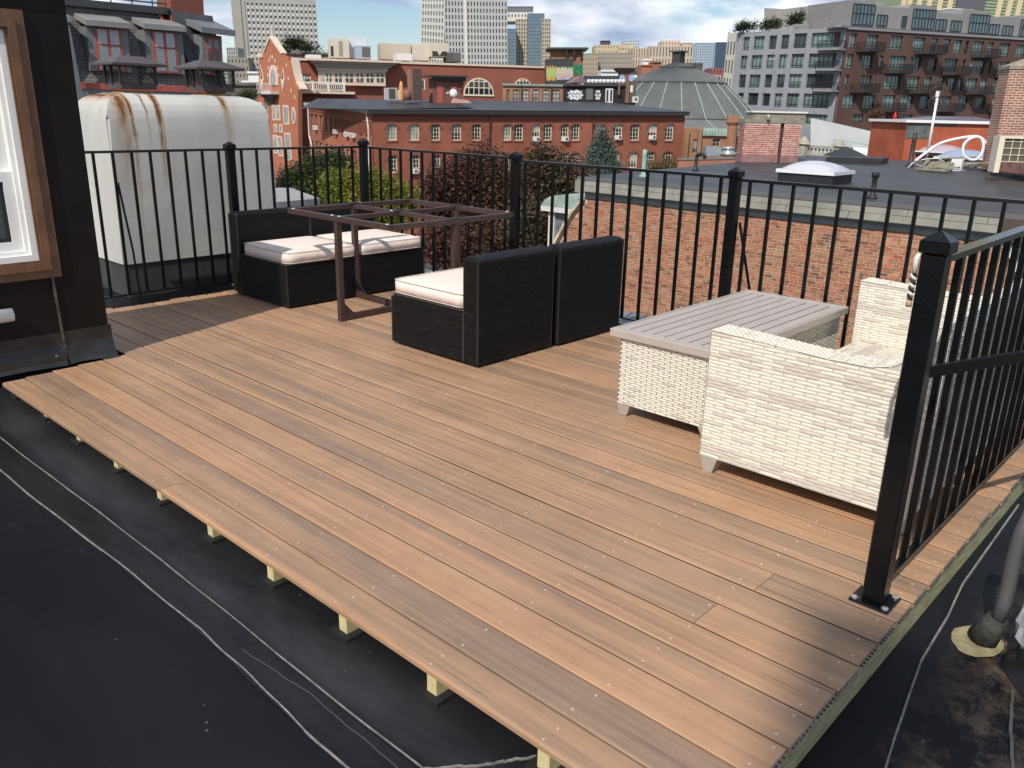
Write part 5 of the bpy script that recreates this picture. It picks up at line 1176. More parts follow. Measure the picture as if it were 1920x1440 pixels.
    for h in holes: G.window(h, mat('wing_frame', (0.25, 0.23, 0.19), 0.5), gl, 1, 2, .07, .06, .22, trimb)
    G.mk(MB().box(-.3, G.L, -.45, 0.0, -.42, -.05), 'cornice', mat('pale_cornice', (0.38, 0.4, 0.36), 0.6))
    b = MB(); n = 40
    for i in range(n): x = G.L*(0.45+0.55*i/n); b.bar((x, -.04, -2.6), (x+G.L*.0065, -.04, -1.5), .14, .08, (0, 1, 0))
    G.mk(b, 'zigzag_frieze', trimb, kind='stuff')
    for z in (-.8, -1.15): G.mk(MB().box(0, G.L, -.1, .02, z-.2, z), 'brick_course', trimb)
    G.mk(MB().add([(-.3, -.5, -.04), (G.L, -.5, -.04), (G.L, 12, .4), (-.3, 12, 0.4)], [(0, 1, 2, 3)]), 'roof', slateroof)
    wp = mat('white_pipe', (0.62, 0.52, 0.46), 0.5)
    G.mk(MB().tube([(G.L-1.2, -.15, -.4), (G.L-.7, -.15, -2.0), (G.L-.65, -.15, -15)], .1, 8), 'downpipe', wp); G.mk(MB().tube([(.5, -.15, -.4), (.5, -.15, -4), (1.3, -.15, -5), (1.5, -.15, -15)], .11, 8), 'downpipe', wp)
    for i, (px, py, ff) in enumerate(((594, 236, 0), (632, 243, 0), (653, 248, 0), (665, 250, 0), (634, 297, 0), (655, 304, 0))):
        x, z = G.p((px, py)); ac_unit(G, x, z-.45, i, 'white air conditioner on the dormitory left wing, '+('upper row, second window from its far end', 'upper row, alone in the wide shadow band', 'upper row, left of two side by side', 'upper row, right of two side by side', 'lower row, in the shadow band', 'lower row, nearest the corner')[i])
    for i, (px, py, lb) in enumerate(((776, 317, 'white window air conditioner in the lower row, left of the plum tree'), (1004.5, 257, 'white window air conditioner in the upper row, left one of a window pair'), (1058.5, 257, 'white window air conditioner in the upper row, two windows left of the spruce'), (1158, 254, 'white window air conditioner just right of the spruce tip'), (1222, 254, 'white window air conditioner in the upper row near the right end'))):
        x, z = F.p((px, py)); ac_unit(F, x, z-.45, i, lb)
    # things standing on the dormitory roof
    def up(px, py, off, nm, lab, cat, fn):
        x, z = F.p((px, py), off); t = thing(nm, lab, cat, mat=F.M @ Matrix.Translation((x, off, z))); fn(t); return t
    def cond(t):
        B(0, 1.3, 0, .8, .05, 1.35).build('case', mat('cond_grey', (0.45, 0.45, 0.44), 0.5), t); B(.35, 1.1, -.02, -.001, .15, 1.25).build('fan_grille', mat('cond_dark', (0.07, 0.07, 0.07)), t); B(1.32, 1.9, .1, .7, .05, 1.1).build('side_panel', white, t)
    up(724, 188, 9, 'condenser', 'grey condenser unit on the dormitory roof', 'condenser', cond)
    def br(t): MB().box(0, 1.1, 0, 1.0, 0, 3.4).build('shaft', mat('shaded_brick', (0.10, 0.06, 0.05), .85, var=.4, vscale=3), t); B(-.35, -.02, 0.02, 1.0, 0, 3.35).build('lit_side', mat('lit_brick', (.30, .15, .1), .85), t)  # sunlit side and shaded face put into two brick colours
    up(775, 188, 9, 'brick_chimney', 'narrow dark brick chimney on the dormitory roof', 'chimney', br)
    def bld(t):
        B(0.9, 4.1, 0, 3, -1, 2.4).build('wall', mat_brick('hut_brick', (.22, .085, .065), (.18, .07, .055), (.25, .13, .1)), t)
        B(0, 4.6, -.7, 3.4, 2.55, 2.7).build('roof', mat('hut_roof', (.05, .05, .045), .6), t); MB().prism([(.4, -.3, 2.1), (.4, -.3, 2.54), (-.1, -.65, 2.54)], (4, 0, 0)).build('eave', mat('hut_eave', (.06, .055, .045), .7), t)
        B(0.9, 1.6, -.02, -.001, -.3, 1.6).build('door', mat('hut_door', (.42, .1, .08), .6), t); B(2.6, 3.3, -.08, -.001, .7, 1.45).build('alarm_box', mat('hut_box', (.5, .1, .07), .6), t); B(2.0, 2.3, -.06, -.001, .7, 1.1).build('notice', white, t)
        for x in (2.0, 3.9): MB().bar((x, -.05, .9), (x+.25, -.55, 2.5), .12).build('bracket', mat('hut_brace', (.04, .035, .03)), t)
    up(806, 187, 9, 'stair_hut', 'small brick rooftop hut under a flat overhanging roof', 'hut', bld)
    def tank(t): MB().lathe([(.5, 0), (.5, .9), (.3, 1.1)], n=12).build('drum', mat('rust_drum', (.2, .1, .075), .7), t, True)
    up(764, 188, 8, 'rust_drum', 'rusty round vent drum beside the narrow dark chimney', 'vent', tank)
    def dish(t): MB().tube([(0, 0, 0), (0, 0, .9)], .06, 8).build('pole', white, t); MB().lathe([(.5, 0), (.42, .12), (.05, .2)], n=14).build('dish', white, t, True).matrix_local = Matrix.Translation((0, -.1, .8)) @ Matrix.Rotation(R(80), 4, 'X')
    up(850, 189, 6, 'satellite_dish', 'white dish on the dormitory roof before the brick hut', 'dish', dish)
    def oc(t): MB().lathe([(.3, 0), (.32, .1), (.22, 1.7), (.1, 2.1)], n=10).build('stack', mat('orange_cover', (.62, .3, .12), .7), t, True)
    up(753, 189, 8.5, 'orange_stack', 'orange wrapped vent stack beside the grey condenser', 'vent', oc)
    def sk(t): MB().add([(0, 0, 0), (2.1, 0, 0), (2.1, 1.2, 0), (0, 1.2, 0), (.2, .2, .5), (1.7, .2, .3), (1.7, 1, .3), (.2, 1, .5)], [(0, 1, 5, 4), (1, 2, 6, 5), (2, 3, 7, 6), (3, 0, 4, 7), (4, 5, 6, 7)]).build('curb', mat('brick_curb', (.4, .25, .22), .8), t)
    up(852, 193, 4, 'roof_curb', 'low reddish skylight curb on the dormitory roof', 'skylight', sk)
dorm()

def gothic():
    salmon = mat_brick('gable_brick', (0.42, 0.15, 0.085), (0.38, 0.13, 0.075), (0.45, 0.2, 0.13), 0.213, 0.0677, 0.007, 0.08, 0.2)
    rednear = mat_brick('long_brick', (0.30, 0.098, 0.065), (0.27, 0.088, 0.06), (0.33, 0.14, 0.1), 0.213, 0.0677, 0.007, 0.1, 0.2)
    crm = mat('cream_stone', (0.66, 0.53, 0.42), 0.7, var=0.08, vscale=2)
    F = Fac('gabled_building', 'red brick building with a pointed gable, cream bay and arched window', 'building', (483, 175), 124, (559, 175), 114)
    out = [(481, 420), (481, 178), (485, 165), (486, 109), (487, 101), (495, 100), (496, 96), (507, 69), (528.5, 100.5), (529, 104), (541, 105), (541, 112), (546.5, 138), (551, 155), (559, 168), (560, 420)]
    P_ = [F.p(q) for q in out]; F.mk(MB().prism([(x, 0, z) for x, z in P_][::-1], (0, 0.6, 0)), 'gable_wall', salmon)
    cop = [(496, 96), (507, 69), (528.5, 100.5)]
    for a, c in zip(cop, cop[1:]): pa, pb = F.p(a), F.p(c); F.mk(MB().bar((pa[0], .3, pa[1]), (pb[0], .3, pb[1]), .9, .22, (0, 0, 1)), 'coping', crm)
    b = MB()
    cv = [(541, 108), (546.5, 138), (551, 155), (559, 168)]
    for a, c in zip(cv, cv[1:]): pa, pb = F.p(a), F.p(c); b.bar((pa[0], .9, pa[1]), (pb[0], .9, pb[1]), 1.1, .3, (0, 0, 1))
    F.mk(b, 'coping', crm)
    x, z = F.p((507, 69)); F.mk(MB().lathe([(.16, 0), (.12, .9), (.03, 1.4)], (x, .3, z), 8), 'finial', crm)
    x0, x1, z0, z1 = F.r(484.5, 493, 99, 108); F.mk(MB().box(x0, x1, -.15, .7, z0, z1), 'corner_block', crm)
    # big pointed window with its balcony
    cx, zt = F.p((512, 122)); _, zb = F.p((512, 160)); hw = F.r(505, 521, 130, 150)[1]-F.r(505, 521, 130, 150)[0]; hw /= 2
    def ogive(w, g, top, bot, y, n=8):
        pts = [(cx-w, y, bot), (cx+w, y, bot)]
        for i in range(n+1): t = i/n; pts.append((cx+w*math.cos(t*math.pi/2)**.8, y, bot+(top-bot)*(.35+.65*math.sin(t*math.pi/2))))
        for i in range(n-1, -1, -1): t = i/n; pts.append((cx-w*math.cos(t*math.pi/2)**.8, y, bot+(top-bot)*(.35+.65*math.sin(t*math.pi/2))))
        return pts
    F.mk(MB().prism(ogive(hw, 0, zt, zb, -.12), (0, .14, 0)), 'window_surround', crm)
    w = F.mk(MB().prism(ogive(hw*.6, 0, zt-.55, zb, -.14), (0, .02, 0)), 'window', gl2)
    for px in (491.5, 531):
        q = [F.p(v_) for v_ in ((px, 128), (px+3.4, 150), (px, 171), (px-3.4, 150))]; F.mk(MB().prism([(a, -.1, c) for a, c in q][::-1], (0, .12, 0)), 'lancet', crm)
        q = [F.p(v_) for v_ in ((px, 133), (px+1.8, 148), (px-1.8, 148))]; F.mk(MB().prism([(a, -.13, c) for a, c in q][::-1], (0, .02, 0)), 'lancet_pane', gl)
    x0, x1, z0, z1 = F.r(497, 523.5, 157, 177); b = MB(); b.box(x0, x1, -1.3, -.02, z0, z0+.45); 
    for i in range(9): x = x0+(x1-x0)*i/8; b.box(x-.05, x+.05, -1.25, -1.18, z0+.45, z1)
    b.box(x0, x1, -1.28, -1.15, z1-.12, z1); F.mk(b, 'balcony', mat('pale_pink', (.62, .55, .52), .6))
    F.mk(MB().add([(x0+.4, -1.1, z0), (x1-.4, -1.1, z0), (x1-.4, 0, z0), (x0+.4, 0, z0), ((x0+x1)/2-.4, -.2, z0-1.3), ((x0+x1)/2+.4, -.2, z0-1.3), ((x0+x1)/2+.4, 0, z0-1.3), ((x0+x1)/2-.4, 0, z0-1.3)], [(0, 1, 5, 4), (1, 2, 6, 5), (3, 0, 4, 7), (4, 5, 6, 7)]), 'corbel', mat('corbel_dark', (.08, .075, .075), .8))
    b = MB()
    for (px, py) in ((508, 107), (511.5, 107), (505, 114), (516, 114), (503, 127), (520, 127), (537.5, 122), (489, 125), (502, 141), (523, 141), (541, 147), (486, 166), (546, 170), (483, 177), (553, 182.5)):
        x, z = F.p((px, py)); b.box(x-.12, x+.12, -.06, .01, z-.25, z+.25)
    F.mk(b, 'stone_insert', crm, kind='stuff')
    for (x0, x1, y0, y1) in ((512, 516.5, 198, 223), (520, 524.5, 199, 223), (532.5, 541, 200, 231), (487, 491, 194, 206), (497, 502, 195, 215), (515, 519, 235, 245), (525, 529, 236, 246), (514, 520, 256, 285), (523, 529, 258, 290), (536, 545, 252, 298)):
        h = F.r(x0, x1, y0, y1); F.mk(MB().box(h[0]-.2, h[1]+.2, -.06, .01, h[2]-.2, h[3]+.2), 'stone_surround', crm); F.mk(MB().box(h[0]+.05, h[1]-.05, -.08, -.061, h[2], h[3]), 'window', gl2)
    c = F.p((551, 217)); hh = abs(F.p((551, 201))[1]-F.p((551, 234))[1])/2; ww = F.r(547, 554.5, 210, 220); ww = (ww[1]-ww[0])/2
    F.mk(MB().prism([(c[0]+ww*math.cos(a*math.pi/8), -.08, c[1]+hh*math.sin(a*math.pi/8)) for a in range(16)], (0, .09, 0)), 'oval_surround', crm); F.mk(MB().prism([(c[0]+ww*.6*math.cos(a*math.pi/8), -.1, c[1]+hh*.8*math.sin(a*math.pi/8)) for a in range(16)], (0, .019, 0)), 'oval_window', gl2)
    # long wall to the right
    G = Fac('x', '', '', (546, 108.5), 119, (1027, 124.5), 130, root=F.root)
    dark = G.r(560, 583, 138, 156); arch1 = G.r(869, 926, 146, 178); ht = []
    xs = [(599, 605), (608.5, 620), (624.5, 639), (644, 660), (664.5, 679), (683, 698), (702, 717)]
    bay0, bay1, bz0, bz1 = G.r(596, 721, 135.5, 159)
    G.wall(0, G.L, -16, -.3, [dark], rednear, name='long_wall', rev=.3, back=16)
    G.mk(MB().box(0, G.L, -.2, .3, -.3, 0), 'coping', crm)
    G.window(dark, cframe, gl, 2, 1, .1, .1, .3)
    bay = MB().box(bay0, bay1, -.9, -.001, bz0-.1, bz1+.1); G.mk(bay, 'bay', crm)
    for (a, c) in xs:
        h = G.r(a, c, 138, 154); T = MB().box(h[0]+.2, h[1]+.0, -.955, -.902, h[2], h[3]); o = G.mk(T, 'window', gl)
        m_ = MB(); x = (h[0]+h[1])/2+.1; m_.box(x-.06, x+.06, -.99, -.956, h[2], h[3]); z = (h[2]+h[3])/2; m_.box(h[0]+.2, h[1], -.985, -.956, z-.06, z+.06); G.mk(m_, 'glazing_bar', cframe, o)
    # flared cornice over the bay, stepping outwards
    nst = 5; gz0, gz1 = bz1+.1, G.p((660, 112.5))[1]; tp = mat('taupe_stone', (.43, .36, .31), .7, var=.1, vscale=1)
    for i in range(nst):
        f0 = i/nst; z0 = gz0+(gz1-gz0)*f0; z1 = gz0+(gz1-gz0)*(i+1)/nst-.012; e = .3+3.0*f0**1.6
        G.mk(MB().box(bay0-e*.62, bay1+e*.9, -.9-e*.55, -.002, z0, z1), 'cornice_step', crm if i in (0, 4) else tp)
    # balcony with ornamental rail
    x0, x1, z0, z1 = G.r(556, 643, 154, 171); G.mk(MB().box(x0-.5, G.p((663, 172))[0], -1.6, -.003, z0-.35, z0-.01), 'balcony_slab', crm)
    b = MB(); b.box(x0, x1, -1.5, -1.38, z1-.16, z1); b.box(x0, x1, -1.5, -1.38, z0+.1, z0+.2)
    for i in range(4): x = x0+(x1-x0)*i/3; b.box(x-.14, x+.14, -1.55, -1.33, z0, z1+.12)
    for i in range(22): x = x0+(x1-x0)*(i+.5)/22; b.tube([(x+.2*math.cos(a*math.pi/4), -1.44, (z0+z1)/2+.38*math.sin(a*math.pi/4)) for a in range(9)], .035, 4, False)
    G.mk(b, 'balcony_rail', white)
    # half round window
    def half(px0, px1, pyt, pyb, nm):
        a, c, d, e = G.r(px0, px1, pyt, pyb); mid = (a+c)/2; hw = (c-a)/2; h = e-d
        S = lambda k, y: [(mid+hw*k*math.cos(t*math.pi/16), y, d+h*k*math.sin(t*math.pi/16)) for t in range(17)]
        o = G.mk(MB().prism(S(1.0, -.08)[::-1], (0, .09, 0)), nm, cframe); G.mk(MB().prism(S(.92, -.11)[::-1], (0, .029, 0)), 'pane', gl, o); b = MB()
        for i in range(1, 6): x = a+(c-a)*i/6; q = abs(x-mid)/hw; b.box(x-.06, x+.06, -.15, -.111, d, d+h*math.sqrt(1-q*q)*.95)
        for f_ in (.4, .78): w_ = hw*math.sqrt(1-f_*f_)*.93; b.box(mid-w_, mid+w_, -.148, -.111, d+h*f_-.06, d+h*f_+.06)
        b.box(a, c, -.15, -.01, d-.25, d); G.mk(b, 'glazing_bar', cframe, o)
    half(869, 926, 146, 177, 'arched_window'); half(962, 998, 147, 168, 'arched_window')
    h = G.r(789, 797, 149, 168); o = G.mk(MB().box(*h[:2], -.05, -.001, *h[2:]), 'window', cframe); G.mk(MB().box(h[0]+.1, h[1]-.2, -.07, -.051, h[2]+.1, h[3]-.1), 'pane', gl, o)
    # rooftop plant
    def plant(px0, px1, py0, py1, off, lab, m_, extra=None, nm='roof_plant'):
        a = G.p((px0, py1), off); c = G.p((px1, py0), off); t = thing(nm, lab, 'plant unit', mat=G.M @ Matrix.Translation((a[0], off, a[1])))
        w, h = c[0]-a[0], c[1]-a[1]; B(0, w, 0, 3.5, 0, h).build('case', m_, t)
        if extra == 'louvre':
            b = MB(); 
            for i in range(9): b.box(w*.45, w*.65, -.05, -.001, h*(.1+.09*i), h*(.1+.09*i)+h*.05)
            b.build('louvre', mat('louvre', (.3, .29, .25), .6), t); B(w*.02, w*.16, -.04, -.001, h*.08, h*.6).build('opening', mat('opening', (.04, .04, .04)), t)
        if extra == 'legs':
            for x in (.1, w-.3): B(x, x+.2, 0.2, .4, -1.2, -.001).build('leg', m_, t)
        if extra == 'cone':
            MB().prism([(w*.08, -.05, h*.05), (w*.92, -.05, h*.05), (w*.92, -.05, h*.4), (w*.08, -.05, h*.4)], (0, .045, 0)).build('opening', mat('opening', (.04, .04, .04)), t)
            MB().prism([(w*.35, -.09, h*.4), (w*.5, -.09, h*.08), (w*.65, -.09, h*.4)], (0, .035, 0)).build('funnel', m_, t)
        if extra == 'grille': B(w*.4, w*.95, -.04, -.001, h*.15, h*.9).build('grille', mat('grille_grey', (.12, .12, .125)), t)
    bei = mat('plant_beige', (.60, .56, .46), .6, var=.06, vscale=1); lg = mat('plant_grey', (.62, .63, .66), .5); bl_ = mat('plant_blue', (.38, .46, .54), .4); tan = mat('plant_tan', (.5, .44, .34), .7); dk = mat('plant_dark', (.09, .09, .1), .6)
    plant(620, 654, 73, 108, 9, 'tall beige plant unit with louvres on the gabled building', bei, 'louvre'); plant(654, 686, 70, 109, 10, 'pale grey panelled plant housing beside the louvred unit', lg)
    plant(668, 695, 86, 110, 7, 'blue grey plant box before the pale housing', bl_, 'grille'); plant(714, 770, 83, 111, 10, 'tan banded roof house on the gabled building', tan)
    plant(744, 773, 101, 113, 6, 'low white roof unit before the tan roof house', white); plant(775, 808, 84, 113, 9, 'cream plant housing left of the fan unit', bei); plant(808, 840, 81, 106, 7, 'cream fan unit with a funnel opening', bei, 'cone'); plant(840, 864, 99, 116, 6, 'black plant unit beside the white tower', dk, 'grille')
    plant(575, 602, 103, 109, 5, 'two flat white roof boxes behind the cream cornice', white)
    # roof garden behind the gable
    g = m_leaf('garden_leaf', [(.012, .02, .008), (.03, .045, .015), (.07, .08, .02)])
    bl = blobs_px([(552, 82, 14, 8, 0), (535, 92, 9, 6, 0), (575, 90, 12, 6, 0), (565, 80, 8, 6, 0), (597, 93, 6, 6, 0), (541, 78, 6, 4, 0)], 150)
    B_ = block('garden_building', 'flat stone building carrying a roof garden behind the gable', 'building', 528, 622, 98, 118, 150, mat('garden_wall', (.20, .185, .16), .8, var=.25, vscale=.6), 0, 0, 20)
    tree('roof_garden_shrub', 'dark shrubs of the roof garden right of the gable', 'shrubs', bl[0][0]-Vector((0, 0, 1.6)), bl, 2600, g, .4, 9, trunk=False)
gothic()
def middle():
    # low brick range with a dark graffiti wall
    F = Fac('low_brick_range', 'low tan brick range with six pale windows, behind the dormitory roof', 'building', (943, 156), 112, (1057, 158), 112)
    tb = mat_brick('tan_red_brick', (.34, .17, .11), (.30, .145, .095), (.38, .24, .17)); hs = []
    for a, c in ((949.5, 955), (962, 974.5), (980, 992), (998, 1011), (1017, 1030), (1035.5, 1049.5)): hs.append(F.r(a, c, 168, 192.5))
    F.wall(0, F.L, -4.2, -.3, hs, tb, rev=.2, back=8); F.mk(MB().box(-.1, F.L+.1, -.25, 8, -.3, -.02), 'copper_edge', mat('copper_edge', (.22, .27, .22), .6, var=.3, vscale=2))
    for h in hs: F.window(h, mat('brown_frame', (.10, .07, .06), .6), gl2, 2, 3, .09, .07, .2)
    for x in (978, 1034): q = F.p((x, 170))[0]; F.mk(MB().tube([(q, -.08, -.3), (q, -.08, -4)], .08, 6), 'downpipe', mat('downpipe', (.05, .035, .032)))
    G = Fac('graffiti_wall', 'black painted rooftop wall with white graffiti tags and a white framed door', 'wall', (1060, 157), 111, (1192, 157), 113)
    bk = mat_brick('black_brick', (.035, .026, .025), (.045, .033, .03), (.03, .022, .02))
    G.mk(MB().box(0, G.L, 0, 7, -4.0, -.3), 'wall', bk); G.mk(MB().box(-.1, G.L*.86, -.3, 7.1, -.3, -.1), 'roof_edge', mat('roof_edge_dark', (.06, .055, .055), .6))
    wt = mat('tag_white', (.72, .74, .76), .7); gg = mat('tag_line', (.16, .17, .19), .7); rr = random.Random(2)
    def tag_blob(px0, px1, py0, py1, n, lab, parent):
        x0, x1, z0, z1 = G.r(px0, px1, py0, py1); cx, cz = (x0+x1)/2, (z0+z1)/2; w, h = (x1-x0)/2, (z1-z0)/2; pts = []
        for i in range(n*4): a = 2*math.pi*i/(n*4); k = .88+.12*math.cos(a*n); pts.append((cx+w*k*math.copysign(abs(math.cos(a))**.7, math.cos(a)), -.022, cz+h*k*math.copysign(abs(math.sin(a))**.7, math.sin(a))))
        o = G.mk(MB().prism(pts[::-1], (0, .02, 0)), 'graffiti', wt); b = MB()
        for i in range(max(2, n//2)):
            q = x0+(x1-x0)*(i+.7)/(max(2, n//2)+.4); r_ = h*.42
            b.tube([(q+r_*.7*math.cos(t*.7), -.028, cz+r_*math.sin(t*.7)+rr.uniform(-.1, .1)) for t in range(8)], .05, 4)
        G.mk(b, 'outline', gg, o)
    tag_blob(1063, 1094, 168, 188, 9, '', None); tag_blob(1115.5, 1126.5, 168, 188, 6, '', None)
    h = G.r(1099, 1111.5, 165, 187); G.mk(MB().box(*h[:2], -.04, -.001, *h[2:]), 'board', mat('faded_board', (.13, .145, .14), .7))
    h = G.r(1135, 1149, 165.5, 192.5); o = G.mk(MB().box(*h[:2], -.06, -.001, *h[2:]), 'door', mat('door_white', (.75, .75, .74), .5)); q = (h[1]-h[0])
    for f_ in (.12, .62): G.mk(MB().box(h[0]+q*f_, h[0]+q*(f_+.26), -.08, -.061, h[2]+.15, h[3]-.2), 'pane', gl, o)
    h = G.r(1157, 1163, 155, 178); G.mk(MB().tube([((h[0]+h[1])/2, -.2, h[2]), ((h[0]+h[1])/2, -.2, h[3])], .17, 8), 'duct', mat('duct_brown', (.16, .11, .10), .5))
    h = G.r(1172, 1178, 149, 193); G.mk(MB().box(*h[:2], -.4, -.002, *h[2:]), 'pilaster', mat('pilaster', (.20, .12, .09), .8))
    h = G.r(1100, 1172, 150, 153.5); b = MB(); n = 10; w = (h[1]-h[0])/n
    for i in range(n): b.lathe([(.02, -.3), (w*.42, -.2), (w*.5, 0), (w*.42, .2)], (h[0]+w*(i+.5), -.15, (h[2]+h[3])/2), 8)
    G.mk(b, 'white_scallop', white, kind='stuff')
    h = G.r(1070, 1098, 143, 155); G.mk(MB().prism([(h[0], -.2, h[2]), (h[1]+.3, -.2, h[2]), (h[1]-.6, -.2, h[3])], (0, 3, 0)), 'gablet', mat('gablet', (.20, .14, .15), .6)); 
    h = G.r(1178, 1192, 152, 193); G.mk(MB().box(*h[:2], -.1, -.003, *h[2:]), 'return_wall', mat('return_brick', (.13, .09, .07), .8))
    h = G.r(1181, 1186, 160, 173); G.mk(MB().box(*h[:2], -.13, -.101, *h[2:]), 'sign', white)
    t = thing('air_conditioner', 'white condenser against the dark wall beside the dome', 'air conditioner', mat=G.M @ Matrix.Translation((G.p((1183, 192))[0], -.8, G.p((1183, 192))[1]))); B(0, .75, 0, .4, 0, .75).build('case', white, t); B(.2, .6, -.02, -.001, .2, .6).build('fan_grille', mat('ac_grille', (.12, .12, .13)), t)
    # black cube with bright graffiti
    C = Fac('graffiti_hut', 'black rooftop hut sprayed with green, orange and purple graffiti', 'hut', (1024, 112), 122, (1075, 111), 122)
    C.mk(MB().box(0, C.L, 0, 5, -3.6, 0), 'wall', mat('hut_black', (.04, .04, .045), .6)); C.mk(MB().box(-.05, C.L+.05, -.06, 5, -.0, .12), 'roof_edge', mat('hut_edge', (.10, .095, .09)))
    cols = [(.62, .13, .03), (.24, .45, .07), (.42, .5, .12), (.45, .42, .2), (.5, .36, .5), (.3, .25, .4), (.6, .3, .1), (.5, .5, .55)]
    cm = [mat('spray_%d' % i, c, .7, var=.45, vscale=2.5, col2=cols[(i+2) % 8]) for i, c in enumerate(cols)]
    def spray(px0, px1, py0, py1, mi, spikes, off, seed):
        r2 = random.Random(seed); x0, x1, z0, z1 = C.r(px0, px1, py0, py1); pts = []
        for i in range(spikes+1): x = x0+(x1-x0)*i/spikes; pts.append((x, -off, z1-(z1-z0)*(.02 if i % 2 else .2)*r2.uniform(.5, 1.5)))
        for i in range(spikes, -1, -1): x = x0+(x1-x0)*i/spikes; pts.append((x, -off, z0+(z1-z0)*(.02 if i % 2 else .16)*r2.uniform(.5, 1.5)))
        C.mk(MB().prism(pts, (0, .008, 0)), 'graffiti', cm[mi])
    spray(1024.3, 1041.5, 121, 153, 0, 7, .02, 1); spray(1025, 1041, 126, 147, 1, 9, .03, 2); spray(1042, 1074.5, 124, 149, 7, 15, .02, 3); spray(1042, 1074, 128, 140, 2, 13, .03, 4); spray(1044, 1073, 138, 145, 4, 11, .032, 5); spray(1044, 1068, 144, 150, 5, 9, .034, 6)
    # brick water tower house with a flared roof
    H = Fac('brick_tower_house', 'square brick tower house under a dark flared roof', 'building', (1034, 91), 128, (1097, 91), 128)
    H.mk(MB().box(0, H.L*.95, 0, 5, -7, -.2), 'wall', mat_brick('tower_brick', (.30, .135, .08), (.25, .11, .07), (.28, .17, .12)))
    H.mk(MB().box(-.7, H.L+.45, -.9, 6, -.15, .12), 'roof', mat('flared_roof', (.05, .055, .05), .6))
    for x in (26, 40, 55): q = H.p((1034+x, 95))[0]; H.mk(MB().prism([(q, -.8, -.2), (q, 0, -.2), (q, 0, -1.9)], (.35, 0, 0)), 'bracket', mat('bracket_brown', (.09, .06, .05)))
    x0, x1, z0, z1 = H.r(1075, 1092, 121, 140); H.mk(MB().box(x0, x1, -.03, -.001, z0, z1), 'graffiti', mat('spray_green', (.02, .17, .07), .7, var=.5, vscale=2))
    # flared cap over a second stack, plus dark parapets
    K = Fac('capped_stack', 'short wide brick stack with a flared cap behind the black wall', 'chimney', (1158, 128), 120, (1190, 128), 120)
    K.mk(MB().box(.4, K.L-.4, 0, 2.2, -2.6, -.6), 'shaft', mat('stack_brick', (.22, .10, .09), .8, var=.4, vscale=2)); K.mk(MB().add([(-.4, -.7, 0), (K.L+.4, -.7, 0), (K.L+.4, 2.8, 0), (-.4, 2.8, 0), (.4, 0, -.6), (K.L-.4, 0, -.6), (K.L-.4, 2.2, -.6), (.4, 2.2, -.6)], [(0, 1, 2, 3), (0, 4, 5, 1), (1, 5, 6, 2), (2, 6, 7, 3), (3, 7, 4, 0)]), 'cap', mat('stack_cap', (.14, .13, .11), .7))
    x0, x1, z0, z1 = K.r(1168, 1190, 142, 152); K.mk(MB().box(K.p((1095, 141))[0], x1, .1, 1, z0-2, z1), 'parapet', mat('parapet_dark', (.04, .045, .05), .7))
    for a in (1161, 1179): q = K.r(a, a+10, 141, 153); c = ((q[0]+q[1])/2, (q[2]+q[3])/2); K.mk(MB().prism([(c[0]+.42*(1+.2*math.cos(t*1.5))*math.cos(t*.5), -.06, c[1]+.5*math.sin(t*.5)) for t in range(12)], (0, .05, 0)), 'graffiti', mat('tag_blue', (.30, .42, .62), .7, var=.4, vscale=4))
    # dome of the old round hall
    dc = D((1264, 212), 142); k = 142/FPX
    t = thing('round_hall', 'round hall with a broad ribbed grey green dome and small lantern', 'building', (dc.x, dc.y, dc.z))
    zz = lambda y: (212-y)*k
    dm = mat('dome_slate', (.285, .297, .29), .55, var=.16, vscale=.5); rib = mat('dome_rib', (.27, .345, .32), .6, var=.2, vscale=2)
    nt = dm.node_tree; N = nt.nodes.new; L = nt.links.new; pb = nt.nodes['Principled BSDF']; tcd = N('ShaderNodeTexCoord'); sx = N('ShaderNodeSeparateXYZ'); L(tcd.outputs['Object'], sx.inputs[0])
    at = N('ShaderNodeMath'); at.operation = 'ARCTAN2'; L(sx.outputs[1], at.inputs[0]); L(sx.outputs[0], at.inputs[1]); cbx = N('ShaderNodeCombineXYZ'); ml = N('ShaderNodeMath'); ml.operation = 'MULTIPLY'; L(at.outputs[0], ml.inputs[0]); ml.inputs[1].default_value = 16
    ad = N('ShaderNodeMath'); ad.operation = 'MULTIPLY_ADD'; L(sx.outputs[2], ad.inputs[0]); ad.inputs[1].default_value = 1.0; L(ml.outputs[0], ad.inputs[2]); L(ad.outputs[0], cbx.inputs[0])
    wv = N('ShaderNodeTexWave'); wv.inputs['Scale'].default_value = 0.9; wv.inputs['Distortion'].default_value = 0.3; L(cbx.outputs[0], wv.inputs['Vector']); bp = N('ShaderNodeBump'); bp.inputs['Strength'].default_value = 1.0; bp.inputs['Distance'].default_value = 0.35; L(wv.outputs['Fac'], bp.inputs['Height']); L(bp.outputs[0], pb.inputs['Normal'])
    prof = [(20.2, zz(243)), (14.6, zz(222.5)), (8.2, zz(160.5))]
    prof = [(19.6, zz(240)), (14.3, zz(221.5)), (14.2, zz(220)), (11.4, zz(190)), (8.3, zz(160.5)), (8.15, zz(158)), (5.6, zz(144)), (3.0, zz(133.5)), (2.9, zz(130.5)), (1.0, zz(124))]
    MB().lathe(prof, n=24, a0=R(7.5)).build('dome', dm, t)
    for (r_, y) in ((14.35, 221.3), (8.35, 159.8), (3.05, 132.5)): MB().lathe([(r_+.08, zz(y)-.1), (r_+.08, zz(y)+.12), (r_-.3, zz(y)+.14), (r_-.3, zz(y)-.1)], n=24, a0=R(7.5)).build('ring', mat('ring_dark', (.06, .07, .065), .6), t)
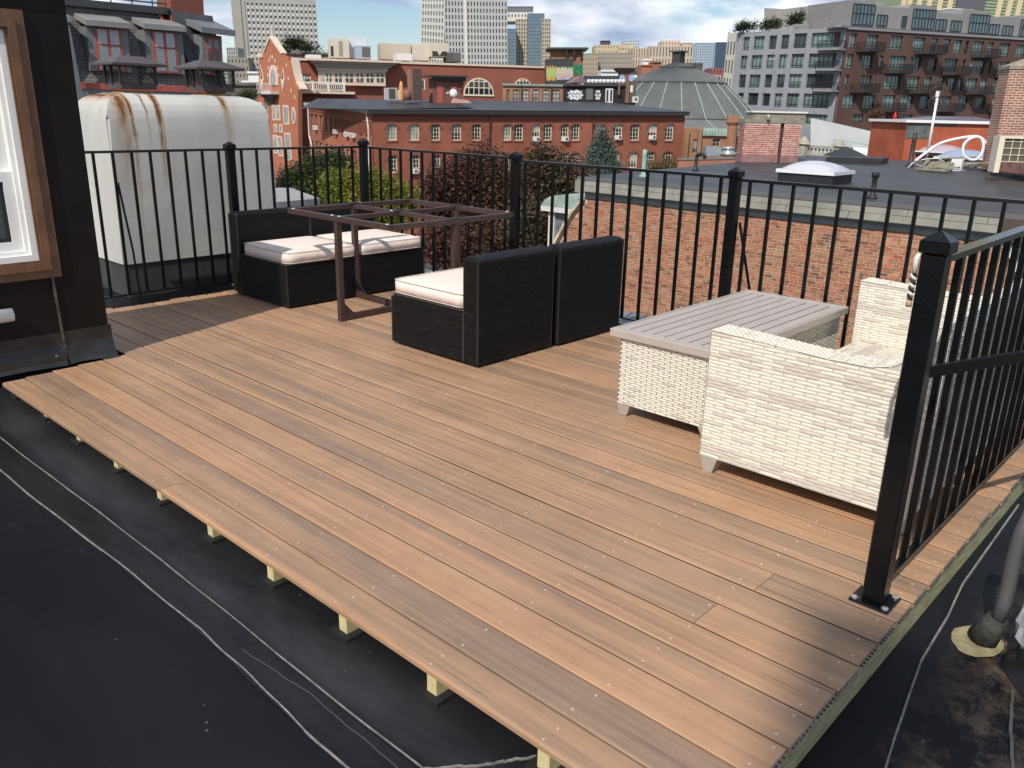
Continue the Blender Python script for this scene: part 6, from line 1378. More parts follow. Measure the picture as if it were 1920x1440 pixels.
    for i in range(24):
        a = R(7.5)+2*math.pi*i/24; c, s_ = math.cos(a), math.sin(a); MB().tube([(q[0]*c, q[0]*s_, q[1]+.03) for q in prof[:5]], .10, 5).build('rib', rib, t)
    MB().box(-.75, .75, -.75, .75, zz(125), zz(106)).build('lantern', mat('lantern', (.045, .04, .04), .6), t); MB().box(-1.05, 1.05, -1.05, 1.05, zz(106), zz(103.6)).build('lantern_roof', mat('lantern_roof', (.06, .075, .065), .6), t)
    bw = mat_brick('hall_brick', (.33, .17, .10), (.28, .14, .085), (.33, .22, .15))
    MB().lathe([(19.2, -14), (19.2, zz(241)), (18, zz(241))], n=24, a0=R(7.5)).build('drum_wall', bw, t)
    MB().lathe([(19.25, zz(246)), (19.9, zz(243)), (19.9, zz(239.5)), (19, zz(239.4))], n=24, a0=R(7.5)).build('copper_eave', mat('eave_green', (.30, .42, .37), .6, var=.2, vscale=1), t)
    # castle like front of the hall
    S = Fac('castle_front', 'tan brick castle like front with a crenellated turret below the dome', 'building', (1283, 240), 112, (1400, 243), 112)
    hs = [S.r(1299, 1311, 261, 288), S.r(1336, 1350, 260, 275), S.r(1379, 1394, 259, 272)]
    S.wall(0, S.L, -9, 0, hs, bw, rev=.25, back=6)
    for h in hs: S.window(h, mat('stone_frame', (.40, .34, .27), .7), gl, 2, 2, .1, .06, .25)
    b = MB(); n = 14
    for i in range(n): x = S.L*(.3+.7*i/n); b.box(x, x+.35, -.35, -.001, -.9, -.35)
    b.box(S.L*.3, S.L, -.35, -.0, -.345, .1); S.mk(b, 'copper_corbel', mat('eave_green', (.30, .42, .37)))
    for f_ in (.02, .225): S.mk(MB().box(S.L*f_, S.L*f_+.5, -.5, -.002, -9, -.2), 'buttress', bw)
    x, z = S.p((1366, 300)); zt = S.p((1366, 222))[1]; tr = mat_brick('turret_brick', (.37, .17, .10), (.33, .15, .09), (.36, .22, .15))
    b = MB().lathe([(.68, z-3), (.68, zt-.9), (.95, zt-.5), (.95, zt)], (x, -.4, 0), 14); S.mk(b, 'turret', tr); b = MB()
    for i in range(7): a = 2*math.pi*i/7; b.box(x+.8*math.cos(a)-.17, x+.8*math.cos(a)+.17, -.4+.8*math.sin(a)-.17, -.4+.8*math.sin(a)+.17, zt-.02, zt+.32)
    S.mk(b, 'crenel', tr)
    # plant and parapet in front of it
    P = Fac('brick_parapet', 'low brown brick parapet behind the neighbour roof, left of the twin chimney', 'parapet', (1272, 298), 64, (1392, 296), 64)
    P.mk(MB().box(0, P.L, 0, .4, -3, -.08), 'wall', mat_brick('parapet_brick', (.36, .155, .10), (.32, .13, .09), (.36, .22, .16))); P.mk(MB().box(-.05, P.L, -.06, .45, -.08, 0.02), 'coping', mat('coping_grey', (.18, .17, .16), .7))
    q = P.p((1323, 295), 1.5); t = thing('roof_plant', 'blue grey sheet metal duct box left of the twin chimney', 'plant unit', mat=P.M @ Matrix.Translation((q[0], 1.5, q[1]))); MB().prism([(0, 0, .1), (1.7, 0, .1), (1.7, 0, .62), (0, 0, .82)], (0, 1.2, 0)).build('case', mat('duct_blue', (.32, .38, .42), .35, metal=.3), t)
    q = P.p((1365, 293), 1.2); t = thing('roof_fan', 'shiny round roof fan left of the twin chimney', 'fan', mat=P.M @ Matrix.Translation((q[0], 1.2, q[1]))); MB().lathe([(.5, 0), (.62, .1), (.62, .3), (.45, .35), (.45, .55), (.55, .6), (.3, .75)], n=16).build('hood', mat('fan_metal', (.6, .6, .58), .25, metal=.8), t, True)
    # pale roofs and balustrade between chimney and shed
    lr = mat('pale_roof', (.42, .43, .43), .6, var=.08, vscale=.4)
    t = thing('pale_roof_house', 'low house with pale grey tilted roofs below the apartment block', 'house', D((1600, 285), 62)); 
    MB().prism([D((1520, 222), 66), D((1700, 262), 66), D((1700, 300), 66), D((1520, 300), 66)], (5, 2, 0)).build('roof', lr, t, world=True)
    MB().prism([D((1560, 262), 60), D((1690, 284), 60), D((1690, 300), 60), D((1545, 300), 60)], (3, 1, 0)).build('lower_roof', mat('pale_green_roof', (.33, .37, .36), .6), t, world=True)
    MB().prism([D((1600, 276), 58), D((1700, 290), 58), D((1700, 310), 58), D((1600, 310), 58)], (2, 1, 0)).build('white_wall', mat('house_white', (.7, .69, .67), .6), t, world=True)
    E_ = Fac('balustrade', 'weathered stone balustrade behind the twin brick chimney', 'balustrade', (1500, 273), 50, (1592, 279), 50); st = mat('weathered_stone', (.33, .31, .25), .85, var=.3, vscale=3)
    E_.mk(MB().box(0, E_.L, 0, .3, -.1, .06), 'top_rail', st); E_.mk(MB().box(0, E_.L, 0, .3, -1.3, -.8), 'base', st)
    for i in range(13): E_.mk(MB().lathe([(.07, -.8), (.11, -.55), (.06, -.25), (.08, -.1)], (E_.L*(i+.5)/13, .15, 0), 8), 'baluster', st)
    for px in (1508, 1575): q = E_.p((px, 273))[0]; E_.mk(MB().lathe([(.3, -1.2), (.3, .05), (.42, .1), (.2, .4), (.05, .55)], (q, .15, 0), 8), 'pier', st)
middle()
def apartments():
    conc = mat('grey_panel', (.27, .275, .30), .7, var=.14, vscale=.5); abr = mat_brick('plum_brick', (.125, .066, .054), (.11, .06, .05), (.13, .078, .066), .213, .0677, .007, .1, .2)
    pent_c = mat('penthouse_panel', (.27, .255, .25), .7, var=.08, vscale=.4); fr = mat('dark_frame', (.018, .026, .028), .4)
    g1 = mat('teal_glass', (.13, .19, .175), .08, var=.45, vscale=.35, spec=.9, detail=2); g2 = mat('dim_glass', (.035, .045, .045), .08, var=.6, vscale=.5, spec=.9, detail=2)
    slab = mat('slab_grey', (.25, .25, .265), .7); rail = mat('balcony_dark', (.02, .02, .022), .5)
    F = Fac('apartment_block', 'modern apartment block, grey panelled left end and dark red brick right', 'building', (1383, 61), 150, (1588, 51), 133)
    Z2 = lambda b: (1360+b[0]/6, 1360+b[1]/6, b[2]/6, b[3]/6); Z3 = lambda b: (1640+b[0]/6, 1640+b[1]/6, b[2]/6, b[3]/6)
    rr = random.Random(12)
    def wins(P, boxes):
        hs = [P.r(*b) for b in boxes]; return hs
    cb = [Z2(b) for b in ((200, 270, 415, 565), (318, 438, 408, 555), (490, 575, 400, 553), (628, 715, 390, 548), (770, 912, 375, 540), (968, 1290, 365, 530), (170, 245, 625, 775), (290, 415, 620, 775), (460, 550, 615, 770), (600, 690, 612, 770), (738, 882, 605, 765), (935, 1240, 600, 762), (150, 228, 838, 985), (268, 390, 838, 985), (440, 522, 838, 985), (575, 665, 835, 985), (712, 855, 833, 988), (908, 1210, 830, 990), (140, 205, 1045, 1140), (250, 368, 1045, 1180), (415, 500, 1050, 1190), (548, 638, 1050, 1200), (685, 825, 1050, 1205), (872, 1170, 1055, 1215), (670, 830, 1275, 1400), (860, 1145, 1285, 1395))]
    hs = wins(F, cb); F.wall(0, F.L, -22, 0, hs, conc, rev=.45, back=14)
    def cols_for(h): return max(1, round((h[1]-h[0])/.85))
    for h in hs: F.window(h, fr, rr.choice((g1, g1, g2)), cols_for(h), 1, .12, .11, .45, split=(.2,))
    G = Fac('x', '', '', (1588, 51), 133, (1935, 73), 152, root=F.root)
    rb_ = [Z2(b) for b in ((1390, 1478, 375, 540), (1590, 1720, 390, 548), (1350, 1440, 608, 770), (1535, 1655, 618, 775), (1340, 1390, 840, 1000), (1520, 1650, 845, 1005), (1320, 1460, 1065, 1220), (1550, 1680, 1070, 1225), (1430, 1560, 1285, 1380))]
    rb_ += [Z3(b) for b in ((175, 315, 400, 565), (430, 570, 420, 575), (630, 710, 430, 580), (765, 850, 440, 597), (890, 980, 450, 603), (1012, 1060, 458, 607), (1100, 1225, 465, 620), (1262, 1335, 475, 620), (1400, 1520, 485, 637), (1590, 1700, 505, 645), (45, 95, 625, 780), (160, 350, 630, 790), (390, 525, 640, 795), (602, 695, 650, 800), (770, 935, 660, 810), (980, 1025, 668, 812), (1070, 1235, 675, 827), (1268, 1310, 685, 827), (1390, 1510, 695, 842), (1560, 1700, 705, 850), (110, 290, 850, 1008), (365, 500, 860, 1015), (560, 640, 865, 1015), (695, 780, 868, 1018), (825, 910, 873, 1022), (940, 990, 880, 1024), (1030, 1155, 882, 1032), (1185, 1260, 888, 1030), (1330, 1430, 895, 1040), (90, 230, 1070, 1215), (295, 430, 1075, 1222), (510, 610, 1078, 1224), (740, 860, 1082, 1220), (925, 1050, 1088, 1228), (1120, 1245, 1090, 1228), (1320, 1420, 1095, 1240), (60, 140, 1290, 1400), (300, 420, 1290, 1400), (500, 640, 1290, 1400))]
    hs2 = wins(G, rb_); G.wall(0, G.L, -22, -.3, hs2, abr, name='brick_wall', rev=.35, back=14); G.mk(MB().box(0, G.L, -.2, 14, -.3, .1), 'parapet', slab)
    for h in hs2: G.window(h, fr, rr.choice((g1, g1, g1, g2)), cols_for(h), 1, .12, .11, .35, split=(.22,))
    # balconies
    def balc(P, b, col=True):
        a, c, d, e = P.r(*b); dep = 1.9
        o = P.mk(MB().prism([(a, -.003, d), (c, -.003, d), (c, -dep, d), (a+(c-a)*.25, -dep, d)], (0, 0, -.28)), 'balcony', slab if not col else rail); m_ = MB(); h = 1.15; n = max(8, int((c-a)/.28))
        for (p, q) in (((a+(c-a)*.25, -dep), (c, -dep)), ((a, -.05), (a+(c-a)*.25, -dep)), ((c, -.05), (c, -dep))):
            m_.bar((*p, d+h), (*q, d+h), .08); nn = n if p[1] == q[1] else 7
            for i in range(nn+1): x = p[0]+(q[0]-p[0])*i/nn; y = p[1]+(q[1]-p[1])*i/nn; m_.bar((x, y, d), (x, y, d+h), .05)
        P.mk(m_, 'railing', rail, o)
    for b in ((450, 705, 515, 595), (1085, 1320, 550, 635), (105, 335, 720, 810), (750, 980, 750, 830), (1345, 1540, 775, 855), (365, 630, 950, 1035), (1010, 1240, 965, 1045), (35, 255, 1160, 1240), (690, 895, 1160, 1240), (1270, 1450, 1170, 1245)): balc(G, Z3(b))
    for b in ((1470, 1700, 470, 568), (1400, 1640, 925, 1025)): balc(G, Z2(b))
    for b in ((1050, 1360, 470, 550), (1020, 1318, 700, 780), (985, 1280, 930, 1012)): balc(F, Z2(b), False)
    h = F.r(*Z2((1085, 1385, 290, 322))); F.mk(MB().prism([(h[0]+1, -.01, h[2]), (h[1], -.01, h[2]), (h[1]+.3, -2.2, h[2]), (h[0]+4, -2.2, h[2])], (0, 0, .35)), 'canopy', slab)
    # set back penthouse storey
    H = Fac('x', '', '', (1433, 30), 157, (1597, 22), 141, root=F.root)
    ol = [(1433, 62), (1433, 15), (1470, 17), (1527, 10), (1560, 6), (1597, -2), (1597, 52)]; H.mk(MB().prism([(H.p(q)[0], 0, H.p(q)[1]) for q in ol], (0, 8, 0)), 'penthouse', pent_c)
    for b in ((1518, 1540, 29, 47), (1443, 1466, 37, 52)): h = H.r(*b); H.mk(MB().box(*h[:2], -.1, -.001, *h[2:]), 'window', g2)
    J = Fac('x', '', '', (1592, 48), 134.5, (1935, 69), 153.5, root=F.root)
    ol = [(1592, 49), (1593, 0), (1640, 1), (1642, 12), (1705, 15), (1708, 8), (1757, 12), (1757, 23), (1806, 27), (1808, 17), (1857, 22), (1857, 32), (1903, 31), (1935, 26), (1935, 70)]; J.mk(MB().prism([(J.p(q)[0], 0, J.p(q)[1]) for q in ol], (0, 9, 0)), 'penthouse', pent_c)
    for b in [Z2((1425, 1670, 50, 280))]+[Z3(b) for b in ((20, 135, 170, 290), (300, 350, 185, 300), (420, 670, 108, 325), (680, 800, 220, 345), (850, 968, 235, 352), (1060, 1278, 165, 375), (1285, 1392, 275, 388), (1430, 1545, 290, 402), (1630, 1720, 222, 412))]:
        h = J.r(*b); n = max(3, round((h[1]-h[0])/.8)); o = J.mk(MB().box(*h[:2], -.12, -.001, *h[2:]), 'window', mat('pent_glass', (.10, .14, .155), .1, var=.3, vscale=.5, spec=.9)); m_ = MB()
        for i in range(n+1): x = h[0]+(h[1]-h[0])*i/n; m_.box(x-.06, x+.06, -.2, -.121, h[2], h[3])
        for f_ in ((0, .55, 1) if h[3]-h[2] > 2.4 else (0, 1)): z = h[2]+(h[3]-h[2])*f_; m_.box(h[0], h[1], -.195, -.121, z-.06, z+.06)
        J.mk(m_, 'glazing_bar', fr, o)
    # roof terrace planting and the sunlit return
    lf = m_leaf('terrace_leaf', [(.01, .018, .01), (.03, .045, .018), (.07, .08, .03)]); bl = blobs_px([(1395, 50, 12, 6, 0), (1385, 52, 6, 5, 0), (1412, 48, 6, 6, 0)], 149)
    tree('terrace_hedge', 'dark clipped hedge on the left end of the apartment roof', 'hedge', bl[0][0]-Vector((0, 0, .9)), bl, 1500, lf, .35, 21, False)
    bl = blobs_px([(1440, 46, 12, 6, 0), (1455, 44, 10, 6, 0), (1432, 50, 6, 5, 0)], 146); tree('terrace_hedge', 'pale green hedge on the apartment roof before its upper window', 'hedge', bl[0][0]-Vector((0, 0, .9)), bl, 1500, m_leaf('terrace_leaf2', [(.02, .03, .012), (.06, .075, .03), (.14, .15, .07)]), .35, 22, False)
    bl = blobs_px([(1492, 36, 14, 7, 0), (1500, 30, 8, 6, 0), (1482, 42, 8, 5, 0)], 143); tree('terrace_shrub', 'round olive shrub on the apartment roof terrace', 'shrub', bl[0][0]-Vector((0, 0, 1)), bl, 1600, lf, .33, 23, False)
    bl = blobs_px([(1560, 25, 9, 14, 0), (1562, 36, 11, 9, 0), (1553, 32, 7, 8, 0), (1585, 42, 7, 6, 0)], 139); tree('terrace_tree', 'small bushy tree on the corner of the apartment roof terrace', 'tree', bl[1][0]-Vector((0, 0, 1)), bl, 2200, m_leaf('terrace_leaf3', [(.03, .035, .015), (.07, .065, .03), (.12, .10, .05)]), .32, 24, False)
    h = F.r(1480, 1512, 44.5, 50); t = thing('planter', 'grey planter row along the apartment roof edge', 'planter', mat=F.M @ Matrix.Translation((h[0], .8, h[2]))); B(0, h[1]-h[0], 0, .6, 0, h[3]-h[2]).build('trough', slab, t)
    K = Fac('cream_block', 'cream white sunlit building edge left of the apartment block', 'building', (1365, 62), 158, (1384, 61), 151)
    cw = mat('cream_white', (.74, .69, .56), .6); K.mk(MB().box(0, K.L, 0, 10, -22, 0), 'wall', cw); b = MB()
    for i in range(3):
        for j in range(7): b.box(K.L*(.12+.3*i), K.L*(.24+.3*i), -.05, -.001, -1.5-j*3.2-2.2, -1.5-j*3.2)
    K.mk(b, 'window_slot', gl, kind='stuff')
    # striped tower behind
    T = Fac('striped_tower', 'tall tower with cream piers and green louvred bays at top right', 'building', (1680, 40), 260, (1935, 60), 260)
    T.mk(MB().box(0, T.L, .6, 30, -40, 45), 'core', mat('tower_green', (.30, .36, .24), .6)); pm = mat('tower_cream', (.62, .50, .32), .6)
    for x in (1690, 1701, 1719, 1738, 1758, 1777, 1797, 1870, 1889, 1907, 1925): q = T.p((x, 30))[0]; T.mk(MB().box(q-.75, q+.75, 0, .7, -40, 45), 'pier', pm)
    b = MB()
    for j in range(26): b.box(0, T.L, .4, .62, -10+j*.9, -9.75+j*.9)
    T.mk(b, 'louvre', mat('tower_louvre', (.20, .25, .16), .6), kind='stuff'); q = T.r(1800, 1852, -60, 22); T.mk(MB().box(q[0], q[1], -.4, .5, q[2], q[3]), 'dark_bay', mat('tower_dark', (.10, .10, .12), .6))
    h = J.r(1834, 1875, 11, 31); t = thing('roof_house', 'white boxy roof house on the apartment block at top right', 'roof house', mat=J.M @ Matrix.Translation((h[0], 6, h[2]))); B(0, h[1]-h[0], 0, 4, 0, (h[3]-h[2])*.9).build('wall', mat('house_white', (.7, .69, .67), .6), t); B(-.4, h[1]-h[0]+.3, -.6, 4, (h[3]-h[2])*.9, h[3]-h[2]).build('roof', mat('house_white', (.7, .69, .67)), t)
    t = thing('parasol', 'closed red parasol on the terrace before the dark red block', 'parasol', D((1676, 231), 118)); kk = 118/FPX
    MB().lathe([(.10, 4*kk), (5*kk*.9, 6*kk), (3*kk, 14*kk), (.05, 20*kk)], n=8).build('canopy', mat('parasol_red', (.55, .02, .03), .7), t, True); MB().lathe([(.04, 0), (.04, 21*kk)], n=6).build('pole', rail, t)
    bl = blobs_px([(1645, 214, 10, 8, 0), (1632, 218, 7, 7, 0)], 116); tree('terrace_shrub', 'rusty orange shrub left of the red parasol', 'shrub', bl[0][0]-Vector((0, 0, 1)), bl, 900, m_leaf('rust_leaf', [(.04, .04, .015), (.12, .07, .025), (.25, .08, .03)]), .25, 25, False)
apartments()
def skyline():
    st = mat('tower_stone', (.38, .37, .34), .75, var=.1, vscale=.05); ste = mat('tower_edge', (.37, .345, .295), .75, var=.1, vscale=.05); wh = mat('tower_white', (.60, .585, .55), .7); gd = mat_glass('tower_glass', (.05, .055, .065), .2, .4, .2)
    F = block('stone_tower', 'tall pale stone office tower with a grid of small windows, top left', 'tower', 432.5, 592, 0, 128, 480, st, 16, 11, 30, 492, gd, ww=.46, wh=.46, wrange=(8.0, 48.0), spand=wh, y1r=6)
    # carry the shaft on above the picture
    T = Fac('x', '', '', (432.5, 0), 480, (592, 6), 492, root=F.root); T.mk(MB().box(0, T.L, 0, 30, .001, 45), 'shaft', st)
    T.mk(MB().box(.2, 5.2, -.6, -.001, -45, 45), 'corner_pier', ste)
    B2 = block('white_tower', 'tall white gridded tower with narrow windows in the middle of the skyline', 'tower', 833, 951, 0, 125, 450, mat('grid_white', (.47, .465, .45), .7), 20, 10, 30, 456, gd, ww=.45, wh=.62, y1r=2)
    W2 = Fac('x', '', '', (833, 0), 450, (951, 2), 456, root=B2.root); W2.mk(MB().box(0, W2.L, 0, 30, .001, 40), 'shaft', mat('grid_white', (.47, .465, .45))); q = W2.p((873, 40))[0]; W2.mk(MB().box(q-.7, q+.7, -.5, -.001, -40, 40), 'white_pier', mat('pier_bright', (.7, .67, .58), .6))
    S2 = Fac('x', '', '', (791, 0), 476, (833, 0), 450, root=B2.root); S2.mk(MB().box(0, S2.L, .4, 5, -38, 40), 'side_core', gd); cl = mat('side_sunlit', (.60, .585, .54), .7); b = MB(); n = 8  # sun on the left face put in as a paler colour than the front
    for i in range(n+1): x = S2.L*i/n; b.box(x-.9, x+.9, 0, .42, -38, 40)
    S2.mk(b, 'side_pier', cl, kind='stuff'); b = MB()
    for j in range(22): z = -37+j*3.55; b.box(0, S2.L, .03, .41, z-.7, z+.7)
    S2.mk(b, 'side_spandrel', cl, kind='stuff')
    be = mat('beige_tower', (.45, .385, .29), .75); bg = mat('blue_glass', (.13, .19, .24), .1, var=.35, vscale=.08, spec=.9); bgd = mat('blue_mullion', (.16, .21, .26), .4)
    block('glass_tower', 'beige and blue glass tower right of the white gridded tower', 'tower', 967, 991, 35, 126, 690, be, 5, 12, 25, None, gd, ww=.45, wh=.6)
    block('glass_tower', 'slim blue glass slab against the white gridded tower', 'tower', 951, 968, 54, 128, 680, bgd, 4, 12, 25, None, bg, ww=.85, wh=.85)
    block('glass_tower', 'tall blue glass slab between the two beige blocks', 'tower', 989, 1021, 25, 128, 680, bgd, 7, 16, 25, None, bg, ww=.88, wh=.85)
    block('glass_tower', 'beige gridded block at the right side of the blue glass slab', 'tower', 1017, 1033, 35, 126, 676, be, 4, 12, 25, None, gd, ww=.45, wh=.6)
    block('tower_crown', 'white mechanical storey above the beige glass tower', 'tower', 951, 1001, 23, 36, 700, wh, 8, 1, 25, None, gd, ww=.4, wh=.4)
    block('tower_crown', 'dark grey sloping crown on top of the beige glass tower', 'tower', 951, 1000, 12, 23, 705, mat('crown_dark', (.13, .135, .14), .6), 0, 0, 20, None, None)
    br_ = mat('brown_stone', (.33, .27, .21), .8); ye = mat('yellow_stone', (.52, .43, .29), .8); pk = mat('pink_stone', (.51, .42, .335), .8); gy = mat('grey_stone', (.30, .26, .22), .8)
    block('stone_block', 'brown stone office block right of the flared brick tower', 'building', 1092, 1122, 100, 145, 420, br_, 6, 5, 20, None, mat('pale_window', (.5, .46, .38)), ww=.4, wh=.6)
    block('stone_block', 'grey brown stone block left of the big beige courthouse', 'building', 1122, 1187, 99, 142, 430, gy, 13, 5, 20, None, mat('pale_window', (.5, .46, .38)), ww=.4, wh=.6)
    block('stone_block', 'yellow upper block on the brown office building', 'building', 1116, 1160, 84, 101, 470, ye, 8, 2, 20, None, gd, ww=.25, wh=.35)
    block('stone_block', 'yellow stepped block with a white upper corner', 'building', 1160, 1188, 84, 100, 468, ye, 5, 1, 20, None, gd, ww=.3, wh=.3)
    block('roof_sign_box', 'dark box on top of the yellow upper block', 'roof house', 1127, 1145, 76, 85, 472, mat('box_dark', (.06, .055, .07)), 0, 0, 6)
    block('white_office', 'blue white office block far behind the yellow stone blocks', 'building', 1171, 1199, 75, 96, 620, mat('office_white', (.6, .63, .68), .6), 9, 4, 20, None, bg, ww=.6, wh=.6)
    block('courthouse', 'big beige stone courthouse with tall narrow windows', 'building', 1187, 1236, 90, 130, 450, pk, 10, 2, 25, None, gd, ww=.28, wh=.8)
    block('courthouse', 'wider right wing of the beige courthouse beside the dome lantern', 'building', 1218, 1300, 86, 130, 446, pk, 14, 2, 25, None, gd, ww=.3, wh=.8)
    block('courthouse', 'stepped beige top storey of the courthouse', 'building', 1242, 1276, 76, 88, 455, pk, 6, 1, 15, None, gd, ww=.3, wh=.35); block('courthouse', 'small beige end block on the courthouse roof', 'building', 1280, 1299, 80, 88, 452, pk, 0, 0, 15)
    block('blue_tower', 'pale blue glass tower with a broken grid left of the apartment block', 'tower', 1305, 1345, 80, 135, 560, mat('grid_blue', (.42, .5, .6), .4), 10, 11, 20, None, bg, ww=.62, wh=.62); block('blue_tower', 'dark blue glass tower touching the apartment block', 'tower', 1344, 1370, 79, 135, 556, mat('dark_blue', (.07, .11, .17), .25), 6, 9, 20, None, mat('blue_deep', (.06, .10, .16), .1), ww=.9, wh=.8)
    block('brick_block', 'red brick block with a pale top left of the dome lantern', 'building', 1204, 1225, 121, 146, 240, mat('rb1', (.36, .15, .085), .85, var=.15, vscale=.6), 0, 0, 10); block('brick_block', 'darker red brick stack left of the dome lantern', 'building', 1224, 1241, 115, 140, 238, mat('rb2', (.28, .11, .065), .85, var=.15, vscale=.6), 0, 0, 8); block('white_box', 'white roof box above the red brick block by the dome', 'roof house', 1206, 1224, 111, 121.5, 246, white, 0, 0, 8)
    block('row_house', 'dark red row house right of the dome with a grey dormer end', 'house', 1296, 1354, 136, 160, 220, mat('rb3', (.22, .07, .06), .85, var=.15, vscale=.4), 8, 1, 8, None, gd, ww=.3, wh=.5); block('row_house', 'grey rendered house end right of the dome', 'house', 1329, 1353, 140, 170, 215, mat('gr1', (.32, .30, .26), .8), 3, 2, 8, None, gd, ww=.35, wh=.4); block('row_house', 'plum coloured brick block under the blue tower', 'building', 1331, 1366, 128, 150, 260, mat('rb4', (.26, .09, .085), .85), 6, 2, 8, None, gd, ww=.3, wh=.3); block('row_house', 'dark roofs and chimneys just right of the dome lantern', 'house', 1284, 1318, 118, 138, 250, mat('rb5', (.10, .085, .075), .8, var=.4, vscale=.8), 6, 2, 8, None, gd, ww=.3, wh=.3)
    block('white_roof', 'long white roof box behind the black graffiti wall', 'roof house', 1127, 1160, 131, 142, 180, white, 0, 0, 8)
    # older stone blocks at the foot of the stone tower
    sb = mat('old_stone', (.28, .25, .21), .8, var=.15, vscale=.1)
    block('stone_block', 'old grey stone block at the foot of the tall stone tower', 'building', 425, 465, 108, 175, 330, sb, 6, 5, 15, None, gd, ww=.35, wh=.45); block('stone_block', 'grey stone block behind the gable, right of the foot of the tower', 'building', 464, 492, 105, 160, 335, st, 4, 5, 15, None, gd, ww=.4, wh=.45); block('stone_block', 'distant grey building between the slate mansard and the stone tower', 'building', 424, 445, 89, 110, 400, mat('grey_dist', (.33, .35, .33), .7), 5, 3, 10, None, gd, ww=.4, wh=.5)
    block('white_roof', 'small white roof box left of the gable', 'roof house', 463, 484, 134, 143, 170, white, 0, 0, 5); block('low_roof', 'long low white banded roof below the stone tower', 'house', 452, 486, 151, 156, 160, white, 0, 0, 6); block('low_roof', 'dark flat roofs left of the gabled building', 'house', 420, 486, 157, 200, 158, mat('dark_roofs', (.10, .085, .075), .8, var=.5, vscale=.4), 0, 0, 10)
    bl = blobs_px([(462, 180, 12, 8, 0), (475, 175, 8, 7, 0), (450, 186, 8, 6, 0)], 120); tree('garden_tree', 'dull green bushes left of the gabled building', 'bushes', bl[0][0]-Vector((0, 0, 2)), bl, 1200, m_leaf('bush_leaf', [(.02, .03, .012), (.05, .06, .02), (.12, .07, .05)]), .3, 31, False)
    # low pale roof just beyond the white chimney
    t = thing('low_bay_roof', 'low pale grey bay roof just right of the white chimney', 'roof', D((540, 372), 15)); a = [D((505, 352), 17), D((545, 352), 17), D((600, 372), 14), D((505, 380), 13)]
    MB().prism(a, (0, 0, -.25)).build('roof', mat('bay_roof', (.30, .30, .29), .6, var=.2, vscale=2), t, world=True)
    b = [p+Vector((0, 0, -.26)) for p in a]; MB().prism(b, (0, 0, -3)).build('wall', mat('bay_wall', (.10, .11, .11), .7), t, world=True)
skyline()
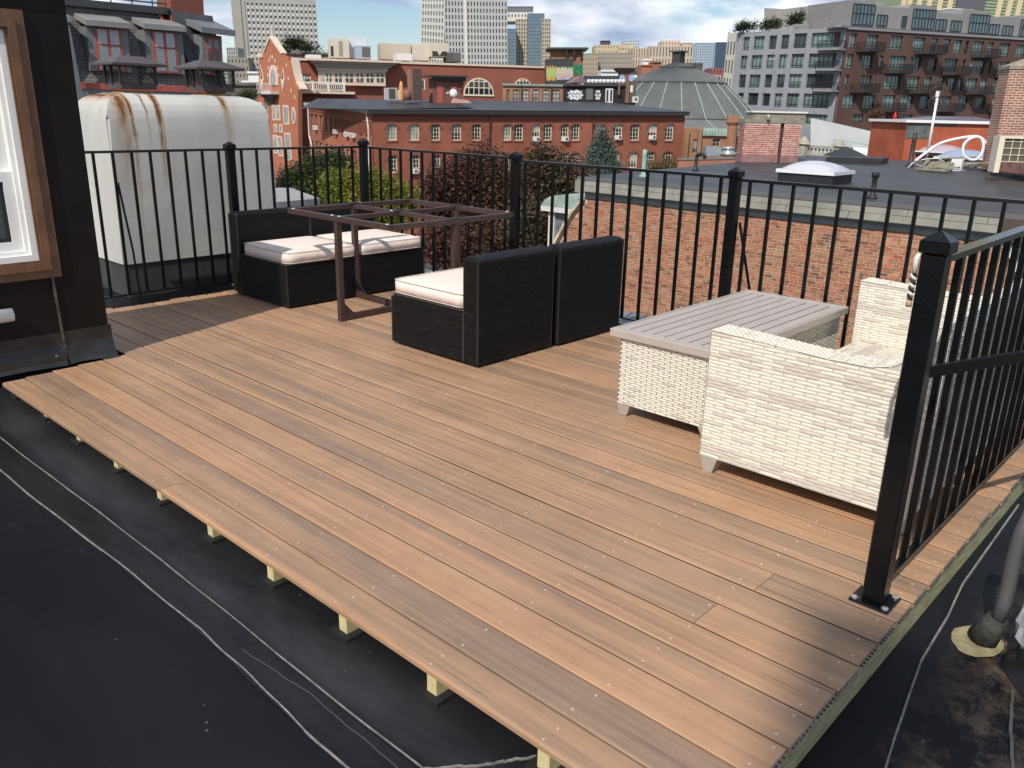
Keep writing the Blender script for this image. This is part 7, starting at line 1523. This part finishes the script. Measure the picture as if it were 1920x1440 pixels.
def mansard():
    sl = mat_brick('slate_courses', (.20, .18, .175), (.15, .135, .135), (.06, .055, .057), .26, .17, .012, .3, .5); red = mat('red_trim', (.40, .085, .06), .6, var=.15, vscale=2); gy = mat('grey_zinc', (.16, .17, .18), .5, var=.15, vscale=1.5); dk = mat('dark_zinc', (.045, .048, .052), .5); zn = mat('pale_zinc', (.24, .24, .23), .5, var=.15, vscale=1.5); rb = mat_brick('mansard_brick', (.26, .085, .06), (.22, .07, .05), (.25, .11, .08)); bl = mat('blind_glass', (.42, .45, .47), .3, var=.12, vscale=.6); bl2 = mat('blind_grey', (.24, .27, .28), .35)
    F = Fac('slate_mansard_house', 'red brick house with a dark slate mansard and red framed dormers', 'house', (118, 156.5), 42, (374, 166), 46.5)
    zt = F.p((250, 17))[1]; lean = 1.5
    F.mk(MB().box(-2, F.L+1.2, .25, 8, -14, -.62), 'brick_wall', rb); F.mk(MB().box(-2, F.L+.3, -.12, .3, -.62, -.22), 'cornice', gy); F.mk(MB().box(-2, F.L+.3, -.16, .2, -.22, .08), 'red_moulding', red)
    F.mk(MB().add([(-2, .1, .08), (F.L, .1, .08), (F.L-1.3, lean, zt), (-2, lean, zt), (-2, 8, .08), (F.L, 8, .08), (F.L-1.3, 8, zt), (-2, 8, zt)], [(0, 1, 2, 3), (1, 5, 6, 2), (3, 2, 6, 7)]), 'slate_slope', sl)
    F.mk(MB().box(-2, F.L+.6, lean-.35, 8, zt, zt+.35), 'upper_cornice', dk)
    for f_ in (.02, .35): F.mk(MB().tube([(-2, lean+.1, zt+.55+f_), (F.L-.8, lean+.1, zt+.55+f_)], .04, 6), 'roof_rail', dk)
    for i in range(7): x = -1+i*(F.L)/6.5; F.mk(MB().tube([(x, lean+.1, zt+.35), (x, lean+.1, zt+.95)], .035, 6), 'rail_post', dk)
    F.mk(MB().bar((F.L+.02, .02, .1), (F.L-1.25, lean-.1, zt), .28, .12), 'red_hip', red)
    def dormer(px0, px1, pyt, pyb, roof=(0, 0)):
        a, c, d, e = F.r(px0, px1, pyt, pyb); y1 = lean*(e/zt)+.3; yf = -.05
        F.mk(MB().box(a, c, yf, 1.6, d, e), 'dormer', gy); q = .24*(c-a); w = F.mk(MB().box(a+q*.75, c-q*.75, yf-.06, yf-.001, d+.05, e-.05), 'window', red); hw = (c-a-1.5*q)
        for i in range(2):
            x0 = a+q*.75+hw*(.1+.46*i); x1 = x0+hw*.34
            F.mk(MB().box(x0, x1, yf-.075, yf-.061, d+(e-d)*.62, e-.12), 'upper_pane', bl, w); F.mk(MB().box(x0, x1, yf-.075, yf-.061, d+.12, d+(e-d)*.58), 'lower_pane', bl2, w)
        F.mk(MB().add([(a-.12, yf-.4, e), (c+.08, yf-.4, e), (c+.08, 1.5, e+.45), (a-.12, 1.5, e+.45), (a-.12, yf-.4, e+.26), (c+.08, yf-.4, e+.26), (c+.08, 1.5, e+.72), (a-.12, 1.5, e+.72)], [(0, 1, 5, 4), (4, 5, 6, 7), (0, 4, 7, 3), (1, 2, 6, 5), (0, 3, 2, 1)]), 'dormer_roof', zn)
    dormer(166, 242, 52, 134); dormer(274, 344, 58, 138); dormer(104, 131, 42, 130)
    # corner return with its own dormer, brick party stack
    G = Fac('x', '', '', (374, 166), 46.3, (428, 170), 47.5, root=F.root); z2 = G.p((400, 26))[1]
    G.mk(MB().add([(0, .1, 0), (G.L, .1, 0), (G.L-.2, 1.0, z2), (-.9, 1.0, z2), (0, 6, 0), (G.L, 6, 0), (G.L-.2, 6, z2), (-.9, 6, z2)], [(0, 1, 2, 3), (1, 5, 6, 2), (3, 2, 6, 7)]), 'slate_slope', mat('slate_plain', (.065, .068, .075), .55, var=.25, vscale=2)); G.mk(MB().box(-.2, G.L, .3, 6, -14, 0), 'brick_wall', rb)
    a, c, d, e = G.r(376, 413, 66, 140); G.mk(MB().box(a, c, -.25, 1.2, d, e), 'dormer', gy); o = G.mk(MB().box(a+.25, c-.2, -.3, -.251, d, e-.1), 'window', red); q = (c-a-.45)
    for i in range(2): G.mk(MB().box(a+.33+q*.47*i, a+.33+q*.47*i+q*.34, -.32, -.301, d+.1, d+(e-d)*.6), 'lower_pane', gl, o); G.mk(MB().box(a+.33+q*.47*i, a+.33+q*.47*i+q*.34, -.32, -.301, d+(e-d)*.66, e-.25), 'upper_pane', bl2, o)
    G.mk(MB().add([(a-.3, -.9, e), (c+.5, -.9, e), (c+.5, 1.4, e+.6), (a-.3, 1.4, e+.6), (a-.3, -.9, e+.3), (c+.5, -.9, e+.3), (c+.5, 1.4, e+.9), (a-.3, 1.4, e+.9)], [(0, 1, 5, 4), (4, 5, 6, 7), (0, 4, 7, 3), (1, 2, 6, 5), (0, 3, 2, 1)]), 'dormer_roof', gy)
    a, c, d, e = G.r(381, 403, -40, 60); G.mk(MB().box(a-1.2, c, 1.3, 3, d, e), 'brick_stack', rb)
    for px in (128,): a = F.p((px, 50)); b_ = F.p((149, 205)); F.mk(MB().bar((a[0]-.2, -.5, a[1]), (b_[0], -.5, b_[1]), .22, .2), 'downpipe', gy)
mansard()
# ------------------------------------------------------------------ ground far below
def ground():
    g = MB(); s = 3000; g.quad((-s, -s, -14), (s, -s, -14), (s, s, -14), (-s, s, -14)); g.build('ground', mat('ground_mix', (.05, .05, .048), .9, var=.4, vscale=.02, col2=(.10, .11, .07)), kind='structure')
    r_ = MB(); a = D((700, 420), 62); b = D((1330, 420), 72); d = (b-a).normalized(); n = Vector((-d.y, d.x, 0)); a0 = Vector((a.x, a.y, -13.996))-d*60; b0 = Vector((b.x, b.y, -13.996))+d*60
    r_.quad(a0-n*4, b0-n*4, b0+n*4, a0+n*4); r_.build('street', mat('asphalt', (.05, .05, .052), .9, var=.2, vscale=.5), kind='structure')
ground()

# unseen tall chimney, added behind us to cast soft shade over the near deck corner
def add_shade_caster():
    u = Vector((.958, .287, 0)).normalized(); n = Vector((-u.y, u.x, 0)); a, lo, hi = 1.22-14, -0.55, 0.45; h = 14*math.tan(SUN_EL)
    c = u*a; rz = math.atan2(u.y, u.x)
    t = thing('shade_caster_chimney', 'unseen tall brick chimney added behind the viewpoint to cast shade', 'chimney', (c.x, c.y, -14), rz)
    B(-0.8, 0, lo, hi, 0, 14+h-.25).build('shaft', mat_brick('back_brick', (.33, .13, .08), (.28, .11, .07), (.4, .28, .2)), t)
    B(-.86, .05, lo-.05, hi+.05, 14+h-.25, 14+h).build('cap', mat('back_cap', (.3, .28, .25), .8), t)
add_shade_caster()
trees()
